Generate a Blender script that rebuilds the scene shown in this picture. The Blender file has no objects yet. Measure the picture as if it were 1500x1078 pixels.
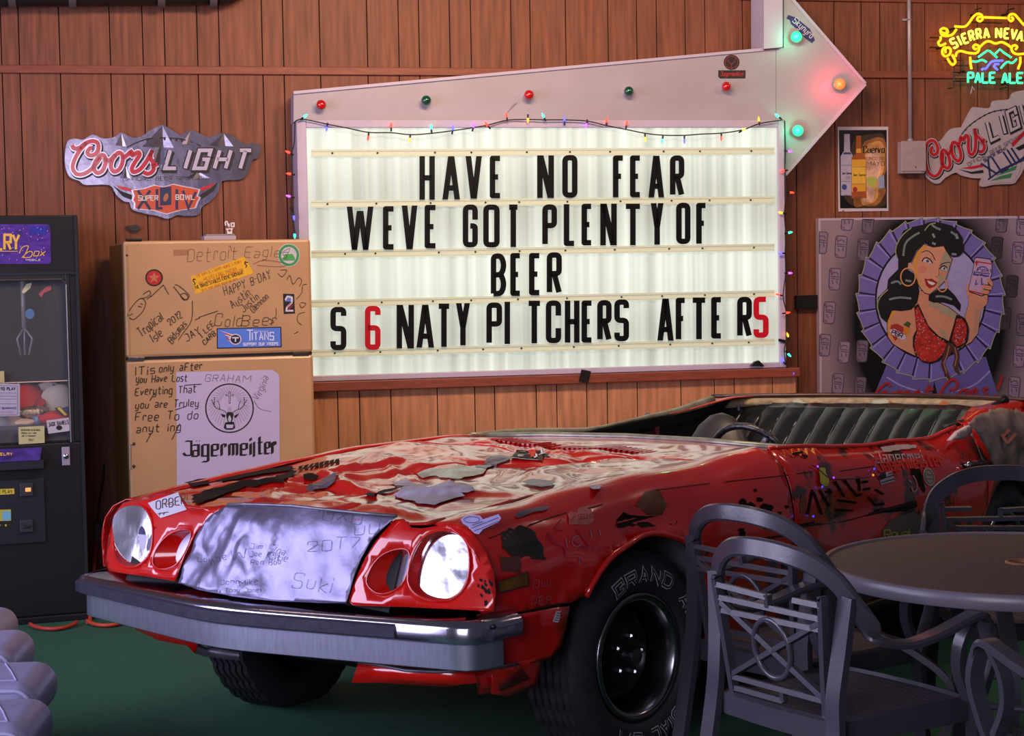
import bpy, bmesh, math, random
from mathutils import Vector, Matrix, noise, geometry
random.seed(7)
SC = bpy.context.scene
COL = SC.collection
# ---------------------------------------------------------------- camera
FPX = 2600.0; CAMZ = 1.58
PITCH = math.atan(144 / 2600); ROLL = math.radians(1.0)
CAM = Vector((0, 0, CAMZ))
_r0 = Vector((1, 0, 0)); _u0 = Vector((0, math.sin(PITCH), math.cos(PITCH)))
FWD = Vector((0, math.cos(PITCH), -math.sin(PITCH)))
RC = _r0 * math.cos(ROLL) - _u0 * math.sin(ROLL)
UC = _r0 * math.sin(ROLL) + _u0 * math.cos(ROLL)
cd = bpy.data.cameras.new('camera'); cam = bpy.data.objects.new('camera', cd); COL.objects.link(cam)
cd.sensor_width = 36; cd.lens = 36 * FPX / 1500; cd.clip_start = .05; cd.clip_end = 60
cam.matrix_world = Matrix(((RC.x, UC.x, -FWD.x, 0), (RC.y, UC.y, -FWD.y, 0), (RC.z, UC.z, -FWD.z, CAMZ), (0, 0, 0, 1)))
SC.camera = cam
# ---------------------------------------------------------------- light
SC.view_settings.view_transform = 'Standard'; SC.view_settings.look = 'None'
SC.view_settings.exposure = 0.0; SC.view_settings.gamma = 1.0; SC.view_settings.use_curve_mapping = False
W = bpy.data.worlds.new('world'); SC.world = W; W.use_nodes = True
W.node_tree.nodes['Background'].inputs[0].default_value = (.28, .25, .32, 1)
W.node_tree.nodes['Background'].inputs[1].default_value = .24
def area(name, loc, target, sx, sy, power, color):
    l = bpy.data.lights.new(name, 'AREA'); l.shape = 'RECTANGLE'; l.size = sx; l.size_y = sy
    l.energy = power; l.color = color
    o = bpy.data.objects.new(name, l); COL.objects.link(o); o.location = loc
    o.rotation_euler = (Vector(target) - Vector(loc)).to_track_quat('-Z', 'Y').to_euler()
    return o
area('window_light', (-4.7, 4.3, 1.9), (-.2, 5.0, .9), 4.0, 2.6, 260, (.70, .68, 1.0))
area('fill_light', (-1.3, .3, 2.0), (-.1, 5.3, .5), 2.2, 1.8, 92, (.86, .80, 1.0))  # added fill near the camera, aimed to brighten the near front fender
area('ceiling_lamp_centre', (.2, 6.6, 3.5), (.2, 9.6, 1.6), 1.8, .4, 100, (1.0, .68, .42))
area('ceiling_lamp_right', (3.2, 7.0, 3.5), (2.6, 9.9, 1.5), .8, .4, 24, (1.0, .70, .55))
area('ceiling_lamp_left', (-2.6, 6.0, 3.5), (-2.4, 9.0, 1.5), 1.0, .4, 6, (1.0, .70, .62))
# ---------------------------------------------------------------- colours, materials
def lin(h):
    h = h.lstrip('#'); o = []
    for i in (0, 2, 4):
        c = int(h[i:i + 2], 16) / 255
        o.append(c / 12.92 if c <= .04045 else ((c + .055) / 1.055) ** 2.4)
    return tuple(o) + (1,)
MATS = {}
def mat(name, h, rough=.6, metal=0, coat=0, vary=0, vscale=8, stretch=(1, 1, 1), bump=0, bscale=40, emit=0, dark=None, dscale=3, damt=.5, alpha=1, spec=.5, trans=0):
    """principled material; vary mixes a lighter/darker grain, dark adds blotches of a second colour"""
    if name in MATS: return MATS[name]
    m = bpy.data.materials.new(name); m.use_nodes = True; nt = m.node_tree; b = nt.nodes['Principled BSDF']
    c = lin(h)
    b.inputs['Base Color'].default_value = c; b.inputs['Roughness'].default_value = rough
    b.inputs['Metallic'].default_value = metal; b.inputs['Coat Weight'].default_value = coat
    b.inputs['Coat Roughness'].default_value = .08; b.inputs['Specular IOR Level'].default_value = spec
    if trans: b.inputs['Transmission Weight'].default_value = trans; b.inputs['IOR'].default_value = 1.05
    if alpha < 1: b.inputs['Alpha'].default_value = alpha
    if vary or bump or dark:
        tc = nt.nodes.new('ShaderNodeTexCoord'); mp = nt.nodes.new('ShaderNodeMapping')
        mp.inputs['Scale'].default_value = stretch; nt.links.new(tc.outputs['Object'], mp.inputs['Vector'])
    out = None
    if vary:
        n = nt.nodes.new('ShaderNodeTexNoise'); n.inputs['Scale'].default_value = vscale; n.inputs['Detail'].default_value = 6
        nt.links.new(mp.outputs[0], n.inputs['Vector'])
        r = nt.nodes.new('ShaderNodeValToRGB'); r.color_ramp.elements[0].position = .3; r.color_ramp.elements[1].position = .7
        r.color_ramp.elements[0].color = tuple(x * (1 - vary) for x in c[:3]) + (1,)
        r.color_ramp.elements[1].color = tuple(min(1, x * (1 + vary)) for x in c[:3]) + (1,)
        nt.links.new(n.outputs[0], r.inputs[0]); out = r.outputs[0]
    if dark:
        n = nt.nodes.new('ShaderNodeTexNoise'); n.inputs['Scale'].default_value = dscale; n.inputs['Detail'].default_value = 8
        n.inputs['Roughness'].default_value = .65
        nt.links.new(tc.outputs['Object'], n.inputs['Vector'])
        r = nt.nodes.new('ShaderNodeValToRGB'); r.color_ramp.elements[0].position = .80 - damt * .45; r.color_ramp.elements[1].position = .86 - damt * .45
        nt.links.new(n.outputs[0], r.inputs[0])
        mx = nt.nodes.new('ShaderNodeMix'); mx.data_type = 'RGBA'
        nt.links.new(r.outputs[0], mx.inputs[0])
        if out: nt.links.new(out, mx.inputs[6])
        else: mx.inputs[6].default_value = c
        mx.inputs[7].default_value = lin(dark); out = mx.outputs[2]
    if out: nt.links.new(out, b.inputs['Base Color'])
    if bump:
        n = nt.nodes.new('ShaderNodeTexNoise'); n.inputs['Scale'].default_value = bscale; n.inputs['Detail'].default_value = 4
        nt.links.new(mp.outputs[0], n.inputs['Vector'])
        bp = nt.nodes.new('ShaderNodeBump'); bp.inputs['Strength'].default_value = bump; bp.inputs['Distance'].default_value = .01
        nt.links.new(n.outputs[0], bp.inputs['Height']); nt.links.new(bp.outputs[0], b.inputs['Normal'])
    if emit:
        b.inputs['Emission Color'].default_value = c; b.inputs['Emission Strength'].default_value = emit
    MATS[name] = m; return m
def ink(h, rough=.55):
    """flat print colour"""
    return mat('ink_' + h.strip('#'), h, rough, vary=.06, vscale=30)
# ---------------------------------------------------------------- objects
def tag(o, label=None, cat=None, group=None, kind=None):
    if label: o['label'] = label
    if cat: o['category'] = cat
    if group: o['group'] = group
    if kind: o['kind'] = kind
    return o
def basis(O, ex, ey, ez):
    return Matrix(((ex.x, ey.x, ez.x, O.x), (ex.y, ey.y, ez.y, O.y), (ex.z, ey.z, ez.z, O.z), (0, 0, 0, 1)))
def empty(name, M, label=None, cat=None, group=None):
    o = bpy.data.objects.new(name, None); COL.objects.link(o); o.empty_display_size = .05
    o.matrix_world = M; return tag(o, label, cat, group)
class MB:
    def __init__(s): s.v = []; s.f = []
    def add(s, vs, fs):
        k = len(s.v); s.v += [tuple(v) for v in vs]; s.f += [tuple(i + k for i in f) for f in fs]; return s
    def box(s, x0, x1, y0, y1, z0, z1, M=None):
        vs = [Vector((x, y, z)) for z in (z0, z1) for y in (y0, y1) for x in (x0, x1)]
        if M: vs = [M @ v for v in vs]
        return s.add(vs, [(0, 2, 3, 1), (4, 5, 7, 6), (0, 1, 5, 4), (2, 6, 7, 3), (0, 4, 6, 2), (1, 3, 7, 5)])
    def tube(s, path, r, n=8, closed=False, cap=True):
        P = [Vector(p) for p in path]; N = len(P)
        rs = r if isinstance(r, (list, tuple)) else [r] * N
        up = None; rings = []
        for i in range(N):
            if closed: t = (P[(i + 1) % N] - P[i - 1])
            else: t = P[min(i + 1, N - 1)] - P[max(i - 1, 0)]
            if t.length < 1e-9: t = Vector((0, 0, 1))
            t.normalize()
            if up is None:
                up = Vector((0, 0, 1)) if abs(t.z) < .9 else Vector((1, 0, 0))
            a = (up - t * up.dot(t)); a = a.normalized() if a.length > 1e-6 else t.orthogonal().normalized()
            up = a; b = t.cross(a)
            rings.append([P[i] + (a * math.cos(q) + b * math.sin(q)) * rs[i] for q in [2 * math.pi * j / n for j in range(n)]])
        vs = [v for R in rings for v in R]; fs = []
        for i in range(N if closed else N - 1):
            for j in range(n):
                k = (i + 1) % N
                fs.append((i * n + j, i * n + (j + 1) % n, k * n + (j + 1) % n, k * n + j))
        if cap and not closed: fs += [tuple(range(n))[::-1], tuple(range((N - 1) * n, N * n))]
        return s.add(vs, fs)
    def sweep(s, path, prof, upv, closed=False, scale=None):
        """prof: list of (side, up) points; upv: fixed up vector or list of them"""
        P = [Vector(p) for p in path]; N = len(P); n = len(prof); vs = []
        for i in range(N):
            if closed: t = (P[(i + 1) % N] - P[i - 1]).normalized()
            else: t = (P[min(i + 1, N - 1)] - P[max(i - 1, 0)]).normalized()
            u = Vector(upv[i] if isinstance(upv, list) else upv); u = (u - t * u.dot(t)).normalized(); sd = t.cross(u)
            k = scale[i] if scale else 1
            vs += [P[i] + sd * a * k + u * b * k for a, b in prof]
        fs = []
        for i in range(N if closed else N - 1):
            k = (i + 1) % N
            for j in range(n): fs.append((i * n + j, k * n + j, k * n + (j + 1) % n, i * n + (j + 1) % n))
        if not closed: fs += [tuple(range(n)), tuple(range((N - 1) * n, N * n))[::-1]]
        return s.add(vs, fs)
    def lathe(s, prof, O=(0, 0, 0), ax=(0, 0, 1), n=24, arc=None):
        O = Vector(O); ax = Vector(ax).normalized(); a = ax.orthogonal().normalized(); b = ax.cross(a); vs = []
        for r, h in prof:
            vs += [O + ax * h + (a * math.cos(q) + b * math.sin(q)) * r for q in [2 * math.pi * j / n for j in range(n)]]
        fs = []
        for i in range(len(prof) - 1):
            for j in range(n): fs.append((i * n + j, i * n + (j + 1) % n, (i + 1) * n + (j + 1) % n, (i + 1) * n + j))
        return s.add(vs, fs)
    def ball(s, c, r, n=12, sq=(1, 1, 1)):
        c = Vector(c); vs = []; m = n // 2
        for i in range(m + 1):
            p = math.pi * i / m
            for j in range(n):
                q = 2 * math.pi * j / n
                vs.append(c + Vector((math.sin(p) * math.cos(q) * sq[0], math.sin(p) * math.sin(q) * sq[1], math.cos(p) * sq[2])) * r)
        fs = [(i * n + j, (i + 1) * n + j, (i + 1) * n + (j + 1) % n, i * n + (j + 1) % n) for i in range(m) for j in range(n)]
        return s.add(vs, fs)
    def build(s, name, m, parent=None, smooth=False, M=None, bevel=0, sub=0, solid=0, weld=True, auto=None):
        me = bpy.data.meshes.new(name); me.from_pydata(s.v, [], s.f)
        bm = bmesh.new(); bm.from_mesh(me)
        if weld: bmesh.ops.remove_doubles(bm, verts=bm.verts, dist=1e-5)
        bmesh.ops.recalc_face_normals(bm, faces=bm.faces) if weld else None
        bm.to_mesh(me); bm.free()
        if smooth:
            for p in me.polygons: p.use_smooth = True
            if auto:
                me.set_sharp_from_angle(angle=math.radians(auto))
        me.materials.append(m)
        o = bpy.data.objects.new(name, me); COL.objects.link(o)
        if parent: o.parent = parent
        if M: o.matrix_local = M
        if bevel:
            b = o.modifiers.new('bevel', 'BEVEL'); b.width = bevel; b.segments = 2; b.limit_method = 'ANGLE'
        if solid:
            b = o.modifiers.new('solid', 'SOLIDIFY'); b.thickness = solid; b.offset = -1
        if sub:
            b = o.modifiers.new('sub', 'SUBSURF'); b.levels = sub; b.render_levels = sub
        return o
def ray(px, py): return FWD + RC * ((px - 750) / FPX) + UC * ((539 - py) / FPX)
# ---------------------------------------------------------------- drawing on planes
class Plane:
    """a flat face in the world; pt() turns a photo pixel into a local point on it"""
    def __init__(s, O, ex, ey, ez):
        s.O = O; s.M = basis(O, ex, ey, ez); s.I = s.M.inverted(); s.n = ez
    def pt(s, px, py, z=0):
        r = ray(px, py); o = s.O + s.n * z
        return s.I @ (CAM + r * ((o - CAM).dot(s.n) / r.dot(s.n)))
    def proj(s, v):
        w = s.M @ Vector(v) - CAM; d = w.dot(FWD)
        return 750 + FPX * w.dot(RC) / d, 539 - FPX * w.dot(UC) / d
def fillet(P, r, closed=False, n=4):
    if r <= 0: return P
    out = []; N = len(P)
    for i in range(N):
        if not closed and i in (0, N - 1): out.append(P[i]); continue
        a, b, c = Vector(P[i - 1]), Vector(P[i]), Vector(P[(i + 1) % N])
        u, v = (a - b), (c - b); lu, lv = u.length, v.length
        if lu < 1e-6 or lv < 1e-6 or u.normalized().dot(v.normalized()) < -.995: out.append(P[i]); continue
        d = min(r, lu * .5, lv * .5); p0 = b + u / lu * d; p1 = b + v / lv * d
        for k in range(n + 1):
            t = k / n; out.append(tuple(p0 * (1 - t) ** 2 + b * 2 * t * (1 - t) + p1 * t * t))
    return out
def smooth(P, n=5, closed=False):
    """catmull-rom through the points"""
    P = [Vector(p) for p in P]; N = len(P); out = []
    if N < 3: return [tuple(p) for p in P]
    for i in range(N if closed else N - 1):
        if closed: a, b, c, d = P[i - 1], P[i], P[(i + 1) % N], P[(i + 2) % N]
        else: a, b, c, d = P[max(i - 1, 0)], P[i], P[i + 1], P[min(i + 2, N - 1)]
        for k in range(n):
            t = k / n
            out.append(tuple(.5 * ((2 * b) + (c - a) * t + (2 * a - 5 * b + 4 * c - d) * t * t + (3 * b - a - 3 * c + d) * t ** 3)))
    if not closed: out.append(tuple(P[-1]))
    return out
def polyfill(mb, S, pts, z=0, t=0):
    """filled outline (photo pixels) on plane S, optional thickness t behind z"""
    front = [S.pt(p[0], p[1], z) for p in pts]
    loc = [(v.x, v.y) for v in front]; z = front[0].z
    tri = geometry.tessellate_polygon([[Vector((a, b, 0)) for a, b in loc]])
    n = len(loc)
    if t:
        vs = [Vector((a, b, z)) for a, b in loc] + [Vector((a, b, z - t)) for a, b in loc]
        fs = [tuple(f) for f in tri] + [tuple(i + n for i in f[::-1]) for f in tri] + [(i, (i + 1) % n, n + (i + 1) % n, n + i) for i in range(n)]
    else: vs = [Vector((a, b, z)) for a, b in loc]; fs = [tuple(f) for f in tri]
    mb.add(vs, fs)
def poly(S, name, plist, m, parent, z=.001, t=0, **k):
    mb = MB()
    if not isinstance(plist[0][0], (tuple, list, Vector)): plist = [plist]
    if len(plist) > 1:
        for p in plist: o = poly(S, name, p, m, parent, z, t, **k)
        return o
    for i, p in enumerate(plist): polyfill(mb, S, p, z, t)
    return mb.build(name, m, parent, weld=bool(t), **k)
def ribbon2(P, w, closed=False):
    """2D stroke -> (left, right) offset points with mitres"""
    P = [Vector((p[0], p[1])) for p in P]
    Q = [P[0]]
    for p in P[1:]:
        if (p - Q[-1]).length > 1e-4: Q.append(p)
    P = Q
    if closed and len(P) > 2 and (P[0] - P[-1]).length < 1e-4: P.pop()
    N = len(P); L = []; R = []
    if N < 2: return [], []
    for i in range(N):
        if closed: a = (P[i] - P[i - 1]).normalized(); b = (P[(i + 1) % N] - P[i]).normalized()
        else:
            a = (P[i] - P[i - 1]).normalized() if i else (P[1] - P[0]).normalized()
            b = (P[i + 1] - P[i]).normalized() if i < N - 1 else a
        na = Vector((-a.y, a.x)); nb = Vector((-b.y, b.x)); m = na + nb
        m = m.normalized() if m.length > 1e-4 else na
        k = min(1 / max(.35, m.dot(na)), 2.2)
        L.append(P[i] + m * k * w / 2); R.append(P[i] - m * k * w / 2)
    return L, R
def lines(S, name, polys, w, m, parent, z=.001, t=0, **kw):
    """strokes in photo pixels, drawn as ribbons; '*'-terminated lists are closed"""
    if len(polys) > 1 and parent and not any(k in name for k in ('letter', 'writing', 'print', 'scrawl', 'scratch', 'rule', 'numeral', 'stripe', 'lash', 'brow', 'loop', 'flag', 'scribble', 'sticker')):
        for P in polys: o = lines(S, name, [P], w, m, parent, z, t, **kw)
        return o
    mb = MB()
    for P in polys:
        closed = False
        if P and P[-1] == '*': closed = True; P = P[:-1]
        L, R = ribbon2(P, w, closed); n = len(L)
        if n < 2: continue
        vs = [S.pt(p[0], p[1], z) for p in L] + [S.pt(p[0], p[1], z) for p in R]
        fs = [(i, (i + 1) % n, n + (i + 1) % n, n + i) for i in range(n if closed else n - 1)]
        if t:
            off = S.off if hasattr(S, 'off') else Vector((0, 0, -1))
            vs += [v + off * t for v in vs]; m2 = 2 * n
            fs += [tuple(j + m2 for j in f[::-1]) for f in fs]
            for i in range(n if closed else n - 1):
                j = (i + 1) % n; fs += [(i, j, m2 + j, m2 + i), (n + i, n + j, m2 + n + j, m2 + n + i)]
            if not closed: fs += [(0, n, m2 + n, m2), (n - 1, 2 * n - 1, m2 + 2 * n - 1, m2 + n - 1)]
        mb.add(vs, fs)
    return mb.build(name, m, parent, weld=bool(t), **kw)
def nib(S, name, polys, nx, ny, m, parent, z=.001):
    """broad-nib pen strokes"""
    mb = MB()
    for P in polys:
        if P and P[-1] == '*': P = P[:-1] + [P[0]]
        for a, b in zip(P[:-1], P[1:]):
            q = [(a[0] - nx, a[1] - ny), (a[0] + nx, a[1] + ny), (b[0] + nx, b[1] + ny), (b[0] - nx, b[1] - ny)]
            mb.add([S.pt(x, y, z) for x, y in q], [(0, 1, 2, 3)])
    return mb.build(name, m, parent, weld=False)
FONT = {
 'A': '0c2i4c 1e3e', 'B': '0c0i3i4h4g3f0f 3f4e4d3c0c', 'C': '4g4i0i0c4c4e', 'D': '0c0i3i4h4d3c0c', 'E': '4i0i0c4c 0f3f', 'F': '4i0i0c 0f3f',
 'G': '4g4i0i0c4c4f2f', 'H': '0c0i 4c4i 0f4f', 'I': '0c0i', 'J': '1i4i4c1c0d', 'K': '0c0i 4i0f4c', 'L': '0i0c4c', 'M': '0c0i3e6i6c', 'N': '0c0i4c4i',
 'O': '0c0i4i4c*', 'P': '0c0i4i4f0f', 'Q': '0c0i4i4c* 2e4b', 'R': '0c0i4i4f0f 2f4c', 'S': '4h4i0i0f4f4c0c0d', 'T': '0i4i 2i2c', 'U': '0i0c4c4i', 'V': '0i2c4i',
 'W': '0i1c3h5c6i', 'X': '0i4c 4i0c', 'Y': '0i2f4i 2f2c', 'Z': '0i4i0c4c', '0': '0c0i4i4c*', '1': '1h2i2c', '2': '0g0i4i4g0c4c', '3': '0i4i4c0c 1f4f',
 '4': '0i0e4e 3i3c', '5': '4i0i0f4f4c0c0d', '6': '4h4i0i0c4c4f0f', '7': '0i4i1c', '8': '0f0i4i4c0c0f4f', '9': '4f0f0i4i4c0c',
 'a': '0g3g3c0c0e3e', 'b': '0i0c3c3g0g', 'c': '3g0g0c3c', 'd': '3i3c0c0g3g', 'e': '0e3e3g0g0c3c', 'f': '3i1i1c 0g3g', 'g': '3g0g0c3c 3g3a0a',
 'h': '0i0c 0g3g3c', 'i': '0g0c 0h0i', 'j': '2g2a0a 2h2i', 'k': '0i0c 3g0e3c', 'l': '0i0c', 'm': '0c0g2g2c 2g4g4c', 'n': '0c0g3g3c', 'o': '0c0g3g3c*',
 'p': '0a0g3g3c0c', 'q': '3a3g0g0c3c', 'r': '0c0g2g2f', 's': '3g0g0e3e3c0c', 't': '1i1c3c 0g3g', 'u': '0g0c3c3g', 'v': '0g1c3g', 'w': '0g0c2c2g 2c4c4g',
 'x': '0g3c 3g0c', 'y': '0g0c3c 3g3a0a', 'z': '0g3g0c3c', '!': '0i0e 0d0c', "'": '0i0h', '.': '0c0d', '/': '0c3i', '-': '0f2f', '&': '4c0g2i4h0d2c4e',
 '+': '0f4f 2h2d', '*': '0e3h 0h3e', '"': '0i0h 1i1h'}
def glyph(ch):
    g = FONT.get(ch)
    if not g: return 3, []
    out = []; w = 0
    for st in g.split(' '):
        cl = st.endswith('*') and len(st) > 1
        if cl: st = st[:-1]
        pts = [(int(st[i]), ord(st[i + 1]) - 99) for i in range(0, len(st), 2)]
        w = max(w, max(p[0] for p in pts)); out.append((pts, cl))
    return w, out
def text(s, x, y, h, w=None, ang=0, slant=0, gap=None, r=0, jit=0, arc=None, right=None):
    """stroke lettering; x,y baseline start in pixels, h cap height, w width of a 4-unit letter; arc=(cx,cy,R,a0,dir)"""
    ux = (w if w else h * .5) / 4; uy = h / 6; gap = gap if gap is not None else ux * 2; cx = 0; out = []
    tot = sum((glyph(c)[0] * ux + gap) for c in s) - gap
    if right and tot > 1e-6: k = (right - x) / tot; ux *= k; gap *= k
    for c in s:
        wd, st = glyph(c); dy = random.uniform(-jit, jit) * h; sc = 1 + random.uniform(-jit, jit)
        for pts, cl in st:
            q = []
            for a, b in pts:
                X = cx + a * ux + b * uy * slant + random.uniform(-jit, jit) * h * .25; Y = b * uy * sc + dy
                if arc:
                    R = arc[2] + Y; A = arc[3] + X / arc[2]
                    q.append((arc[0] + R * math.sin(A), arc[1] - R * math.cos(A) * (arc[4] if len(arc) > 4 else 1)))
                else: q.append((x + X * math.cos(ang) - Y * math.sin(ang), y - X * math.sin(ang) - Y * math.cos(ang)))
            if r: q = fillet(q, r, cl)
            if cl: q = list(q) + ['*']
            out.append(q)
        cx += wd * ux + gap
    return out
def hand(s, x, y, h, ang=0, w=None, **k):
    return text(s, x, y, h, w or h * .55, math.radians(ang), slant=.15, r=h * .22, jit=.09, **k)
def ell(cx, cy, rx, ry, n=24, rot=0, a0=0, a1=360):
    o = []
    for i in range(n + (0 if a1 - a0 == 360 else 1)):
        q = math.radians(a0 + (a1 - a0) * i / n); x = rx * math.cos(q); y = ry * math.sin(q); c, s_ = math.cos(math.radians(rot)), math.sin(math.radians(rot))
        o.append((cx + x * c - y * s_, cy + x * s_ + y * c))
    return o
def tr(pts, s, ox, oy):
    """crop coordinates to photo pixels"""
    return [p if p == '*' else (p[0] / s + ox, p[1] / s + oy) for p in pts]
# ---------------------------------------------------------------- the room
YAW = math.radians(12)
WX = Vector((math.cos(YAW), math.sin(YAW), 0)); WN = Vector((math.sin(YAW), -math.cos(YAW), 0)); UP = Vector((0, 0, 1))
W0 = Vector((0, 9.5, 0))
def wall(off): return Plane(W0 + WN * off, WX, UP, WN)
def wallat(px, py, off):
    """plane parallel to the wall whose origin lies under the given pixel"""
    P = wall(off); return Plane(P.M @ P.pt(px, py), WX, UP, WN)
# floor: artificial turf
m_turf = mat('green_turf', '#1d5d48', .95, vary=.45, vscale=160, bump=.9, bscale=420, dark='#0f2f26', dscale=2.2, damt=.35)
fl = MB().box(-6, 6, -1, 13, -.05, 0).build('floor', m_turf); tag(fl, kind='structure')
m_groove = mat('groove_black', '#120a08', .9)
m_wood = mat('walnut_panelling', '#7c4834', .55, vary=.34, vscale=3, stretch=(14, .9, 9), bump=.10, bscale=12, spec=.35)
m_wood2 = mat('walnut_panelling_lit', '#b47c58', .55, vary=.26, vscale=3, stretch=(12, 1.2, 8), bump=.10, bscale=12, spec=.35)  # lighter walnut copy, the sign's light mixed into its colour
m_trim = mat('red_oak_trim', '#82402e', .5, vary=.22, vscale=9, stretch=(1, 8, 8), bump=.08, bscale=40)
WM = basis(W0, WX, UP, WN)
wb = empty('wall_back', WM); tag(wb, kind='structure')
MB().box(-4.4, 5.2, 0, 3.6, -.12, -.008).build('backing', m_groove, wb)
def planks(px_list, py, off, y0, y1, x0, x1, parent, m, S):
    xs = [x0] + [S.pt(p, py).x for p in px_list] + [x1]
    for a, b in zip(xs[:-1], xs[1:]):
        if b - a < .03: continue
        g = .0026
        o = MB().box(a + g, b - g, y0, y1, -.008, 0).build('plank', m, parent, bevel=.0012)
G_UP = [-170, -120, -60, 1.6, 27.6, 87, 161, 209, 241, 289, 321, 384, 415, 468.5, 538, 584, 614, 659, 690, 749, 777, 829, 891, 933, 962, 1004, 1033, 1088, 1119,
        1165, 1222, 1262, 1289, 1355, 1407, 1432, 1477, 1530, 1575, 1620]
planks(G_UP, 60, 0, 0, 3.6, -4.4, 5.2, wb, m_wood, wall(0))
def strip(name, y0px, y1px, xref, x0, x1, S, d, m=m_trim, parent=None, ex=0):
    a = S.pt(xref, y0px); b = S.pt(xref, y1px)
    o = MB().box(x0, x1, b.y, a.y, 0, d).build(name, m, parent, bevel=.003)
    return o
S0 = wall(0)
a = S0.pt(300, 97.5); b = S0.pt(300, 109)
tag(MB().box(-4.4, 5.2, b.y, a.y, .0, .018).build('trim_1', m_trim, None, bevel=.003, M=WM), kind='structure')
a = S0.pt(1400, -40); b = S0.pt(1400, 5)
tag(MB().box(1.3, 5.2, b.y, a.y, .0, .02).build('trim_2', m_trim, None, bevel=.003, M=WM), kind='structure')
# low panelled wall standing proud of the back wall
LOFF = .26
SL = wall(LOFF); LM = basis(SL.O, WX, UP, WN)
xr = SL.pt(1163, 570).x; xl = SL.pt(451, 600).x; yt = SL.pt(1100, 540).y; yb = SL.pt(1100, 553).y
wl = empty('wall_half', LM); tag(wl, kind='structure')
MB().box(xl, xr - .002, 0, yt - .01, -LOFF + .004, -.008).build('backing', m_groove, wl)
G_LO = [495, 527, 573, 641, 696, 725, 786, 816, 860, 890, 934, 998, 1047, 1076, 1132]
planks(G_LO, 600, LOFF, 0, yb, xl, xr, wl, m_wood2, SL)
MB().box(xr - .002, xr + .012, 0, yb, -LOFF + .004, .004).build('end_board', m_wood2, wl, bevel=.003)
tag(MB().box(xl, xr + .02, yb, yt, -LOFF + .022, .045).build('trim_3', m_trim, None, M=LM, bevel=.004), kind='structure')
# ---------------------------------------------------------------- marquee sign
SOFF = .262
SS = wall(SOFF); SM = SS.M
m_white = mat('sign_white_paint', '#a49ba8', .42, vary=.06, vscale=4, bump=.03, bscale=9)
m_lav = mat('sign_frame_paint', '#b9aec6', .40, vary=.06, vscale=4)
def face_mat():
    m = bpy.data.materials.new('backlit_sign_face'); m.use_nodes = True; nt = m.node_tree; b = nt.nodes['Principled BSDF']
    b.inputs['Base Color'].default_value = lin('#6c7268'); b.inputs['Roughness'].default_value = .5
    tc = nt.nodes.new('ShaderNodeTexCoord'); mp = nt.nodes.new('ShaderNodeMapping'); mp.inputs['Scale'].default_value = (15, .05, .05)
    nt.links.new(tc.outputs['Object'], mp.inputs[0])
    n = nt.nodes.new('ShaderNodeTexNoise'); n.inputs['Scale'].default_value = 1; n.inputs['Detail'].default_value = 2; nt.links.new(mp.outputs[0], n.inputs[0])
    r = nt.nodes.new('ShaderNodeMapRange'); r.inputs[1].default_value = .34; r.inputs[2].default_value = .68; r.inputs[3].default_value = .52; r.inputs[4].default_value = .86
    nt.links.new(n.outputs[0], r.inputs[0])
    # two fluorescent tubes behind the face
    sep = nt.nodes.new('ShaderNodeSeparateXYZ'); nt.links.new(tc.outputs['Object'], sep.inputs[0])
    mm = nt.nodes.new('ShaderNodeMath'); mm.operation = 'MULTIPLY_ADD'; mm.inputs[1].default_value = 9.2; mm.inputs[2].default_value = -8.2; nt.links.new(sep.outputs[1], mm.inputs[0])
    cs = nt.nodes.new('ShaderNodeMath'); cs.operation = 'COSINE'; nt.links.new(mm.outputs[0], cs.inputs[0])
    ad = nt.nodes.new('ShaderNodeMath'); ad.operation = 'MULTIPLY_ADD'; ad.inputs[1].default_value = .11; nt.links.new(cs.outputs[0], ad.inputs[0]); nt.links.new(r.outputs[0], ad.inputs[2])
    b.inputs['Emission Color'].default_value = lin('#eef5e8'); nt.links.new(ad.outputs[0], b.inputs['Emission Strength'])
    return m
sign = empty('marquee_sign', SM, 'white marquee cabinet with arrow top and backlit reader face above the panelled ledge', 'sign')
P = {k: SS.pt(*v) for k, v in dict(tl=(446.5, 186), tr=(1138.5, 186), br=(1143.3, 531), bl=(456.5, 552)).items()}
fx0 = (P['tl'].x + P['bl'].x) / 2; fx1 = (P['tr'].x + P['br'].x) / 2; fy0 = (P['bl'].y + P['br'].y) / 2; fy1 = (P['tl'].y + P['tr'].y) / 2
mb = MB(); n = 560; vs = []; fs = []
for i in range(n + 1):
    x = fx0 + (fx1 - fx0) * i / n; ph = (x / .082) % 1; z = .0045 * max(-1, min(1, 2.2 * math.sin(ph * 2 * math.pi))) - .010
    vs += [(x, fy0, z), (x, fy1, z)]
mb.add(vs, [(2 * i, 2 * i + 2, 2 * i + 3, 2 * i + 1) for i in range(n)])
mb.build('corrugated_face', face_mat(), sign, smooth=True)
b_ = .05
fo = SS.pt(434, 190).x; fr = SS.pt(1148.5, 300).x; fb = yt + .002; ft = SS.pt(800, 176).y
MB().box(fo, fx0 + .004, fb, ft, -.24, .012).build('frame_side', m_lav, sign, bevel=.004)
MB().box(fx1 - .004, fr, fb, ft, -.24, .012).build('frame_side', m_lav, sign, bevel=.004)
MB().box(fx0 + .004, fx1 - .004, fy1 - .004, ft, -.24, .011).build('frame_rail', m_lav, sign, bevel=.004)
MB().box(fx0 + .004, fx1 - .004, fb, fy0 + .004, -.24, .011).build('frame_rail', m_lav, sign, bevel=.004)
MB().box(fo + .01, fr - .01, fb + .01, ft - .01, -.235, -.05).build('cabinet_back', m_lav, sign)
m_rail = mat('letter_rail_plastic', '#b9bda6', .35, emit=.42); m_screw = mat('screw_dark', '#2a2420', .5)  # rail glow stands in for backlight passing through the plastic
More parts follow.
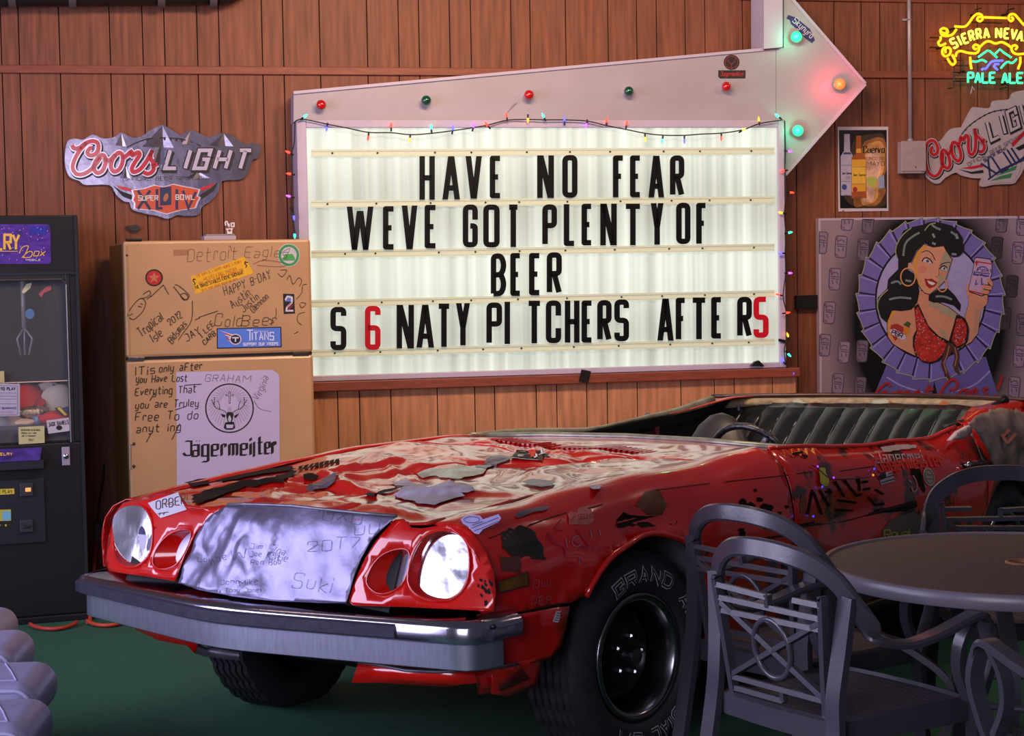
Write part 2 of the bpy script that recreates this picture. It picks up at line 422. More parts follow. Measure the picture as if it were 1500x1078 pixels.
for yl, yr in ((224.5, 221), (299, 292.5), (372.5, 362), (445, 430), (518, 500.5)):
    a = SS.pt(456, yl); b = SS.pt(1134, yr)
    for dy in (-.014, .014):
        MB().sweep([(a.x, a.y + dy, .002), (b.x, b.y + dy, .002)], [(-.005, .004), (.005, .004), (.005, -.004), (-.005, -.004)], (0, 0, 1)).build('letter_rail', m_rail, sign)
    MB().sweep([(a.x, a.y, -.001), (b.x, b.y, -.001)], [(-.012, .002), (.012, .002), (.012, -.002), (-.012, -.002)], (0, 0, 1)).build('rail_base', m_rail, sign)
    mb = MB()
    for k in range(10):
        t = (k + .5) / 10 + random.uniform(-.02, .02); p = a.lerp(b, t); mb.ball((p.x, p.y, .004), .006, 6)
    tag(mb.build('rail_screws', m_screw, sign), kind='stuff')
# arrow panel
AOFF = .20; SA = wall(AOFF); SA.M = SA.M
arrow_map = Plane(SA.O, WX, UP, WN)
def onsign(px, py, z):     # point on arrow panel (z above it) in sign coordinates
    v = SA.pt(px, py, z); return Vector((v.x, v.y, v.z + AOFF - SOFF))
class Sub:                  # a plane drawn in the coordinates of a parent plane
    def __init__(s, base, dz): s.b = base; s.dz = dz
    def pt(s, px, py, z=0):
        v = s.b.pt(px, py, z); return Vector((v.x, v.y, v.z + s.dz))
AP = Sub(SA, AOFF - SOFF)
def sub_poly(name, pts, m, z, t, parent=sign):
    front = [AP.pt(p[0], p[1], z) for p in pts]; n = len(front)
    tri = geometry.tessellate_polygon([[Vector((v.x, v.y, 0)) for v in front]])
    vs = front + [v + Vector((0, 0, -t)) for v in front]
    return MB().add(vs, [tuple(f) for f in tri] + [tuple(i + n for i in f[::-1]) for f in tri] + [(i, (i + 1) % n, n + (i + 1) % n, n + i) for i in range(n)]).build(name, m, parent)
sub_poly('arrow_body', [(430, 136.5), (1136.5, 71.5), (1136.5, 176.8), (430, 178.6)], m_white, 0, .17)
sub_poly('arrow_head', [(1137, 71), (1148, 70), (1148, -14), (1266.5, 123), (1149.5, 256), (1149.5, 176), (1137, 176.5)], m_white, 0, .17)
sub_poly('post', [(1119, -80), (1146.5, -80), (1146.5, 69), (1119, 71.5)], m_lav, .035, .20)
for nm, pts in (('edge_flange', [(430, 136.5), (1118, 73)]), ('edge_flange', [(1160, 0), (1266.5, 123)]), ('edge_flange', [(1266.5, 123), (1149.5, 256)])):
    q = [AP.pt(p[0], p[1], 0) for p in pts]
    MB().sweep(q, [(-.009, .012), (.006, .012), (.006, -.01), (-.009, -.01)], (0, 0, 1)).build(nm, m_lav, sign)
def bulb_mat(nm, h, e): return mat('bulb_' + nm, h, .12, emit=e, coat=.5)
BM = {'red_off': mat('bulb_red_off', '#c01018', .12, coat=1), 'green_off': mat('bulb_green_off', '#0c4a36', .12, coat=1),
      'green_on': mat('bulb_green_on', '#30e088', .3, emit=1.3), 'red_on': mat('bulb_red_on', '#ff7434', .3, emit=1.1)}
for px, py, k in ((470.5, 153.5, 'red_off'), (624.3, 147, 'green_off'), (774.8, 139, 'red_off'), (921, 133.6, 'green_off'), (1064, 126.8, 'red_off'), (1166.7, 54, 'green_on'), (1230, 123.2, 'red_on'), (1168.8, 191.5, 'green_on')):
    c = AP.pt(px, py, .045); r = .026 if 'off' in k else .030
    b = MB().ball(c, r, 20).build('bulb', BM[k], sign, smooth=True); b['label'] = ('unlit ' if 'off' in k else 'glowing ') + k.split('_')[0] + ' bulb'
    MB().lathe([(.015, -.046), (.020, -.044), (.020, -.02), (.0, -.02)], c, (0, 0, 1), 16).build('socket', m_lav, b)
    if 'on' in k:
        l = bpy.data.lights.new('bulb_glow', 'POINT'); l.energy = 1.6 if 'red' in k else .7; l.color = (1, .04, .08) if 'red' in k else (.1, 1, .45); l.shadow_soft_size = .01
        lo = bpy.data.objects.new('bulb_glow', l); COL.objects.link(lo); lo.parent = sign; lo.location = AP.pt(px, py, .11)
# stickers on the arrow
def cA(p): return tr(p, 3.368, 860, 0)
class SubP(Sub): pass
poly(AP, 'stag_sticker', [tr(ell(148, 622, 79, 76), 6.818, 1050, 0), tr([(15, 702), (288, 702), (285, 783), (30, 783), (15, 765)], 6.818, 1050, 0)], ink('#241618'), sign, .002)
lines(AP, 'sticker_print', [tr([(110, 590), (120, 620), (148, 640), (175, 620), (188, 590)], 6.818, 1050, 0), tr([(148, 640), (148, 680)], 6.818, 1050, 0), tr(ell(148, 622, 64, 61) + ['*'], 6.818, 1050, 0)], .9, ink('#8e2428'), sign, .0026)
def blackletter(S, s, x0, x1, ybase, h, m, parent, z=.001, dy=0, crop=None, name='lettering', skew=0):
    st = text(s.replace('\u00e4', 'a').replace('\u017f', 'l'), x0, ybase, h, right=x1)
    out = []
    for q in st: out.append([p if p == '*' else (p[0], p[1] + (p[0] - x0) * dy) for p in q])
    if crop: out = [tr(q, *crop) for q in out]
    k = h / (crop[0] if crop else 1)
    return nib(S, name, out, k * .082, -k * .05, m, parent, z)
blackletter(AP, 'Jagermeilter', 38, 268, 758, 42, ink('#b02428'), sign, .0028, crop=(6.818, 1050, 0), name='sticker_print')
# blue ribbon-shaped sticker on the arrow head
poly(AP, 'blue_sticker', [tr([(695, 185), (715, 150), (790, 175), (850, 225), (930, 290), (980, 400), (950, 430), (880, 380), (800, 290), (740, 240), (730, 200)], 6.818, 1050, 0)], ink('#2b2a6e'), sign, .002)
lines(AP, 'sticker_print', [tr(q, 6.818, 1050, 0) for q in text('Skynyrd', 755, 215, 62, 30, math.radians(-43), r=8)], 1.1, ink('#cfc8dc'), sign, .0026)
lines(AP, 'pencil_scribble', [tr([(1085 + i * 6, 560 - i * 9), (1140 - i * 2, 505 + i * 2)], 3.368, 420, 0) for i in range(7)], .5, ink('#8d7d88'), sign, .002)
# letters hung on the rails, one thing each
m_letter = mat('letter_black', '#0c0b0b', .28, coat=.3, dark='#3a3632', dscale=30, damt=.25); m_letter_r = mat('letter_red', '#c50f22', .35, coat=.2)
def _d(xa, ya, xb, yb, w): return [(xa - w / 2, ya), (xa + w / 2, ya), (xb + w / 2, yb), (xb - w / 2, yb)]
SLAB = {'A': lambda w, h: [_d(w * .52, 0, .5 - w * .06, 1, w * 1.02), _d(1 - w * .52, 0, .5 + w * .06, 1, w * 1.02), [(.22, .20), (.78, .20), (.70, .20 + h), (.30, .20 + h)]],
        'V': lambda w, h: [_d(w * .52, 1, .5 - w * .06, 0, w * 1.02), _d(1 - w * .52, 1, .5 + w * .06, 0, w * 1.02)],
        'N': lambda w, h: [_d(w / 2, 0, w / 2, 1, w), _d(1 - w / 2, 0, 1 - w / 2, 1, w), _d(w * .6, 1, 1 - w * .6, 0, w * 1.1)],
        'Y': lambda w, h: [_d(w * .5, 1, .5, .42, w), _d(1 - w * .5, 1, .5, .42, w), _d(.5, .46, .5, 0, w)],
        'W': lambda w, h: [_d(w * .5, 1, .29, 0, w), _d(.5 - w * .1, .9, .29, 0, w), _d(.5 + w * .1, .9, .71, 0, w), _d(1 - w * .5, 1, .71, 0, w)]}
ORD = ['first', 'second', 'third', 'fourth', 'fifth', 'sixth', 'seventh', 'eighth']
def marquee(word, boxes, line, red=False, name=None):
    for i, (ch, (x0, x1, ya, yb_)) in enumerate(zip(word, boxes)):
        lw = 8.0; g = FONT[ch]; wd, st = glyph(ch); polys = []
        if ch == 'M': pass
        w_ = (x1 - x0 - lw) / max(wd, 1); hh = (yb_ - ya - (lw if ch in 'OCGSB65' or True else 0)) / 6
        for pts, cl in st:
            q = [(x0 + lw / 2 + a * w_ if wd else (x0 + x1) / 2, yb_ - lw / 2 - b * hh) for a, b in pts]
            if ch in 'HAVNTYIFELWPBRM'.replace('P', '').replace('B', '').replace('R', ''):
                # square terminals reach the full height
                q = [(X, Y - lw / 2 * (1 if abs(Y - (ya + lw / 2)) < .1 and ch not in 'TFE' else 0) + lw / 2 * (1 if abs(Y - (yb_ - lw / 2)) < .1 and ch not in 'EL' else 0)) for X, Y in q]
            q = fillet(q, 5.5 if ch in 'OCGSU65PRBD' else .3, cl)
            if cl: q = list(q) + ['*']
            polys.append(q)
        Pl = wallat((x0 + x1) / 2, (ya + yb_) / 2, SOFF + .017)
        if ch in SLAB:
            mb = MB(); W_ = x1 - x0; H_ = yb_ - ya
            for q in SLAB[ch](lw / W_, lw / H_): polyfill(mb, Pl, [(x0 + a * W_, yb_ - b * H_) for a, b in q], 0, .005)
            o = mb.build('sign_letter', m_letter)
        else: o = lines(Pl, 'sign_letter' if not red else 'sign_numeral', polys, lw, m_letter_r if red else m_letter, None, 0, .005)
        o.matrix_world = Pl.M
        if red: tag(o, f'red plastic numeral {ch} {"after the black S" if ch == "6" else "at the right end"} of the bottom line on the marquee', 'number', 'red numerals on the marquee')
        else:
            where = f'{ORD[i]} letter of {name or word}' if len(word) > 1 else f'starting the bottom line'
            tag(o, f'black plastic letter {ch}, {where}, {line} line of the marquee', 'letter', 'black letters on the marquee')
marquee('HAVE', [(614.5, 637, 228.6, 292.4), (648, 674, 228.8, 292), (682, 706, 228.6, 291), (717.5, 736.5, 228, 290.5)], 'top')
marquee('NO', [(787, 811.5, 227.5, 290), (823.8, 846, 227, 289.8)], 'top')
marquee('FEAR', [(898, 916.4, 227.5, 289), (923, 941.3, 227.5, 289), (950, 973, 228, 289), (981.5, 1002.5, 227.5, 289)], 'top')
marquee('WEVE', [(508, 547, 302.5, 366), (561, 580.5, 302, 365.5), (588.5, 611.5, 301, 365), (622, 642, 300, 364)], 'second')
marquee('GOT', [(678, 700, 299.5, 362.5), (708, 732, 299.5, 362.5), (742, 762, 299.5, 362)], 'second')
marquee('PLENTY', [(794.5, 816, 299.3, 361.5), (826, 845, 299, 360.5), (852, 870, 298.3, 359.5), (879.5, 903.5, 298.2, 359.5), (913, 941.4, 298.2, 359.3), (953.5, 972, 297.5, 358.5)], 'second')
marquee('OF', [(990.6, 1011.5, 296.8, 357.6), (1020, 1037.5, 297, 357)], 'second')
marquee('BEER', [(719, 741.6, 371, 434), (747.6, 765.5, 370.5, 433.5), (775, 794, 370.5, 432.5), (801, 823, 369.5, 432)], 'third')
marquee('S', [(484, 507.4, 449.5, 513)], 'bottom')
marquee('6', [(534.6, 557.5, 448, 512.6)], 'bottom', True)
marquee('NATY', [(581, 606.4, 446.5, 510.3), (610, 636, 446.3, 509), (638.8, 662, 444.6, 508), (668, 688.5, 444, 506)], 'bottom')
marquee('PI', [(712.6, 735.5, 443, 506), (738.4, 748, 442, 504)], 'bottom', name='PITCHERS')
marquee('TCHERS', [(770.5, 795, 440.3, 503), (799.7, 822, 440, 502.8), (827.5, 849, 440.3, 502), (852, 870.5, 440, 502), (875, 896, 439.5, 501), (900, 921.5, 438.5, 500)], 'bottom')
marquee('AFTE', [(963, 987, 437.3, 499), (990, 1007, 436, 497), (1011, 1037, 435.7, 497), (1042, 1060, 435, 496)], 'bottom', name='AFTER')
marquee('R', [(1080, 1101.5, 434.8, 495.5)], 'bottom', name='AFTER')
marquee('5', [(1104, 1126, 434.5, 495)], 'bottom', True)
for o in list(COL.objects):
    if o.get('label') == 'black plastic letter R, starting the bottom line, bottom line of the marquee': o['label'] = 'black plastic letter R beside the red 5 at the end of the marquee bottom line'
    if o.get('label') == 'black plastic letter S, starting the bottom line, bottom line of the marquee': o['label'] = 'black plastic letter S alone before the red 6 on the marquee bottom line'
    if 'letter of TCHERS' in o.get('label', ''): o['label'] = o['label'].replace('letter of TCHERS', 'letter of the TCHERS group')
# string of fairy lights draped round the sign
SF = wall(SOFF + .030)
fairy = empty('fairy_light_string', SF.M, 'black cord of tiny coloured fairy lights draped around the marquee frame', 'string lights')
c5 = lambda p: tr(p, 3.368, 420, 0); c6 = lambda p: tr(p, 3.368, 860, 0); c8 = lambda p: tr(p, 2.836, 420, 180); cR = lambda p: tr(p, 2.4, 1130, 150)
top = c5([(40, 600), (70, 588), (130, 597), (200, 613), (300, 632), (405, 653), (515, 655), (610, 665), (715, 658), (818, 645), (920, 630), (990, 618), (1088, 593), (1190, 590), (1275, 592), (1370, 592), (1482, 598)]) + c6([(95, 620), (190, 638), (285, 658), (375, 667), (480, 668), (562, 662), (662, 657), (770, 640), (850, 610), (965, 592)])
left = c5([(40, 600), (38, 700), (25, 760), (28, 860), (20, 970), (35, 1070)]) + c8([(15, 350), (25, 395), (35, 470)])
rightc = cR([(47, 68), (47, 75), (50, 170), (48, 240), (50, 315), (45, 390), (50, 460), (47, 530), (50, 600), (40, 680), (52, 740), (58, 820), (45, 870), (55, 930), (75, 955)])
m_cord = mat('cord_black', '#0d0f0e', .5)
for p in (top, left, rightc):
    q = smooth([(SF.pt(x, y, 0).x, SF.pt(x, y, 0).y, random.uniform(-.004, .006)) for x, y in p], 4)
    MB().tube(q, .0032, 5).build('cord', m_cord, fairy, smooth=True)
FC = {'r': '#ff3020', 'o': '#ff8a20', 'g': '#30f0b0', 'b': '#4040ff', 'p': '#a040f0'}
bl = [(c5, 92, 572, 'g'), (c5, 197, 637, 'b'), (c5, 401, 683, 'r'), (c5, 515, 617, 'r'), (c5, 606, 692, 'o'), (c5, 713, 627, 'g'), (c5, 820, 632, 'b'), (c5, 923, 618, 'p'), (c5, 985, 612, 'r'), (c5, 1084, 567, 'r'), (c5, 1190, 594, 'o'), (c5, 1265, 570, 'g'), (c5, 1370, 588, 'b'), (c5, 1478, 620, 'p'),
      (c6, 97, 593, 'r'), (c6, 196, 607, 'r'), (c6, 287, 687, 'o'), (c6, 370, 697, 'g'), (c6, 480, 697, 'b'), (c6, 662, 684, 'r'), (c6, 773, 638, 'o'), (c6, 847, 588, 'o'), (c6, 937, 570, 'g'),
      (c5, 5, 750, 'r'), (c5, 10, 857, 'r'), (c5, 8, 967, 'p'), (c8, 30, 395, 'b'), (c8, 33, 470, 'g'),
      (cR, 65, 172, 'p'), (cR, 38, 242, 'r'), (cR, 72, 317, 'r'), (cR, 32, 387, 'o'), (cR, 66, 457, 'g'), (cR, 30, 531, 'b'), (cR, 66, 600, 'p'), (cR, 22, 675, 'r'), (cR, 58, 739, 'r'), (cR, 57, 817, 'o'), (cR, 63, 888, 'g'), (cR, 77, 955, 'b'), (cR, 38, 905, 'b')]
allc = top + left + rightc
for f, x, y, c in bl:
    x, y = f([(x, y)])[0]; near = min(allc, key=lambda p: (p[0] - x) ** 2 + (p[1] - y) ** 2)
    a = SF.pt(x, y, .008); d = SF.pt(x, y, .004) - SF.pt(near[0], near[1], .004)
    d = d.normalized() if d.length > .004 else Vector((0, -1, 0))
    b = MB().tube([a - d * .012, a - d * .006, a + d * .004, a + d * .014], [.0045, .0060, .0054, .001], 8).build('bulb', mat('fairy_' + c, FC[c], .3, emit=4.5), fairy, smooth=True)
    MB().tube([a - d * .032, a - d * .012], .0048, 6).build('socket', m_cord, b)
# bits of black tape and a clip on the ledge
def chip(name, pts, off, t, m, label, cat, group=None):
    cx = sum(p[0] for p in pts) / len(pts); cy = sum(p[1] for p in pts) / len(pts)
    Pl = wallat(cx, cy, off); o = poly(Pl, name, pts, m, None, 0, t); o.matrix_world = Pl.M; return tag(o, label, cat, group)
m_blk = mat('black_plastic', '#0c0c0e', .45, vary=.2)
chip('tape_scrap', [(852, 541), (866, 544), (861, 562), (848, 558)], LOFF + .052, .006, m_blk, 'black tape scrap hanging from the ledge under the marquee', 'tape')
chip('adapter_plug', [(1100, 536), (1106, 530), (1112, 528), (1117, 533), (1120, 537)], LOFF + .043, .026, m_blk, 'black plug lying on the ledge below the marquee corner', 'plug')
chip('cord_clip', [(1141, 496), (1151, 498), (1150, 503), (1141, 500)], SOFF + .022, .01, m_blk, 'black clip on the right marquee frame beside the fairy lights', 'clip')
chip('wall_bracket', [(1167, 433), (1197.5, 432), (1197.5, 453), (1167, 453)], .035, .034, m_blk, 'black metal bracket on the wall left of the pin-up board', 'bracket')
# ---------------------------------------------------------------- beer signs, posters, neon
def pen(S, crop, polys, w, m, parent, z, name='lettering', t=0):
    return lines(S, name, [tr(q, *crop) for q in polys], w / crop[0], m, parent, z, t)
COORS = [[(78, 188), (92, 212), (135, 205), (185, 170), (235, 158), (268, 178), (268, 225), (240, 258), (205, 262), (190, 240), (208, 212), (228, 210)],
         [(185, 170), (135, 225), (98, 290), (82, 350), (105, 395), (150, 402), (205, 375), (250, 330), (290, 275)],
         smooth([(290, 262), (248, 310), (238, 360), (262, 392), (300, 375), (322, 320), (318, 272)], 4, True) + ['*'],
         [(310, 285), (350, 300), (395, 258)],
         smooth([(415, 245), (375, 290), (362, 345), (385, 382), (425, 362), (448, 308), (445, 258)], 4, True) + ['*'],
         [(445, 290), (480, 262), (510, 235), (520, 262), (560, 240), (572, 262), (540, 310), (515, 360), (530, 385), (575, 365), (620, 310), (668, 225)],
         [(668, 225), (650, 270), (672, 320), (672, 372), (635, 398), (600, 385)], [(660, 345), (705, 325)]]
COORS = [q if q[-1] == '*' else smooth(q, 4) for q in COORS]
def beer_sign(S, crop, outline, parent, m_plate, m_let, silver, kf, tz=.012, seam=None):
    poly(S, 'plate', tr(smooth(outline, 3, True), *crop), m_plate, parent, 0, tz)
    black = ink('#15141a'); red = mat('sign_red', '#b81e2a', .3, coat=.5)
    sh = lambda q, dx, dy: [p if p == '*' else (p[0] + dx, p[1] + dy) for p in q]
    cs = [kf(q) for q in COORS]
    k = 1
    pen(S, crop, [sh(q, 6, 8) for q in cs], 56, black, parent, .002, 'letter_shadow')
    pen(S, crop, cs, 46, silver, parent, .004, 'letter_edge', 0)
    pen(S, crop, cs, 30, red, parent, .007, 'red_lettering', 0)
    L = [kf(q) for q in text('LIGHT', 758, 358, 132, 82, 0, slant=.30, gap=66)]
    pen(S, crop, [sh(q, 8, 10) for q in L], 50, black, parent, .0025, 'letter_shadow')
    pen(S, crop, L, 44, black, parent, .003, 'letter_outline')
    pen(S, crop, L, 27, m_let, parent, .006, 'silver_lettering', 0)
    foot = [seam] if seam else [kf(q) for q in [smooth([(480, 205), (560, 165), (650, 140), (750, 135), (850, 140), (940, 160), (1020, 195)], 5)]]
    pen(S, crop, foot, 9, black, parent, .003, 'football_seam')
    if seam: pen(S, crop, [[(x, y - 8), (x + 5, y + 8)] for x, y in seam[2:-4:2]], 12, black, parent, .0032, 'football_lace')
    else: pen(S, crop, [kf([(x, 128 + abs(x - 750) * .07), (x, 152 + abs(x - 750) * .07)]) for x in range(630, 900, 42)], 14, black, parent, .0032, 'football_lace')
    pen(S, crop, [kf(q) for q in text('OFFICIAL BEER SPONSOR', 452, 450, 26, 22, math.radians(1.0), right=1060)], 4, ink('#4a3a3c'), parent, .003, 'small_print')
    return black, red
m_mirror = mat('embossed_tin', '#857e90', .22, metal=1, bump=.35, bscale=4, vary=.1)
cL = (5.0, 90, 175)
SLf = wallat(238, 252, .018)
s1 = empty('tin_beer_sign', SLf.M, 'shiny mirrored tin beer sign with orange bowl shield, above the left cabinet', 'sign')
out1 = [(28, 340), (26, 250), (45, 160), (100, 140), (160, 148), (225, 110), (285, 132), (330, 140), (395, 125), (440, 95), (520, 132), (580, 125), (660, 75), (740, 40), (820, 85), (875, 112), (945, 80), (1010, 100), (1080, 132), (1130, 110), (1190, 100), (1260, 125), (1340, 182), (1390, 172), (1440, 178), (1463, 215), (1438, 282), (1400, 300), (1362, 400), (1310, 440), (1180, 450), (1150, 530), (1090, 600), (1030, 640), (1000, 700), (900, 705), (850, 700), (780, 727), (700, 705), (620, 690), (520, 660), (500, 608), (460, 600), (400, 550), (350, 480), (180, 480), (130, 450), (60, 420)]
idf = lambda q: q
black, red = beer_sign(SLf, cL, out1, s1, m_mirror, mat('letter_silver', '#b9b0cc', .3), mat('letter_edge_silver', '#d8d0e0', .25, metal=.6), idf)
# raised mountain ridges pressed into the tin
mb = MB()
for pts in ([(395, 190), (440, 100), (500, 200)], [(590, 200), (740, 45), (900, 210)], [(880, 180), (945, 85), (1030, 190)], [(1080, 190), (1190, 105), (1320, 200)], [(640, 330), (740, 120), (800, 330)], [(430, 430), (470, 330), (530, 430)], [(900, 430), (1000, 380), (1150, 430)]):
    a, b, c = [SLf.pt(*p, 0) for p in tr(pts, *cL)]; pk = b.copy(); mid = (a + c) / 2
    for t in range(3):
        q = a.lerp(c, (t + 1) / 4); q.z = .012 if t % 2 == 0 else .004
        q0 = a.lerp(c, t / 4); q1 = a.lerp(c, (t + 1) / 4); q0.z = .0012 + .006 * (t % 2); q1.z = .0012 + .006 * ((t + 1) % 2)
        MB().add([q0, q1, pk + Vector((0, 0, .0015))], [(0, 1, 2)]).build('embossed_ridge', m_mirror, s1, weld=False)
poly(SLf, 'swoosh', [tr(p, *cL) for p in ([(395, 480), (470, 495), (520, 510), (515, 530), (440, 515)], [(1015, 500), (1070, 485), (1130, 455), (1090, 500), (1025, 525)])], red, s1, .003)
poly(SLf, 'black_band', [tr(p, *cL) for p in ([(375, 482), (440, 525), (515, 552), (518, 590), (450, 565)], [(1150, 455), (1120, 520), (1020, 590), (1015, 550), (1090, 505)])], black, s1, .003)
sh_ = [(510, 515), (600, 505), (680, 478), (750, 492), (820, 470), (900, 488), (1018, 510), (1000, 560), (1022, 572), (1005, 600), (985, 650), (880, 665), (770, 695), (680, 668), (528, 655), (530, 610), (512, 590), (525, 560)]
poly(SLf, 'shield_edge', tr(sh_, *cL), mat('letter_edge_silver', '#d8d0e0'), s1, .004)
k_ = lambda q, f: [(767 + (p[0] - 767) * f, 585 + (p[1] - 585) * f) for p in q]
poly(SLf, 'shield', tr(k_(sh_, .95), *cL), mat('shield_orange', '#c85020', .3, coat=.4), s1, .005)
pen(SLf, cL, [q for q in ([(560, 520), (650, 660)], [(650, 520), (560, 655)], [(700, 510), (700, 650), (740, 650)], [(845, 510), (845, 660)], [(890, 520), (930, 650), (985, 530)])], 20, ink('#2a2a58'), s1, .006, 'roman_numerals')
poly(SLf, 'blue_panel', tr([(722, 500), (805, 490), (805, 625), (722, 630)], *cL), ink('#24305e'), s1, .0065)
poly(SLf, 'football', tr(ell(765, 570, 17, 32, 16, 20), *cL), ink('#a8684a'), s1, .007)
pen(SLf, cL, text('SUPER', 565, 592, 34, 22, 0, right=705) + text('BOWL', 838, 586, 34, 22, 0, right=975), 7, ink('#d9cfd6'), s1, .0075, 'lettering')
# right hand tin sign, tilted, running out of frame
cK = (6.7375, 1340, 130)
SRf = wallat(1470, 215, .02)
s2 = empty('matt_beer_sign', SRf.M, 'grey-white tilted beer sign with blue XLIII and green field, right of the grey box', 'sign')
m_tin = mat('painted_tin', '#b0a2ac', .38, vary=.08, vscale=12, bump=.1, bscale=20)
def kt(q):       # left sign's drawing laid out on the tilted right sign
    o = []
    a = math.radians(-27); c, s_ = math.cos(a), math.sin(a)
    for p in q:
        if p == '*': o.append(p); continue
        x = (p[0] - 80) * 1.03 + 4; y = (p[1] - 400) * 1.36
        o.append((158 + x * c - y * s_ , 880 + x * s_ + y * c))
    return o
out2 = [(113, 850), (116, 790), (118, 590), (160, 535), (215, 515), (260, 512), (350, 400), (455, 380), (480, 345), (560, 195), (600, 182), (740, 190), (775, 120), (930, 105), (960, 50), (1010, 25), (1090, 10), (1200, -40), (1330, -60), (1500, -120), (1640, -100), (1620, 60), (1500, 330), (1300, 420), (1150, 560), (1075, 790), (1010, 900), (965, 938), (800, 945), (680, 968), (645, 950), (655, 900), (660, 885), (560, 880), (460, 855), (400, 828), (300, 880), (250, 930), (200, 935), (150, 905), (116, 870)]
black2, red2 = beer_sign(SRf, cK, out2, s2, m_tin, mat('painted_silver', '#b5a9b6', .4), mat('painted_silver_edge', '#b9adb6', .4), kt, seam=smooth([(430, 495), (520, 380), (640, 290), (760, 230), (900, 205), (1010, 215)], 5))
poly(SRf, 'swoosh', [tr(p, *cK) for p in ([(460, 783), (600, 760), (675, 738), (672, 770), (560, 792)], [(955, 540), (1060, 430), (1110, 380), (1075, 460), (965, 580)])], red2, s2, .003)
poly(SRf, 'black_band', [tr(p, *cK) for p in ([(435, 795), (560, 820), (672, 800), (680, 830), (560, 840)], [(985, 590), (1080, 540), (1110, 480), (1090, 580), (1010, 620)])], black2, s2, .003)
poly(SRf, 'shield', tr([(690, 740), (950, 560), (1075, 640), (1030, 830), (965, 925), (800, 930), (690, 950), (680, 870)], *cK), m_tin, s2, .0035)
navy = ink('#1c2456')
pen(SRf, cK, [q for q in text('XLIII', 745, 880, 170, 80, math.radians(27), slant=-.1, gap=44)], 19, navy, s2, .005, 'roman_numerals')
poly(SRf, 'blue_swoosh', tr([(720, 890), (850, 790), (1000, 720), (1110, 640), (1110, 690), (950, 770), (800, 850), (725, 905)], *cK), navy, s2, .0048)
poly(SRf, 'green_field', [tr(p, *cK) for p in ([(800, 860), (900, 800), (1010, 755), (995, 800), (900, 830)], [(740, 910), (850, 860), (965, 830), (945, 880), (830, 895)])], ink('#2f7a48'), s2, .0048)
pen(SRf, cK, text('SUPER BOWL', 690, 722, 28, 24, math.radians(30), right=950), 6, navy, s2, .005, 'lettering')
# tequila poster
SQ = wallat(1264, 248, .006)
s3 = empty('tequila_poster', SQ.M, 'small white-bordered poster of two tequila bottles, right of the arrow tip', 'poster')
cQ = (7.989, 1220, 180)
poly(SQ, 'paper', tr([(55, 45), (648, 45), (650, 1030), (65, 1038)], *cQ), mat('poster_paper', '#c9bccb', .35), s3, 0, .002)
def blotch(h): return mat('blotch_' + h[1:], h, .4, vary=.5, vscale=14)
poly(SQ, 'print', tr([(72, 85), (630, 82), (632, 998), (85, 1000)], *cQ), mat('print_black_brown', '#120f12', .3), s3, .001)
for z, h, pts in ((.0014, '#3a2a18', [(150, 900), (130, 700), (230, 250), (320, 160), (480, 130), (600, 150), (628, 420), (628, 900), (560, 985), (300, 990)]), (.0018, '#8a5a2c', [(240, 930), (340, 300), (420, 200), (560, 170), (620, 250), (626, 520), (580, 700), (620, 800), (520, 960), (360, 970)]),
                  (.0022, '#c08c50', [(330, 900), (380, 320), (460, 230), (560, 220), (600, 300), (600, 520), (540, 700), (520, 880), (420, 950)]), (.0024, '#c9a08a', [(350, 860), (390, 380), (480, 330), (560, 380), (560, 560), (500, 720), (470, 900), (400, 930)])):
    poly(SQ, 'print_glow', tr(smooth(pts, 4, True), *cQ), blotch(h), s3, z)
poly(SQ, 'silver_bottle_print', tr([(132, 130), (198, 130), (202, 330), (232, 375), (232, 850), (95, 850), (90, 390), (130, 330)], *cQ), ink('#a8a2c0'), s3, .0028)
poly(SQ, 'bottle_shoulder', tr([(130, 345), (203, 345), (225, 368), (120, 368)], *cQ), ink('#38406e'), s3, .0031)
poly(SQ, 'gold_bottle_print', tr([(272, 150), (330, 150), (334, 360), (388, 410), (395, 880), (218, 885), (218, 410), (268, 360)], *cQ), ink('#9a4a1a'), s3, .0032)
poly(SQ, 'gold_label', [tr([(222, 430), (384, 425), (386, 800), (222, 805)], *cQ), tr([(275, 300), (328, 300), (330, 350), (274, 350)], *cQ)], ink('#d09a2c'), s3, .0035)
poly(SQ, 'label_band', tr([(222, 520), (384, 516), (385, 712), (222, 714)], *cQ), ink('#d8ac38'), s3, .0037)
poly(SQ, 'seal', [tr(ell(260, 778, 27, 30), *cQ)], ink('#a02020'), s3, .004)
poly(SQ, 'seal', [tr(ell(135, 750, 30, 33), *cQ)], ink('#2c3f90'), s3, .004)
poly(SQ, 'glass_print', tr([(395, 640), (440, 625), (520, 650), (490, 760), (420, 740)], *cQ), ink('#a8b04c'), s3, .003)
poly(SQ, 'salt_print', tr([(535, 630), (600, 610), (605, 760), (530, 770)], *cQ), ink('#8e98b8'), s3, .003)
blackletter(SQ, 'Cuervo', 360, 600, 350, 78, ink('#16100e'), s3, .004, crop=cQ)
pen(SQ, cQ, text('CINCO DE', 400, 432, 32, 20, right=600), 5, ink('#8a5c3a'), s3, .004)
pen(SQ, cQ, text('MAYO', 400, 498, 46, 36, right=600), 6, ink('#6b4430'), s3, .004)
blackletter(SQ, 'Jose Cuervo', 236, 378, 622, 28, ink('#1c1208'), s3, .0042, crop=cQ)
blackletter(SQ, 'Jose Cuervo', 108, 216, 602, 26, ink('#1c1220'), s3, .0042, crop=cQ)
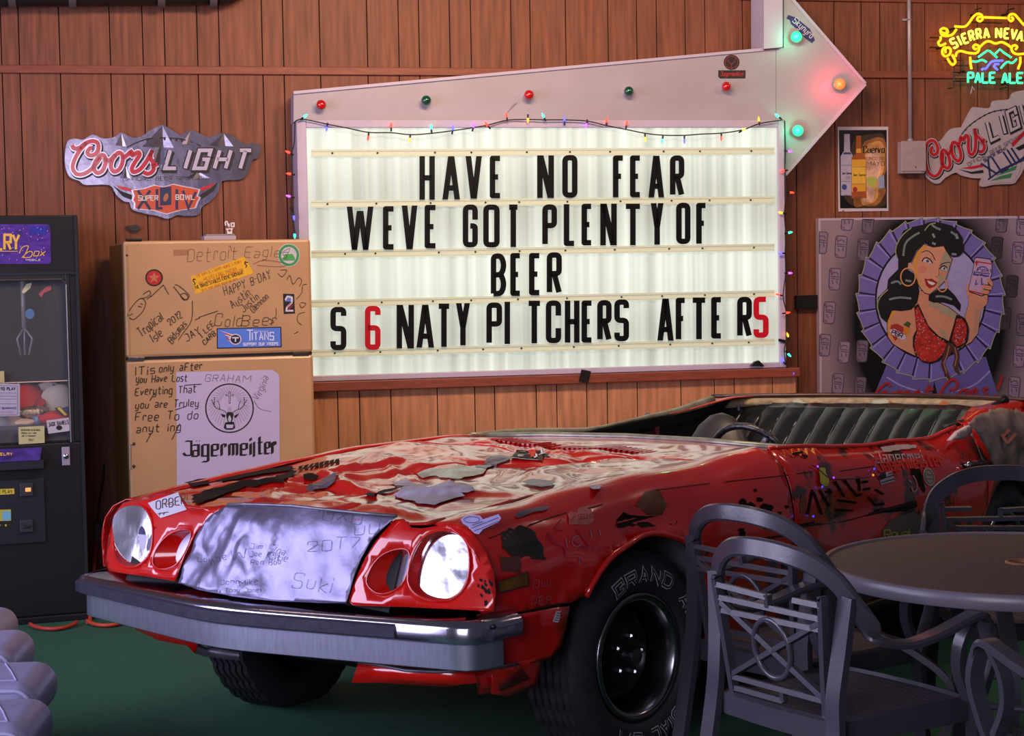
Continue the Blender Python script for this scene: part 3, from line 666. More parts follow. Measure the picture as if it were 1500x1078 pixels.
pen(SQ, cQ, [[(100, 495), (216, 495)], [(100, 685), (216, 685)], [(222, 518), (385, 516)], [(222, 712), (385, 712)], [(150, 635), (205, 635)], [(150, 655), (205, 655)], [(130, 845), (200, 850)], [(250, 872), (340, 872)]], 4, ink('#54485a'), s3, .0042, 'label_rule')
# conduit and box
m_galv = mat('painted_conduit', '#a79aa0', .4, metal=.3, vary=.1)
ct = wallat(1333, 100, .016); a = ct.pt(1330.5, -120); b = ct.pt(1333.5, 207)
co = empty('conduit', ct.M, 'thin grey metal conduit running down the wall into the grey box', 'pipe')
MB().tube([(a.x, a.y, 0), (b.x, b.y, 0)], .0115, 14).build('pipe', m_galv, co, smooth=True)
q = ct.pt(1331, 29); MB().box(q.x - .035, q.x + .014, q.y - .006, q.y + .006, -.014, .0).tube([(q.x - .014, q.y, -.012), (q.x - .013, q.y, .012), (q.x + .013, q.y, .012), (q.x + .014, q.y, -.012)], .003, 6).build('strap', m_galv, co)
MB().lathe([(.012, 0), (.017, .0), (.017, .012), (.012, .014)], (b.x, b.y, 0), (0, 1, 0), 12).build('connector', m_galv, co, smooth=True)
jb = wallat(1339, 230, 0); bx = empty('junction_box', jb.M, 'grey metal electrical box at the foot of the conduit', 'electrical box')
m_box = mat('box_grey_paint', '#a08f92', .5, vary=.08, vscale=20)
p0 = jb.pt(1322, 254, .07); p1 = jb.pt(1356, 207, .07)
MB().box(p0.x, p1.x, p0.y, p1.y, .002, .058).build('housing', m_box, bx, bevel=.004)
MB().box(p0.x - .003, p1.x + .003, p0.y + .012, p1.y + .003, .0585, .068).build('cover', m_box, bx, bevel=.003)
MB().box(p0.x + .02, p1.x - .02, p0.y + .0, p0.y + .011, .059, .066).build('latch', m_galv, bx, bevel=.002)
MB().ball(((p0.x + p1.x) / 2 + .01, p0.y + .035, .069), .004, 8).build('screw', m_screw, bx)
# neon sign
NS = wallat(1450, 85, .085)
neon = empty('neon_sign', NS.M, 'neon beer sign with orange scroll, green mountains and yellow lettering, top right', 'neon sign')
cN = (7.7, 1340, 0)
ORG = [smooth([(375, 345), (345, 375), (305, 365), (290, 340), (320, 318), (360, 330), (372, 365), (345, 395), (300, 385)], 4), smooth([(290, 355), (310, 395), (370, 405), (430, 385), (470, 330)], 4), smooth([(450, 297), (560, 300), (610, 260), (660, 190), (710, 155), (755, 170), (765, 215), (735, 240), (705, 220), (720, 190), (745, 195)], 4),
       [(785, 195), (1035, 203)], smooth([(1090, 190), (1110, 215), (1090, 238), (1060, 215), (1070, 170), (1120, 160), (1170, 210), (1232, 280), (1290, 300), (1350, 303)], 4), smooth([(292, 410), (290, 450), (265, 480), (290, 515), (350, 490)], 4),
       smooth([(350, 600), (345, 560), (375, 535), (405, 560), (395, 610), (345, 635), (310, 600), (320, 550), (350, 530)], 4), smooth([(368, 655), (400, 710), (430, 730), (458, 700), (440, 650), (420, 615)], 4),
       smooth([(460, 640), (475, 595), (520, 575), (600, 595), (690, 600), (725, 560), (715, 515), (680, 505), (660, 530), (680, 555), (700, 545)], 4), smooth([(735, 530), (790, 480), (840, 465), (910, 490), (980, 475), (1040, 500), (1080, 530)], 4),
       smooth([(1135, 560), (1155, 530), (1130, 510), (1095, 530), (1100, 580), (1150, 610), (1232, 605), (1310, 590), (1370, 580), (1390, 630)], 4), [(625, 640), (628, 710), (640, 780)], [(1190, 640), (1190, 710), (1165, 780)]]
GRN = [[(715, 645), (820, 570), (845, 575), (930, 650)], [(910, 605), (960, 555), (1000, 590), (1090, 650)], smooth([(650, 690), (700, 695), (760, 675), (810, 700)], 4), smooth([(970, 770), (1040, 700), (1100, 710), (1150, 665)], 4)]
BLU = [[(755, 790), (770, 775), (800, 775), (830, 740), (860, 700), (905, 685), (995, 683)], [(950, 722), (905, 725), (890, 745), (935, 790)]]
YEL = []
for c_, x_, y_, a_ in (('S', 448, 545, 30), ('I', 528, 505, 26), ('E', 562, 492, 20), ('R', 632, 462, 15), ('R', 708, 440, 10), ('A', 784, 428, 4), ('N', 918, 425, 0), ('E', 1010, 430, -3), ('V', 1082, 436, -8), ('A', 1152, 452, -12), ('D', 1240, 470, -16), ('A', 1310, 500, -22)):
    YEL += text(c_, x_, y_, 108, 56 if c_ in 'NVA' else 46, math.radians(a_), r=14)
PAL = text('PALE', 600, 932, 112, 62, 0, gap=24, r=16, right=905) + text('ALE', 985, 935, 112, 62, 0, gap=24, r=16, right=1218)
for nm, pl, h, r, e, z in (('orange_tube', ORG, '#ffa010', .0068, 2.4, 0), ('green_tube', GRN, '#38e898', .0062, 1.6, 0), ('blue_tube', BLU, '#5058ff', .0068, 2.6, .004), ('yellow_tube', YEL, '#f4ec50', .0062, 1.9, .004), ('green_tube', PAL, '#3cf09a', .0064, 1.8, .004)):
    for i, p in enumerate(pl):
        cl = p[-1] == '*'
        if cl: p = p[:-1]
        q = [NS.pt(*c, z) for c in tr(p, *cN)]
        MB().tube(q, r, 7, closed=cl).build(nm, mat('neon_' + h[1:], h, .3, emit=e), neon, smooth=True)
m_wire = mat('neon_bracket_black', '#0b0a0c', .5)
for pts in ([(750, 90), (685, 110), (680, 160)], [(1120, 95), (1040, 115), (1035, 160)], [(370, 1000), (440, 990), (445, 740), (600, 740)], [(430, 815), (600, 820)], [(430, 915), (600, 915)], [(170, 425), (270, 425)], [(170, 535), (300, 535)], [(330, 680), (400, 680), (540, 680), (540, 810)], [(960, 1005), (1030, 985), (1040, 940)], [(640, 250), (980, 262)], [(360, 330), (430, 325)]):
    q = [NS.pt(*c, -.03) for c in tr(pts, *cN)]; MB().tube(q, .004, 6).build('bracket', m_wire, neon)
for x, y in ((680, 160), (1035, 160), (540, 810), (1040, 940), (300, 535), (430, 325)):
    q = NS.pt(*tr([(x, y)], *cN)[0], -.03); MB().tube([(q.x, q.y, -.084), (q.x, q.y, -.006)], .006, 6).build('standoff', m_wire, neon)
q = NS.pt(1422, 127, -.02); MB().tube([(q.x - .01, q.y - .04, 0), (q.x, q.y, 0), (q.x + .01, q.y - .02, .005)], .003, 5).build('hanging_wire', mat('wire_grey', '#b7a9b4', .4), neon)
# ---------------------------------------------------------------- pin-up board
SPn = wallat(1350, 450, .05)
pin = empty('pinup_board', SPn.M, 'large printed board of a black-haired woman raising a beer can, behind the car', 'poster')
u0 = SPn.pt(1197, 320); u1 = SPn.pt(1203, 575); xL = (u0.x + u1.x) / 2; yT = SPn.pt(1350, 318).y; xR = SPn.pt(1560, 400).x; yB = SPn.pt(1350, 640).y
MB().box(xL, xR, yB, yT, -.045, 0).build('board', mat('board_edge', '#b7a5c0', .4), pin, bevel=.002)
cH = (3.369, 1180, 300)
def shade_panel():
    m = bpy.data.materials.new('printed_backdrop'); m.use_nodes = True; nt = m.node_tree; b = nt.nodes['Principled BSDF']; b.inputs['Roughness'].default_value = .38
    tc = nt.nodes.new('ShaderNodeTexCoord'); c = SPn.pt(1362, 470)
    mp = nt.nodes.new('ShaderNodeMapping'); mp.vector_type = 'POINT'; mp.inputs['Location'].default_value = (-c.x / .64, -c.y / .86, 0); mp.inputs['Scale'].default_value = (1 / .64, 1 / .86, 0)
    nt.links.new(tc.outputs['Object'], mp.inputs[0]); ln = nt.nodes.new('ShaderNodeVectorMath'); ln.operation = 'LENGTH'; nt.links.new(mp.outputs[0], ln.inputs[0])
    r = nt.nodes.new('ShaderNodeValToRGB'); e = r.color_ramp.elements; e[0].position = .70; e[0].color = lin('#0b090b'); e[1].position = 1.0; e[1].color = lin('#93808f')
    nt.links.new(ln.outputs['Value'], r.inputs[0]); nt.links.new(r.outputs[0], b.inputs['Base Color']); return m
x_, y_ = xL + .012, yT - .012
MB().add([(x_, yB, .001), (xR, yB, .001), (xR, y_, .001), (x_, y_, .001)], [(0, 1, 2, 3)]).build('backdrop_print', shade_panel(), pin)
def can_print(cx, cy, k=1.0, dim=0):
    g = lambda p: [(cx + a * k, cy + b * k) for a, b in p]
    body = ['#8b7690', '#6a5a6e', '#3a323c'][dim]; dk = ['#4a4462', '#3a3650', '#24202c'][dim]; rd = ['#7a4450', '#5c3640', '#33222a'][dim]
    return [('can_body', body, g([(-26, -45), (-18, -52), (22, -50), (30, -42), (22, 48), (12, 56), (-22, 54), (-30, 44)])), ('can_red', rd, g([(-26, -40), (-14, -46), (-16, -20)])), ('can_red', rd, g([(-30, 40), (-12, 50), (-10, 44), (-29, 34)])),
            ('can_blue', dk, [g(ell(0, -18, 17, 14, 12, 0, 180, 360)), g([(-20, -12), (20, -8)]), g([(-18, -2), (20, 2)]), g([(-14, 8), (-10, 26)]), g([(8, 6), (12, 24)]), g([(-26, -45), (-18, -52), (22, -50), (30, -42), (22, 48), (12, 56), (-22, 54), (-30, 44)]) + ['*']])]
prints = {}
cans = [(80, 185, 0), (175, 205, 0), (285, 220, 1), (145, 365, 0), (118, 530, 0), (95, 690, 0), (190, 725, 0), (280, 720, 1), (160, 885, 0), (270, 900, 1), (308, 85, 1), (205, 70, 0), (300, 555, 2), (1050, 235, 0), (968, 80, 1), (1070, 95, 0), (945, 210, 2), (1020, 400, 2), (1055, 745, 0), (1030, 900, 0), (1070, 590, 1), (985, 560, 2)]
for cx, cy, d in cans:
    for nm, h, pts in can_print(cx, cy, 1, d):
        if nm == 'can_body' and cy < 110: pts = [(a, max(b, 70)) for a, b in pts]
        if cx < 90 and nm != 'can_blue': pts = [(max(a, 68), b) for a, b in pts]
        if nm == 'can_blue': lines(SPn, nm, [tr([p if p == '*' else (max(p[0], 68), max(p[1], 72)) for p in q], *cH) for q in pts], 1.3, ink(h), pin, .0022); continue
        prints.setdefault((nm, h), []).append(tr(pts, *cH))
zz = {'can_body': .0016, 'can_red': .002, 'can_blue': .0022}
for (nm, h), pl in prints.items(): poly(SPn, nm, pl, ink(h), pin, zz[nm])
# skirt, frill, mirror behind the figure
T = lambda p: tr(p, *cH)
c1 = (6.7375, 1240, 320); c3 = (6.74, 1280, 440)
VI = ink('#6a5fa8'); VD = ink('#4c4484'); VL = ink('#8f88cc'); LG = ink('#9aa070'); BK = ink('#08070a')
poly(SPn, 'skirt_print', T([(400, 790), (330, 960), (340, 1010), (955, 1010), (950, 940), (890, 750)]), ink('#5b5296'), pin, .0016)
poly(SPn, 'skirt_gap', T([(635, 870), (612, 1000), (665, 1000)]), BK, pin, .0024)
lines(SPn, 'skirt_highlight', [T(smooth([(400, 850), (480, 895), (580, 925)], 5)), T(smooth([(720, 925), (830, 890), (910, 820)], 5))], 2.2, VL, pin, .0026)
cx, cy = 617, 465
fr_out = []; pleats = []; darks = []; lights = []; rims = []
NP = 27
for i in range(NP):
    a0 = 2 * math.pi * i / NP - .05; a1 = 2 * math.pi * (i + 1) / NP - .05
    RX, RY, rx, ry = 362, 400, 268, 292
    f = lambda a, kx, ky: (cx + kx * math.cos(a), cy + ky * math.sin(a))
    pleats.append(T([f(a0, rx, ry), f(a0, RX - 6, RY - 6), f((a0 + a1) / 2, RX - 4, RY - 4), f(a1, RX + 8, RY + 8), f(a1, rx, ry)]))
    lights.append(T([f(a1 - .02, rx, ry), f(a1 - .02, RX, RY)])); darks.append(T([f(a0, rx, ry), f(a0 + .015, RX - 8, RY - 8)]))
    rims.append(T([f(a0, RX - 6, RY - 6), f((a0 + a1) / 2, RX - 4, RY - 4), f(a1, RX + 8, RY + 8), f(a1 + .01, RX - 6, RY - 6)]))
poly(SPn, 'frill_print', pleats, VI, pin, .003)
lines(SPn, 'frill_highlight', lights, 1.6, VL, pin, .0034); lines(SPn, 'frill_shadow', darks, 2.4, ink('#1c1838'), pin, .0036)
lines(SPn, 'frill_edge', rims, 1.1, LG, pin, .0036)
poly(SPn, 'oval_outline', T(ell(cx, cy, 275, 300, 40)), BK, pin, .004)
poly(SPn, 'oval_print', T(ell(cx, cy, 266, 290, 40)), ink('#9b93c6'), pin, .0045)
SK = ink('#c08468'); SKS = ink('#a8806c'); SKG = ink('#9a8c78'); SKY = ink('#c98a3a'); HR = BK; HL = ink('#8fa0a2')
A1 = lambda p: tr(p, *c1); A3 = lambda p: tr(p, *c3); A2 = lambda p: tr(p, 8.98, 1380, 330)
# body: torso, arm, raised arm
body = A3([(130, 150), (160, 100), (240, 90), (330, 90), (400, 60), (440, 20), (450, -90), (520, -130), (560, -40), (600, 0), (740, 60), (830, 130), (900, 180), (940, 290), (930, 400), (880, 470), (760, 480), (650, 560), (540, 620), (430, 560), (380, 540), (260, 480), (180, 430), (130, 360)])
poly(SPn, 'body_outline', [body], BK, pin, .0052)
kk = lambda q, f, c: [(c[0] + (p[0] - c[0]) * f, c[1] + (p[1] - c[1]) * f) for p in q]
poly(SPn, 'body_print', [kk(body, .975, A3([(530, 300)])[0])], SK, pin, .0056)
poly(SPn, 'body_shade', [A3([(560, 0), (740, 70), (820, 140), (812, 190), (700, 140), (590, 70), (540, 60)]), A3([(700, 300), (735, 395), (690, 370), (640, 270)])], SKG, pin, .006)
poly(SPn, 'arm_highlight', [A3([(140, 150), (200, 100), (230, 100), (170, 180), (150, 300), (200, 420), (150, 370), (134, 300)])], SKY, pin, .006)
arm = A3([(935, 20), (925, -60), (960, -150), (1080, -150), (1130, -60), (1125, 20), (1060, 95), (1045, 200), (1030, 330), (960, 420), (900, 455), (935, 400), (945, 290), (895, 165)])
poly(SPn, 'raised_arm_outline', [arm], BK, pin, .0064); poly(SPn, 'raised_arm_print', [kk(arm, .96, A3([(1000, 150)])[0])], SK, pin, .0068)
poly(SPn, 'raised_arm_shade', [A3([(1000, 90), (1050, 80), (1030, 300), (980, 380)])], SKS, pin, .0071)
# bikini top
poly(SPn, 'bikini_outline', [A3([(398, 60), (440, 30), (480, 120), (540, 250), (640, 350), (740, 400), (770, 300), (815, 140), (880, 160), (925, 220), (940, 310), (915, 410), (860, 465), (800, 470), (780, 520), (700, 560), (640, 600), (560, 628), (480, 610), (410, 540), (385, 450), (385, 360), (420, 290)])], ink('#1a0c0c'), pin, .0074)
poly(SPn, 'bikini_print', [A3([(405, 100), (438, 60), (500, 200), (560, 300), (640, 370), (720, 430), (690, 520), (620, 590), (540, 610), (470, 590), (415, 520), (398, 430), (425, 300)]), A3([(770, 390), (820, 180), (870, 180), (915, 250), (915, 350), (880, 430), (820, 455)])], mat('bikini_red', '#a82a22', .5, vary=.5, vscale=60), pin, .0078)
mb = MB()
for i in range(70):
    q = random.choice([(random.uniform(410, 700), random.uniform(330, 590)), (random.uniform(420, 500), random.uniform(90, 330)), (random.uniform(800, 900), random.uniform(200, 440))])
    polyfill(mb, SPn, A3(ell(q[0], q[1], 5, 5, 6)), .0082)
tag(mb.build('sequin_print', ink('#a8a4b4'), pin, weld=False), kind='stuff')
poly(SPn, 'bow_print', [A3([(730, 420), (790, 430), (760, 520), (700, 600), (720, 680), (755, 760), (755, 810), (700, 730), (665, 650), (670, 590)]), A3([(790, 440), (840, 500), (845, 600), (830, 670), (855, 740), (800, 700), (780, 640), (800, 560), (770, 480)])], ink('#4a2a26'), pin, .008)
lines(SPn, 'bow_highlight', [A3([(745, 450), (720, 550), (690, 620), (720, 720)]), A3([(800, 460), (820, 560), (800, 650)])], 1.4, ink('#a06a50'), pin, .0084)
# tattoo
poly(SPn, 'tattoo_heart', [A3([(170, 240), (230, 230), (290, 260), (300, 300), (210, 400), (160, 320)])], ink('#9a2c20'), pin, .0066)
poly(SPn, 'tattoo_flower', [A3(ell(325, 300, 32, 40, 12)), ], ink('#c07820'), pin, .0068); poly(SPn, 'tattoo_leaf', [A3([(290, 240), (330, 205), (365, 225), (350, 270)])], ink('#3c4a2c'), pin, .0067)
poly(SPn, 'tattoo_scroll', [A3([(160, 290), (200, 280), (310, 340), (315, 380), (280, 390), (165, 330)])], ink('#b9b0c8'), pin, .007)
lines(SPn, 'tattoo_lettering', [A3(q) for q in text('PBR', 172, 330, 42, 30, math.radians(-22), gap=10)], 1.3, ink('#181428'), pin, .0074)
# hair back mass
hair = A1([(540, 180), (560, 120), (640, 85), (760, 60), (800, 40), (870, 30), (960, 50), (1040, 70), (1100, 120), (1150, 200), (1150, 300), (1110, 370), (1060, 380), (990, 340), (960, 270), (860, 280), (770, 245), (690, 320), (640, 430), (600, 440), (600, 500), (690, 560), (720, 720), (700, 830), (640, 900), (540, 915), (450, 905), (400, 1030), (340, 980), (300, 870), (310, 780), (400, 690), (410, 600), (510, 500), (510, 400), (480, 320), (500, 240)])
poly(SPn, 'hair_print', [hair, A1([(810, 760), (900, 700), (1000, 690), (1070, 760), (1130, 850), (1120, 920), (1060, 860), (960, 830), (860, 830), (810, 810)])], HR, pin, .0072)
lines(SPn, 'hair_highlight', [A1(smooth(q, 4)) for q in ([(560, 370), (580, 250), (650, 180), (720, 140)], [(420, 800), (520, 780), (640, 790)], [(860, 150), (870, 210), (850, 250)], [(840, 60), (880, 90), (930, 110)], [(1030, 130), (1080, 170), (1090, 220)], [(1030, 350), (1060, 330), (1090, 345)], [(440, 640), (500, 620), (540, 650)], [(580, 610), (640, 620)], [(880, 770), (960, 770), (1040, 800)])], 3.0, ink('#6d7c80'), pin, .0076)
lines(SPn, 'hair_edge', [A1(smooth(q, 4)) for q in ([(495, 380), (485, 300), (540, 180), (640, 90)], [(320, 930), (305, 860), (330, 780), (410, 700)], [(770, 120), (820, 60), (880, 45)])], 1.6, ink('#8c9464'), pin, .0076)
# face
face = A1([(650, 420), (690, 330), (760, 250), (860, 280), (960, 268), (1000, 340), (1045, 400), (1010, 520), (980, 610), (900, 690), (820, 752), (770, 740), (720, 680), (690, 600), (640, 500), (600, 480), (605, 435), (640, 445)])
poly(SPn, 'face_outline', [face], ink('#2a1614'), pin, .0086)
fk = lambda f, p: kk(p, f, A1([(830, 500)])[0])
poly(SPn, 'face_print', [fk(.97, face)], ink('#c98c70'), pin, .009)
poly(SPn, 'face_light', [A1([(660, 420), (700, 330), (760, 262), (800, 280), (740, 330), (700, 420), (700, 560), (740, 690), (710, 650), (680, 540)])], SKY, pin, .0093)
poly(SPn, 'face_shade', [A1([(975, 310), (1035, 400), (1005, 520), (975, 600), (900, 680), (900, 620), (930, 520), (920, 430)])], SKG, pin, .0093)
poly(SPn, 'blush', [A1(ell(745, 500, 45, 38, 16)), A1(ell(960, 545, 22, 26, 14))], ink('#c87a66'), pin, .0096)
poly(SPn, 'neck_print', [A1([(700, 690), (780, 745), (830, 750), (805, 820), (815, 890), (860, 940), (700, 960), (650, 900), (700, 820)])], SK, pin, .0062)
poly(SPn, 'eye_white', [A1([(752, 410), (780, 395), (820, 410), (845, 445), (800, 440), (765, 428)]), A1([(928, 495), (955, 478), (985, 490), (990, 515), (955, 510)])], ink('#b9b4c0'), pin, .0099)
poly(SPn, 'iris', [A1(ell(800, 420, 15, 16, 10)), A1(ell(965, 495, 11, 12, 10))], ink('#4a4660'), pin, .0102)
lines(SPn, 'lash', [A1([(745, 425), (760, 395), (790, 385), (825, 402), (850, 440)]), A1([(918, 500), (935, 475), (965, 465), (992, 485)])], 1.5, BK, pin, .0105)
lines(SPn, 'eyebrow', [A1(smooth([(742, 335), (790, 318), (840, 345), (875, 412)], 4)), A1(smooth([(918, 470), (960, 440), (1025, 432)], 4))], 1.0, BK, pin, .0105)
poly(SPn, 'lips', [A1([(768, 590), (800, 600), (840, 592), (900, 632), (870, 670), (820, 692), (785, 660)])], ink('#8e1a20'), pin, .0099)
poly(SPn, 'teeth', [A1([(795, 612), (840, 625), (880, 640), (850, 660), (815, 645)])], ink('#d0c4cc'), pin, .0102)
lines(SPn, 'nose_line', [A1(smooth([(905, 480), (915, 530), (900, 575), (870, 570)], 4))], .9, ink('#8a5a48'), pin, .01)
lines(SPn, 'earring_print', [A1(ell(607, 577, 72, 88, 24) + ['*']), A1(ell(945, 660, 48, 62, 24, 0, -70, 170))], 1.9, ink('#c98a58'), pin, .0105)
poly(SPn, 'curl_print', [A1(ell(855, 205, 78, 72, 24)), A1(ell(1070, 290, 90, 90, 24))], HR, pin, .0108)
lines(SPn, 'curl_highlight', [A1([(850, 150), (870, 190)]), A1([(845, 240), (880, 255)]), A1([(1040, 350), (1085, 355)]), A1([(1080, 150), (1100, 200)])], 3, ink('#7a898c'), pin, .0111)
# beer can in the raised hand
can = A2([(430, 425), (460, 415), (640, 440), (660, 500), (655, 640), (560, 920), (520, 935), (360, 880), (345, 850), (400, 600)])
poly(SPn, 'held_can_outline', [can], BK, pin, .0075); poly(SPn, 'held_can_print', [kk(can, .95, A2([(510, 670)])[0])], ink('#b394b8'), pin, .0079)
poly(SPn, 'held_can_red', [A2([(430, 480), (480, 475), (450, 550)]), A2([(440, 465), (650, 500), (650, 515), (440, 485)]), A2([(355, 850), (560, 900), (555, 918), (360, 870)])], ink('#b02a2e'), pin, .0082)
lines(SPn, 'held_can_ribbon', [A2(ell(530, 600, 70, 55, 20, 0, 180, 360)), A2([(405, 640), (620, 668)]), A2([(410, 612), (625, 640)]), A2([(450, 720), (440, 780), (470, 770)]), A2([(520, 690), (520, 780), (550, 770)])], 1.8, ink('#4a4a90'), pin, .0084)
lines(SPn, 'held_can_lettering', [A2(q) for q in text('Pabst', 470, 600, 42, 30, math.radians(-6), r=4) + text('Blue Ribbon', 412, 655, 26, 18, math.radians(-7), right=612)], .8, ink('#3c3c86'), pin, .0087)
poly(SPn, 'fingers_print', [A2(smooth(q, 3, True)) for q in ([(590, 700), (640, 710), (670, 780), (640, 800), (600, 750)], [(520, 810), (560, 780), (640, 790), (645, 850), (540, 840)], [(510, 875), (560, 850), (620, 860), (600, 910), (530, 905)], [(320, 790), (345, 760), (350, 860), (380, 920), (330, 930)])], SK, pin, .009)
lines(SPn, 'finger_line', [A2([(600, 750), (640, 800)]), A2([(540, 840), (640, 855)]), A2([(530, 900), (600, 915)]), A2([(560, 780), (640, 790)])], 1.0, BK, pin, .0093)
# slogan
RD = ink('#9e231e')
GREAT = [smooth(q, 5) for q in ([(160, 850), (140, 815), (90, 840), (30, 900), (5, 960), (60, 960), (110, 930), (120, 900), (70, 905)], [(170, 905), (165, 960), (190, 920), (215, 905)], [(230, 935), (270, 925), (265, 895), (235, 905), (235, 950), (270, 960)], [(340, 900), (300, 910), (290, 950), (330, 950), (345, 905), (350, 960)], [(445, 895), (400, 910), (390, 950), (430, 950), (445, 900), (455, 955)], [(545, 830), (530, 950), (570, 950)], [(500, 890), (590, 875)],
                                 [(745, 880), (800, 880), (825, 820), (790, 780), (730, 810), (670, 890), (650, 960), (700, 1000)], [(910, 880), (860, 890), (845, 950), (890, 960), (915, 885), (915, 960)], [(960, 880), (945, 970), (975, 900), (1010, 880), (1010, 970)], [(1130, 860), (1085, 880), (1110, 920), (1090, 960), (1040, 950)], [(1270, 745), (1225, 880)], [(1205, 930), (1200, 960)])]
lines(SPn, 'slogan_lettering', [A3(q) for q in GREAT], 3.6, RD, pin, .0095)
# ---------------------------------------------------------------- duct at the top left
DP = wallat(200, 0, .10)
du = empty('duct', DP.M, 'black padded tube with a rounded end and metal straps, top left corner', 'duct')
a = DP.pt(-260, -9); b = DP.pt(318, -13)
q = [(a.x, a.y, 0), (b.x, b.y, 0), (b.x + .045, b.y + .008, 0), (b.x + .085, b.y + .030, -.005), (b.x + .11, b.y + .07, -.01), (b.x + .12, b.y + .30, -.01)]
MB().tube(smooth(q[1:], 4), .072, 16).tube(q[:2], .072, 16).build('tube', mat('duct_black_rubber', '#141517', .55, bump=.2, bscale=30), du, smooth=True)
for px in (18, 106, 236, 312):
    p = DP.pt(px, -10); MB().tube([(p.x - .018, p.y, 0), (p.x + .018, p.y, 0)], .075, 16).build('strap', mat('strap_metal', '#6b6468', .45, metal=.5), du, smooth=True, auto=40)
    MB().box(p.x - .012, p.x + .012, p.y + .04, p.y + .34, -.10, .03).build('hanger', mat('strap_metal', '#6b6468'), du)
# small leftovers on the wall
MW = wallat(193, 333, .004)
o = poly(MW, 'broken_hook', [(185, 331), (200, 329), (207, 334), (202, 339), (194, 338)], mat('dull_iron', '#2c2426', .5), None, .02, .024); o.matrix_world = MW.M
tag(o, 'small broken dark iron hook on the panelling above the refrigerator', 'hook')
# ---------------------------------------------------------------- refrigerator
FY = math.radians(18.5)
def yawplane(px, py, depthY, yaw, tilt=0):
    r = ray(px, py); O = CAM + r * (depthY / r.y)
    ex = Vector((math.cos(yaw), math.sin(yaw), 0)); ez = Vector((math.sin(yaw), -math.cos(yaw), 0)); ey = Vector((0, 0, 1))
    if tilt:
        c, s_ = math.cos(tilt), math.sin(tilt); ex, ey = ex * c + ey * s_, ey * c - ex * s_
    return Plane(O, ex, ey, ez)
FR = yawplane(455, 350, 8.62, FY)
x1 = 0; x0 = FR.pt(184, 500).x; ztop = FR.O.z
FR = Plane(Vector((FR.O.x, FR.O.y, 0)) + FR.M.to_3x3() @ Vector(((x0) / 2, 0, 0)), Vector((math.cos(FY), math.sin(FY), 0)), UP, FR.n)
hw = abs(x0) / 2
fridge = empty('refrigerator', FR.M, 'tan two-door refrigerator covered in stickers and marker writing, left of the marquee', 'refrigerator')
m_fr = mat('almond_enamel', '#b58e68', .38, vary=.10, vscale=3, bump=.04, bscale=120, coat=.2, dark='#9c7446', dscale=5, damt=.30)
m_frs = mat('almond_enamel_side', '#b08a52', .42, vary=.12, vscale=3)
ydiv = FR.pt(320, 522).y
MB().box(-hw + .004, hw - .004, .02, ztop - .008, -.66, -.062).build('cabinet', m_frs, fridge, bevel=.01)
MB().box(-hw, hw, ydiv + .006, ztop, -.06, 0).build('freezer_door', m_fr, fridge, bevel=.014)
MB().box(-hw, hw, .10, ydiv - .006, -.06, 0).build('fridge_door', m_fr, fridge, bevel=.014)
MB().box(-hw + .02, hw - .02, .0, .09, -.60, -.05).build('kick_grille', m_blk, fridge)
MB().box(-hw + .004, hw - .004, ydiv - .007, ydiv + .007, -.055, -.012).build('door_gasket', mat('gasket_dark', '#1c1a1e', .5), fridge)
m_chr = mat('chrome', '#c9c9d2', .12, metal=1)
MB().box(-hw + .01, -hw + .085, ydiv - .008, ydiv + .008, -.012, .006).build('hinge', m_chr, fridge, bevel=.002)
MB().box(-hw + .02, -hw + .09, ztop, ztop + .012, -.06, .0).build('hinge', m_blk, fridge, bevel=.003)
MB().box(hw - .10, hw - .02, ydiv - .008, ydiv + .008, -.012, .004).build('hinge', mat('dull_iron', '#2c2426'), fridge, bevel=.002)
MB().box(-hw + .016, -hw + .02, ydiv + .02, ztop - .02, -.001, .003).build('door_trim', m_frs, fridge)
# handle holes left on the lower door
mb = MB()
for py in (650, 683): q = FR.pt(196, py); mb.ball((q.x, q.y, 0), .008, 8)
q = FR.pt(186, 374); mb.ball((q.x, q.y, 0), .006, 8)
mb.build('screw_hole', m_screw, fridge)
q0 = FR.pt(195, 650); q1 = FR.pt(195, 686)
MB().tube([(q0.x, q0.y, .002), (q0.x - .015, q0.y, .004), (q1.x - .015, q1.y, .004), (q1.x, q1.y, .002)], .0025, 5).build('handle_stub', m_galv, fridge)
D = (2.695, 150, 320); D2 = (6.344, 300, 350); D3 = (5.988, 180, 520); D4 = (4.9, 170, 340)
mk = ink('#1a1512'); mk2 = ink('#4a3a2e')
pl = lambda crop, L: [tr(q, *crop) for q in L]
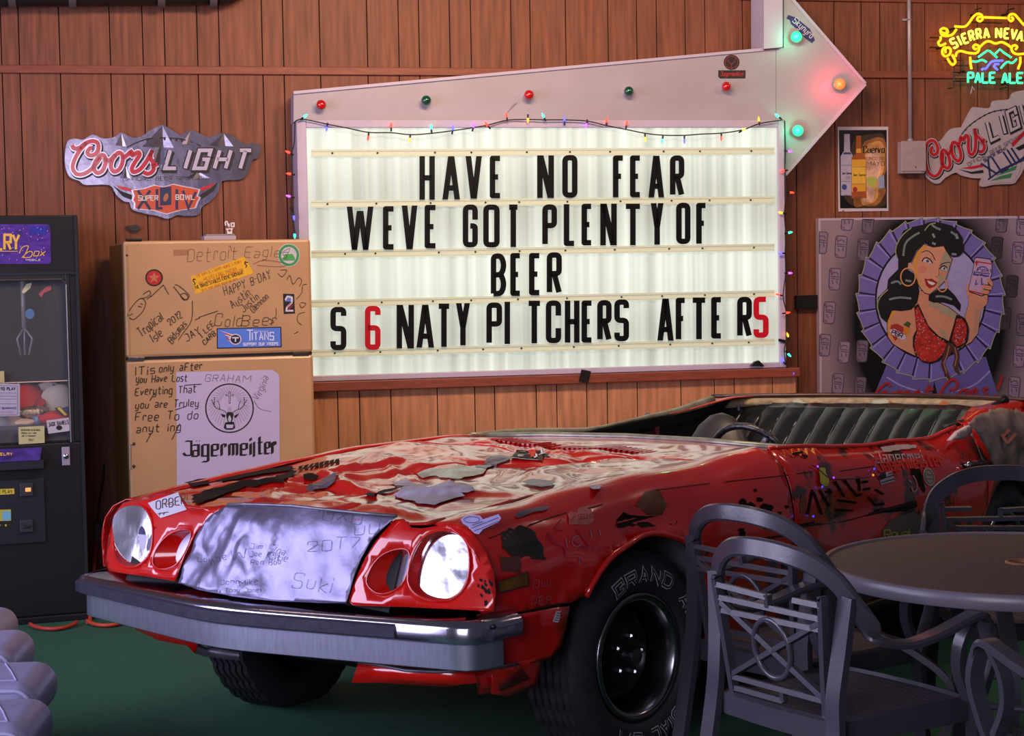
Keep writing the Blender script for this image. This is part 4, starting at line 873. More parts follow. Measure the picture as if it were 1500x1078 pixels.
# stickers
poly(FR, 'red_star_sticker', [tr(ell(204, 234, 35, 34), *D)], mk, fridge, .0008); poly(FR, 'red_disc', [tr(ell(204, 234, 29, 28), *D)], ink('#b01e20'), fridge, .0014)
st = [(204 + (24 if i % 2 == 0 else 10) * math.sin(math.pi * i / 5), 234 - (24 if i % 2 == 0 else 10) * math.cos(math.pi * i / 5)) for i in range(10)]
poly(FR, 'star', [tr(st, *D)], ink('#b5654a'), fridge, .002)
poly(FR, 'tape_mark', [tr([(280, 124), (340, 122), (341, 144), (281, 147)], *D)], ink('#9a6a4a'), fridge, .001)
poly(FR, 'yellow_sticker', [tr([(348, 230), (560, 150), (598, 215), (368, 300)], *D)], ink('#d9a41c'), fridge, .001)
an = math.radians(18)
for s, x, y, h, x2, c in (("THE BARN IS A DUMPY HORSE A PERKY", 372, 233, 11, 0, '#b03a20'), ('AND EVEN A BULL SMUTTIER', 400, 245, 11, 0, '#b03a20'), ("BUT I AIN'T NEVER BEEN WITHOUT YOU", 384, 263, 11, 0, '#b03a20'), ('THE BRASS STABLES EXOTIC SHOWBAR', 366, 280, 13, 0, '#1c1408'), ('ON N MAIN ROAD HOUSTON HWY', 392, 288, 8, 0, '#b03a20')):
    lines(FR, 'sticker_print', pl(D, text(s, x, y, h, 4.0 if h < 13 else 4.6, an, gap=2.0 if h < 13 else 1.9)), .34 if h < 13 else .6, ink(c), fridge, .0016)
lines(FR, 'dancer_print', pl(D, [[(362, 236), (358, 246), (366, 256), (362, 262)], [(356, 242), (368, 240)], [(566, 168), (562, 178), (570, 186), (566, 194)], [(560, 172), (574, 174)]]), 1.4, mk, fridge, .0018)
poly(FR, 'green_round_sticker', [tr(ell(736, 145, 44, 46), *D)], ink('#b9b6c0'), fridge, .001); lines(FR, 'green_ring', [tr(ell(736, 145, 36, 38) + ['*'], *D)], 3.6, ink('#2f8a50'), fridge, .0016)
poly(FR, 'green_car_print', [tr([(715, 152), (722, 140), (750, 140), (758, 152), (762, 166), (710, 166)], *D)], ink('#3f9a50'), fridge, .0018)
poly(FR, 'flag_sticker', [tr([(713, 297), (757, 298), (760, 375), (716, 377)], *D)], ink('#141018'), fridge, .001)
poly(FR, 'flag_blue', [tr([(720, 318), (728, 304), (746, 304), (753, 318), (753, 328), (722, 328)], *D)], ink('#5470b8'), fridge, .0016)
lines(FR, 'flag_numeral', pl(D, [[(722, 322), (730, 308), (748, 312), (748, 332), (728, 352), (726, 364), (754, 364)]]), 2.6, ink('#c9bccb'), fridge, .0018)
lines(FR, 'flag_stripe', pl(D, [[(730, 350), (748, 330)], [(732, 362), (752, 342)]]), 1.0, ink('#b02a3a'), fridge, .0022)
poly(FR, 'blue_sticker', [tr([(451, 433), (706, 427), (708, 508), (452, 514)], *D)], ink('#15131c'), fridge, .001)
poly(FR, 'blue_field', [tr([(455, 437), (702, 431), (704, 504), (456, 510)], *D)], ink('#4f78d8'), fridge, .0015)
poly(FR, 'flame_print', pl(D2, [[(140, 850), (200, 870), (270, 890), (300, 920), (290, 975), (240, 960), (200, 920), (240, 915), (180, 890), (215, 892)]]), ink('#d8cfd6'), fridge, .0018)
poly(FR, 'flame_red', pl(D2, [[(155, 858), (210, 880), (260, 900), (245, 905), (200, 888)], [(190, 905), (240, 935), (235, 950), (205, 925)]]), ink('#b02436'), fridge, .0021)
poly(FR, 'disc_white', pl(D2, [ell(285, 932, 55, 50)]), ink('#d8cfd6'), fridge, .0021); poly(FR, 'disc_navy', pl(D2, [ell(285, 932, 46, 42)]), ink('#1a1c40'), fridge, .0024)
lines(FR, 'disc_letter', pl(D2, [[(255, 918), (315, 918)], [(285, 918), (285, 955)]]), 1.9, ink('#d8cfd6'), fridge, .0028)
lines(FR, 'white_lettering', pl(D2, text('T', 390, 945, 98, 58) + text('ITANS', 442, 940, 70, 34, math.radians(.8), right=640)), 1.5, ink('#d4d4ee'), fridge, .0021)
lines(FR, 'white_lettering', pl(D2, text('TENNESSEE', 455, 866, 14, 12, right=590)), .35, ink('#c4c8ee'), fridge, .0021)
lines(FR, 'white_lettering', pl(D2, text('SUPPORT OUR TROOPS', 358, 990, 24, 15, math.radians(.8), right=680)), .8, ink('#d4d4ee'), fridge, .0021)
# white sheet with the stag
poly(FR, 'white_sheet', [tr([(468, 150), (1310, 130), (1362, 165), (1372, 190), (1376, 1040), (1376, 1200), (474, 1200)], *D3)], mat('white_sheet_gloss', '#b9aed0', .35), fridge, .001)
lines(FR, 'stag_ring', [tr(ell(935, 466, 208, 212, 48) + ['*'], *D3)], 1.9, mk, fridge, .0018)
rays = []
for i in range(40):
    a_ = 2 * math.pi * i / 40; r0, r1 = (60, 120) if .2 < (a_ / (2 * math.pi)) < .3 else (70, 185)
    if math.sin(a_) > .0 and r0 == 70: r0 = 110
    rays.append([(935 + r0 * math.cos(a_), 400 + r0 * math.sin(a_) * .9), (935 + r1 * math.cos(a_) * .98, 455 + r1 * math.sin(a_) * .98)])
lines(FR, 'ray_print', pl(D3, rays), .30, mk2, fridge, .0016)
lines(FR, 'cross_print', pl(D3, [[(936, 320), (936, 425)], [(902, 352), (972, 352)]]), 2.4, mk, fridge, .0019); lines(FR, 'cross_white', pl(D3, [[(936, 326), (936, 418)], [(908, 352), (966, 352)]]), 1.1, ink('#b9aed0'), fridge, .0023)
poly(FR, 'stag_print', pl(D3, [[(905, 520), (920, 500), (955, 500), (970, 520), (965, 560), (950, 600), (925, 600), (912, 560)], [(860, 515), (900, 525), (895, 550), (870, 540)], [(975, 535), (1020, 508), (1005, 535), (985, 555)], [(890, 610), (900, 590), (975, 585), (985, 640), (960, 655), (905, 655), (885, 640)]]), mk, fridge, .0019)
poly(FR, 'stag_white', pl(D3, [[(922, 560), (932, 530), (940, 530), (952, 560), (945, 585), (930, 588)], [(905, 610), (970, 610), (965, 640), (910, 642)]]), ink('#b9aed0'), fridge, .0023)
lines(FR, 'antler_print', pl(D3, [smooth(q, 4) for q in ([(915, 510), (880, 485), (820, 465), (790, 420), (780, 390)], [(820, 465), (800, 440), (805, 370)], [(850, 478), (845, 430), (830, 400)], [(960, 510), (990, 485), (1040, 465), (1070, 420), (1090, 390)], [(1040, 465), (1065, 430), (1062, 370)], [(1010, 478), (1020, 430), (1035, 400)])]), .8, mk, fridge, .0019)
blackletter(FR, 'J', 530, 600, 880, 125, mk, fridge, .0019, crop=D3, name='black_lettering'); blackletter(FR, 'agermei', 612, 1120, 888, 148, mk, fridge, .0019, crop=D3, dy=-.025, name='black_lettering'); blackletter(FR, 'l', 1150, 1165, 892, 130, mk, fridge, .0019, crop=D3, name='black_lettering'); blackletter(FR, 'ter', 1185, 1336, 866, 148, mk, fridge, .0019, crop=D3, dy=-.02, name='black_lettering')
nib(FR, 'umlaut', pl(D3, [[(645, 752), (646, 756)], [(672, 752), (673, 756)]]), 1.1, -1, mk, fridge, .0019)
# marker writing
W1 = []
for s, x, y, h, x2, a_ in (('ITis', 110, 180, 72, 280, 5), ('only aFter', 318, 150, 62, 690, 4), ('you Have Lost', 115, 240, 62, 560, 1), ('Everyting That', 105, 355, 66, 640, 3), ('you are Truley', 110, 465, 62, 660, 2), ('Free To do', 108, 580, 72, 655, 2), ('anyt ing', 118, 680, 66, 505, 3)):
    W1 += pl(D3, hand(s, x, y, h, a_, right=x2))
W1 += pl(D3, [[(245, 690), (205, 765)], [(500, 600), (430, 740)], [(280, 330), (235, 400)], [(460, 480), (540, 455)], [(540, 265), (690, 255)]])
lines(FR, 'marker_writing', W1, 1.15, mk, fridge, .0024)
W2 = []
for s, x, y, h, a_, w in (('Tropical', 155, 470, 34, 40, 14), ('Isle', 205, 490, 34, 40, 15), ('2012', 268, 425, 26, 38, 12), ('Bidsmas', 275, 495, 26, 52, 12), ('JAY', 335, 488, 30, 35, 16), ('I LEE', 395, 470, 22, 45, 12), ('CARB', 405, 500, 20, 45, 11)):
    W2 += pl(D, hand(s, x, y, h, a_, w))
W2 += pl(D, [smooth([(120, 375), (100, 385), (115, 350), (150, 315), (170, 330), (160, 365), (125, 398), (105, 390)], 4), smooth([(145, 318), (175, 310), (185, 300)], 4), smooth([(160, 300), (185, 285), (190, 305), (175, 318)], 4), [(140, 345), (155, 350)], [(150, 335), (160, 340)], smooth([(285, 262), (300, 265), (340, 300), (335, 320), (318, 315), (290, 280), (280, 268)], 4), smooth([(310, 300), (325, 295), (338, 310), (325, 322), (312, 312)], 4, True) + ['*'], smooth([(355, 325), (352, 400), (320, 450), (300, 480)], 4), [(365, 400), (385, 392)], [(380, 390), (455, 365)], [(190, 310), (240, 262)], [(240, 262), (262, 300)]])
lines(FR, 'marker_writing', W2, .95, mk, fridge, .0026)
W3 = []
for s, x, y, h, a_, w in (('HAPPY B-DAY', 190, 530, 78, 22, 30), ('Austin', 265, 650, 74, 38, 32), ('Justin', 360, 680, 66, 42, 30), ('Glennon', 455, 690, 60, 46, 26), ('Cold', 90, 810, 110, 0, 62), ('Beer', 340, 808, 100, 0, 70)):
    W3 += pl(D2, hand(s, x, y, h, a_, w))
W3 += pl(D2, [smooth(q, 4) for q in ([(600, 740), (640, 770), (600, 790)], [(660, 640), (665, 690), (655, 730)], [(830, 880), (870, 860)], [(680, 320), (720, 350), (760, 290), (700, 290)], [(760, 380), (790, 340), (820, 420), (870, 360), (900, 390), (880, 440)], [(950, 420), (910, 430), (900, 500), (850, 560)], [(890, 590), (940, 600), (900, 640), (880, 600)], [(930, 680), (870, 700), (860, 760), (900, 800)])])
lines(FR, 'marker_writing', W3, .75, mk, fridge, .0026)
W4 = pl(D, hand('Detroit', 335, 172, 52, 4, 26) + hand('Eagles', 560, 150, 40, -2, 26))
W4 += pl(D, [smooth([(595, 180), (640, 165), (730, 178), (700, 190), (610, 185)], 4), [(505, 108), (510, 130)], smooth([(700, 140), (740, 118), (720, 160)], 4)])
W4 += pl(D3, hand('GRAHAM', 720, 225, 60, -2, 44)); W4 += pl(D3, hand('Virginia', 1190, 400, 60, 65, 30) + [smooth([(1150, 400), (1200, 470), (1300, 495)], 4)])
lines(FR, 'faint_writing', W4, .5, mk2, fridge, .0026)
# things standing on the refrigerator
TP = Plane(FR.M @ Vector((.02, ztop, -.1)), FR.M.to_3x3() @ Vector((1, 0, 0)), UP, FR.n)
bx_ = empty('card_box', TP.M, 'flat white card box lying on top of the refrigerator', 'box')
a = TP.pt(299, 353); b = TP.pt(346, 345); MB().box(a.x, b.x, .0, b.y - .0, -.10, .0).build('tray', mat('white_card', '#a99aa6', .6), bx_, bevel=.004)
MB().box(a.x + .01, b.x - .005, b.y, b.y + .008, -.09, -.004).build('lid', mat('white_card2', '#8d7f8c', .6), bx_, bevel=.002)
fig = empty('bent_wire_ornament', TP.M, 'small bent white plastic ornament standing on the card box above the refrigerator', 'ornament')
lines(TP, 'loop', pl(D, [smooth([(487, 28), (485, 15), (492, 12), (496, 25), (500, 32)], 3), [(500, 20), (501, 34)], [(508, 18), (510, 32), (520, 32), (520, 18), (508, 18)], [(488, 42), (515, 40)], [(492, 42), (497, 55)], [(512, 40), (508, 55)]]), 1.7, mat('white_plastic', '#d9d2da', .4), fig, 0, .006)
q = TP.pt(336.5, 343); MB().box(q.x - .012, q.x + .012, b.y + .008, q.y + .012, -.006, .002).build('base', mat('white_plastic', '#d9d2da'), fig)
# power outlet and cables beside the refrigerator
OP = wallat(153, 782, .012)
ou = empty('power_outlet', OP.M, 'grey metal power outlet box low on the wall beside the refrigerator', 'outlet')
a = OP.pt(141, 796); b = OP.pt(158, 764); MB().box(a.x, b.x, a.y, b.y, -.01, .045).build('box', mat('outlet_grey', '#5c5a62', .5), ou, bevel=.004)
for yy in (.33, .7): MB().lathe([(0, .052), (.020, .052), (.022, .044)], ((a.x + b.x) / 2, a.y + (b.y - a.y) * yy, 0), (0, 0, 1), 14).build('socket', mat('outlet_dark', '#2c2a30', .5), ou)
MB().box((a.x + b.x) / 2 - .014, (a.x + b.x) / 2 + .014, a.y + .02, a.y + .05, .052, .085).build('plug', mat('plug_red', '#9c2f24', .5), ou, bevel=.004)
def cable(name, pts, r, m, label, M=None):
    o = MB().tube(smooth(pts, 5), r, 7).build(name, m, None, smooth=True); return tag(o, label, 'cable')
w3 = lambda px, py, z: tuple(OP.M @ OP.pt(px, py, z))
cable('black_cable', [w3(152, 680, .02), w3(151, 700, .02), w3(146, 730, .02), w3(143, 760, .04), w3(150, 770, .06)], .005, m_cord, 'black cable hanging down to the outlet beside the refrigerator')
def fl_pt(px, py, z=0):
    r = ray(px, py); t = (z - CAMZ) / r.z; return CAM + r * t
org = mat('orange_cord', '#b8402c', .5)
cable('extension_cord', [w3(146, 792, .07), w3(141, 802, .08)] + [tuple(fl_pt(x, y, .012)) for x, y in ((132, 905), (128, 909), (138, 914), (155, 916), (172, 914), (188, 909), (196, 902))], .009, org, 'orange extension cord curling on the turf beside the cabinet')
cable('floor_cord', [tuple(fl_pt(x, y, .012)) for x, y in ((44, 914), (52, 918), (70, 921), (90, 920), (106, 915), (112, 911))], .009, mat('red_cord', '#a8342c', .5), 'red cord loop lying on the turf in front of the cabinet')
# ---------------------------------------------------------------- prize cabinet
CY = math.radians(20)
base = fl_pt(132, 906)
CP = Plane(base, Vector((math.cos(CY), math.sin(CY), 0)), UP, Vector((math.sin(CY), -math.cos(CY), 0)))
cab = empty('prize_machine', CP.M, 'black prize crane machine with glass front, purple header and caps inside, left edge', 'arcade machine')
m_cab = mat('cabinet_black', '#15161c', .42, vary=.15, vscale=60, spec=.4); m_cab2 = mat('cabinet_trim', '#22242c', .35, vary=.1)
zt = CP.pt(110, 315).y; xl_ = -.92; ym = CP.pt(60, 401).y; yg = CP.pt(60, 650).y
Bc = (3.369, 0, 300)
MB().box(xl_, 0, .03, yg, -.74, 0).build('lower_cabinet', m_cab, cab, bevel=.006)
MB().box(xl_, 0, ym, zt, -.74, 0).build('header', m_cab, cab, bevel=.006)
MB().box(-.045, 0, yg, ym, -.74, 0).build('corner_post', m_cab, cab, bevel=.005)
MB().box(xl_, xl_ + .045, yg, ym, -.74, 0).build('corner_post', m_cab, cab, bevel=.005)
MB().box(xl_ + .05, -.05, yg, ym, -.74, -.70).build('rear_panel', mat('cabinet_inside', '#231e22', .18, metal=.6), cab)
gx1 = CP.pt(98, 500).x
MB().box(xl_ + .05, gx1, yg + .01, ym - .008, -.024, -.018).build('front_glass', mat('cabinet_glass', '#b8bcc4', .02, alpha=.07, spec=1.0), cab)
mbf = MB(); f0, f1, g0, g1 = xl_ + .05, gx1, yg, CP.pt(60, 411).y
MB().box(gx1, -.045, yg, ym, -.03, .004).build('door_frame', m_cab2, cab, bevel=.003)
MB().box(xl_, gx1, g1, ym, -.03, .004).build('door_frame', m_cab2, cab, bevel=.003)
MB().tube([(gx1 + .005, yg, .004), (gx1 + .005, g1 - .02, .004), (gx1 - .015, g1 + .004, .004), (f0, g1 + .004, .004)], .0045, 6).build('chrome_bead', mat('bead_chrome', '#5c5852', .35, metal=.6), cab)
MB().box(-.018, -.004, .03, zt, .0, .008).build('edge_trim', m_cab2, cab)
MB().box(xl_, 0, ym - .004, ym + .006, .0, .010).build('header_ledge', m_cab2, cab)
MB().box(xl_, .02, .0, .03, -.74, .02).build('plinth', m_cab, cab, bevel=.004)
# header art
poly(CP, 'header_art', tr([(-260, 96), (235, 96), (248, 108), (252, 280), (242, 292), (-260, 292)], *Bc), mat('purple_art', '#4a2a88', .3, vary=.5, vscale=18, stretch=(1, 3, 1), emit=.10), cab, .003)
poly(CP, 'blue_label', tr([(148, 105), (228, 106), (228, 146), (146, 145)], *Bc), ink('#22249a'), cab, .0042)
gold = mat('gold_print', '#d8a83c', .4, emit=.15)
pen(CP, Bc, text('JEWELRY', -200, 220, 72, 40, 0, gap=14, right=94), 12, gold, cab, .0045)
pen(CP, Bc, [[(-200, 229), (88, 229)]], 3, gold, cab, .0045, 'underline')
pen(CP, Bc, [smooth([(95, 240), (110, 210), (140, 205), (120, 250), (110, 258), (140, 232), (160, 235), (150, 258), (112, 260)], 5)] + text('ox', 165, 252, 34, 30, 0, slant=.3, r=4, gap=8) , 4, gold, cab, .0045)
pen(CP, Bc, text('MOBILE', 128, 276, 8, 9), 2, ink('#c9c4da'), cab, .0045)
mb = MB()
for i in range(26): polyfill(mb, CP, tr(ell(random.uniform(5, 240), random.uniform(105, 285), 2.2, 2.2, 5), *Bc), .0046)
tag(mb.build('star_print', ink('#c9c4ea'), cab, weld=False), kind='stuff')
# inside: shelf bin, prizes
ysh = CP.pt(60, 610).y
MB().box(xl_ + .05, -.05, yg - .0, ysh - .04, -.70, -.03).build('prize_bin', mat('bin_grey', '#3a3a40', .5), cab)
MB().box(xl_ + .05, gx1, CP.pt(60, 622).y - .10, CP.pt(60, 622).y - .02, -.045, -.03).build('bin_front', m_cab2, cab)
MB().box(xl_ + .05, gx1, CP.pt(60, 559).y - .002, CP.pt(60, 559).y + .002, -.016, -.010).build('glass_edge', mat('glass_edge', '#c8a898', .2, emit=.15), cab)
Q = (6.34, 0, 530)
def cap_hat(px, py, s, m1, m2, label, rot, cat='cap', dz=-.16):
    c = CP.pt(px, py, dz); c.z = dz; e = empty('baseball_cap', CP.M @ Matrix.Translation(c) @ Matrix.Rotation(rot, 4, 'Z') @ Matrix.Scale(s, 4), label, cat, 'prizes in the crane machine')
    mb = MB(); n = 16; vs = []; 
    for i in range(7):
        a = math.pi / 2 * i / 6; r = .088 * math.cos(a) ** .7 if i < 6 else .001
        vs.append((r, .105 * math.sin(a)))
    mb.lathe([(r, h) for r, h in vs], (0, 0, 0), (0, 1, 0), n); mb.build('crown', m1, e, smooth=True)
    pts = [( .085 * math.cos(t), .0, .085 * math.sin(t)) for t in [math.pi * k / 10 for k in range(11)]]
    pts2 = [( .085 * math.cos(t), -.012 - .02 * math.sin(t), .085 * math.sin(t) + .075 * math.sin(t)) for t in [math.pi * k / 10 for k in range(11)]]
    MB().add(pts + pts2, [(i, i + 1, i + 12, i + 11) for i in range(10)]).build('brim', m2, e, smooth=True, solid=.004)
    MB().ball((0, .106, 0), .008, 8).build('button', m2, e)
    return e
white_c = mat('cap_white', '#c9bcae', .8, bump=.2, bscale=300); red_c = mat('cap_red', '#b01c22', .8); blue_c = mat('cap_blue', '#3a4a78', .8); grey_c = mat('cap_grey', '#6a6264', .8)
yb_ = lambda py: py
cap_hat(88, 596, 1.0, white_c, blue_c, 'off-white baseball cap against the glass inside the prize machine', .25, dz=-.20)
cap_hat(66, 586, .95, white_c, blue_c, 'cream and blue cap standing behind the white cap in the prize machine', -1.2, dz=-.40)
cap_hat(45, 594, 1.0, red_c, red_c, 'flattened red cap behind the foil wrapper in the prize machine', .9, dz=-.26)
cap_hat(38, 590, .95, grey_c, white_c, 'grey cap at the back left of the prize machine', .3, dz=-.52)
def lump(name, px, py, dz, r, sq, m, label, cat, seed, group='prizes in the crane machine'):
    c = CP.pt(px, py, dz); c.z = dz; mb = MB().ball((0, 0, 0), r, 14, sq)
    mb.v = [tuple(Vector(v) * (1 + .35 * noise.noise(Vector(v) * (2.0 / r) + Vector((seed, 0, 0))))) for v in mb.v]
    o = mb.build(name, m, None, smooth=True); o.matrix_world = CP.M @ Matrix.Translation(c); return tag(o, label, cat, group)
lump('red_cloth', 84, 613, -.075, .10, (1, .36, .38), red_c, 'crumpled red shirt with a yellow tag pressed to the prize machine glass', 'clothing', 1)
lump('foil_wrapper', 44, 604, -.12, .075, (1.1, .4, .7), mat('foil', '#c9b8a8', .2, metal=1, bump=1, bscale=60), 'shiny silver foil wrapper among the prizes', 'wrapper', 5)
lump('plush_toy', 12, 620, -.10, .07, (1, .7, .8), mat('plush_grey', '#8d8684', .95), 'grey fluffy plush toy at the left of the prize bin', 'toy', 9)
lump('toy_car', 32, 619, -.08, .05, (1.3, .35, .6), mat('toy_cream', '#c9b0a0', .4), 'small cream toy car in the prize bin', 'toy', 11)
lump('blue_ball', 55, 615, -.09, .03, (1, 1, 1), mat('toy_blue', '#5a70a0', .2, coat=1), 'small glossy blue toy beside the red shirt in the prize bin', 'toy', 13)
q = CP.pt(92, 604, -.055)
poly(CP, 'yellow_tag', pl(Q, [[(505, 430), (560, 412), (630, 490), (610, 512), (570, 500)]]), mk, cab, -.040, .002); poly(CP, 'yellow_tag', pl(Q, [[(530, 430), (555, 418), (625, 490), (605, 502)]]), ink('#d8c020'), cab, -.037)
l = bpy.data.lights.new('cabinet_lamp', 'AREA'); l.size = .5; l.size_y = .2; l.shape = 'RECTANGLE'; l.energy = 3.2; l.color = (1, .9, .8)
lo = bpy.data.objects.new('cabinet_lamp', l); COL.objects.link(lo); lo.parent = cab; lo.location = (-.45, ym - .02, -.22); lo.rotation_euler = (math.radians(90), 0, 0)
# papers and cards
poly(CP, 'white_card_sign', pl(Q, [[(430, 545), (640, 518), (655, 640), (450, 668)]]), ink('#b5b2bc'), cab, .001, .001)
pen(CP, Q, text('JACK DANIELS', 452, 600, 34, 14, math.radians(8), right=640), 5, mk, cab, .002); poly(CP, 'card_emblem', pl(Q, [ell(550, 612, 28, 22)]), mk, cab, .002)
poly(CP, 'notice', pl(Q, [[(170, 606), (412, 594), (415, 752), (175, 766)]]), ink('#b9b584'), cab, .001)
pen(CP, Q, text('NO REFUNDS NO RETURNS', 195, 640, 14, 9, right=370) + text('PRIZES MAY VARY', 200, 668, 12, 8, right=340) + text('ASK ATTENDANT', 200, 694, 12, 8, right=330) + text('1997', 262, 734, 18, 12, right=316), 2.5, ink('#3c3c2c'), cab, .002)
poly(CP, 'instruction_sheet', pl(Q, [[(-200, 200), (185, 205), (185, 502), (-200, 508)]]), ink('#a8a2b8'), cab, .001)
pen(CP, Q, text('TO PLAY', 5, 262, 24, 20, right=142), 6, mk, cab, .002); pen(CP, Q, [[(-10, 220), (150, 222), (163, 235), (163, 478), (150, 492), (-20, 494)]] + [[(0, y), (150, y)] for y in (290, 318, 345, 390)], 2.4, ink('#4a4460'), cab, .002, 'print_rule')
pen(CP, Q, text('GAME GUARANTEE', -60, 438, 16, 12, right=152), 4, ink('#3a3a7a'), cab, .002); pen(CP, Q, [[(0, 462), (130, 462)], [(10, 474), (110, 474)]], 3, ink('#a84a6a'), cab, .002, 'print_rule')
for nm, h, pts in (('yellow_scrap', '#c9c49a', [(107, 430), (130, 390), (157, 385), (150, 410), (118, 438)]), ('red_scrap', '#a82a40', [(190, 440), (230, 402), (254, 400), (252, 420), (215, 435), (205, 458)]), ('blue_disc', '#2f6aa0', ell(147, 538, 23, 25))):
    poly(CP, nm, tr(pts, *Bc), ink(h), cab, -.030)
poly(CP, 'yellow_strip', tr([(-20, 822), (20, 820), (22, 875), (-20, 878)], *Bc), ink('#b8a878'), cab, .001)
# crane claw gear inside
MB().box(xl_ + .06, -.06, ym - .03, ym - .01, -.42, -.38).build('gantry', m_galv, cab)
q = CP.pt(37, 490, -.35); MB().tube([(q.x, ym - .02, -.40), (q.x, q.y + .03, -.40)], .012, 10).build('claw_cable', m_galv, cab, smooth=True)
for s_ in (-1, 0, 1): MB().tube([(q.x, q.y + .03, -.40), (q.x + s_ * .035, q.y - .02, -.40 + .02 * abs(s_)), (q.x + s_ * .018, q.y - .10, -.40)], .006, 6).build('claw_finger', m_galv, cab, smooth=True)
# control panel, coin doors
R2 = (5.99, 0, 640)
a = CP.pt(60, 671); b = CP.pt(0, 652)
pan = CP.pt(62, 672).x
MB().add([(xl_ + .1, CP.pt(60, 655).y, .004), (pan, CP.pt(60, 655).y, .004), (pan - .015, CP.pt(60, 672).y, .055), (xl_ + .1, CP.pt(60, 672).y, .055)], [(0, 1, 2, 3)]).build('control_panel', mat('purple_art2', '#3c2a78', .35, vary=.6, vscale=20, emit=.05), cab, solid=.004)
pen(CP, R2, text('JEWELRY', -90, 160, 20, 14, right=108), 6, gold, cab, .057)
MB().box(xl_ + .1, pan + .003, CP.pt(60, 685).y, CP.pt(60, 672).y, .0, .052).build('panel_lip', m_cab2, cab, bevel=.003)
MB().box(xl_ + .06, pan + .005, CP.pt(60, 794).y, CP.pt(60, 700).y, .0, .010).build('coin_door', m_cab2, cab, bevel=.003)
for y0, y1, on in ((402, 520, True), (725, 838, False)):
    p0 = CP.pt(*tr([(175, y1)], *R2)[0], .01); p1 = CP.pt(*tr([(288, y0)], *R2)[0], .01)
    k = MB().box(p0.x, p1.x, p0.y, p1.y, .010, .022).build('coin_slot', mat('coin_plastic', '#30323a', .4), cab, bevel=.003)
    MB().box(p0.x + (p1.x - p0.x) * (.4 if on else .25), p1.x - (p1.x - p0.x) * .18, p0.y + .02, p1.y - .02, .022, .026).build('coin_insert', mat('coin_lit', '#e89050', .4, emit=1.1) if on else m_cab2, k, bevel=.002)
poly(CP, 'yellow_label', pl(R2, [[(-120, 462), (125, 452), (127, 500), (-120, 515)]]), ink('#c9b83c'), cab, .0115)
pen(CP, R2, text('PER PLAY', -60, 492, 26, 18, right=105), 4, mk, cab, .0125)
poly(CP, 'sticker', pl(R2, [[(-80, 632), (100, 628), (102, 790), (-80, 800)]]), mk, cab, .0115); poly(CP, 'sticker_print', pl(R2, [[(-80, 640), (96, 636), (98, 735), (-80, 740)]]), ink('#b8b040'), cab, .0125); poly(CP, 'sticker_print', pl(R2, [[(20, 655), (92, 650), (94, 730), (20, 732)]]), ink('#6ab0d0'), cab, .0131)
poly(CP, 'sticker_print', pl(R2, [[(40, 770), (55, 765), (60, 782), (48, 786)], [(-4, 775), (4, 770), (6, 782)]]), ink('#d0c040'), cab, .0125)
p0 = CP.pt(*tr([(545, 250)], *R2)[0]); p1 = CP.pt(*tr([(610, 85)], *R2)[0])
lk = MB().box(p0.x, p1.x, p0.y, p1.y, .0, .008).build('lock_plate', mat('lock_white_metal', '#b0a8c0', .35, metal=.4), cab, bevel=.002)
MB().lathe([(.0, .014), (.012, .014), (.013, .008)], ((p0.x + p1.x) / 2, (p0.y + p1.y) / 2, 0), (0, 0, 1), 14).build('lock', m_chr, lk, smooth=True)
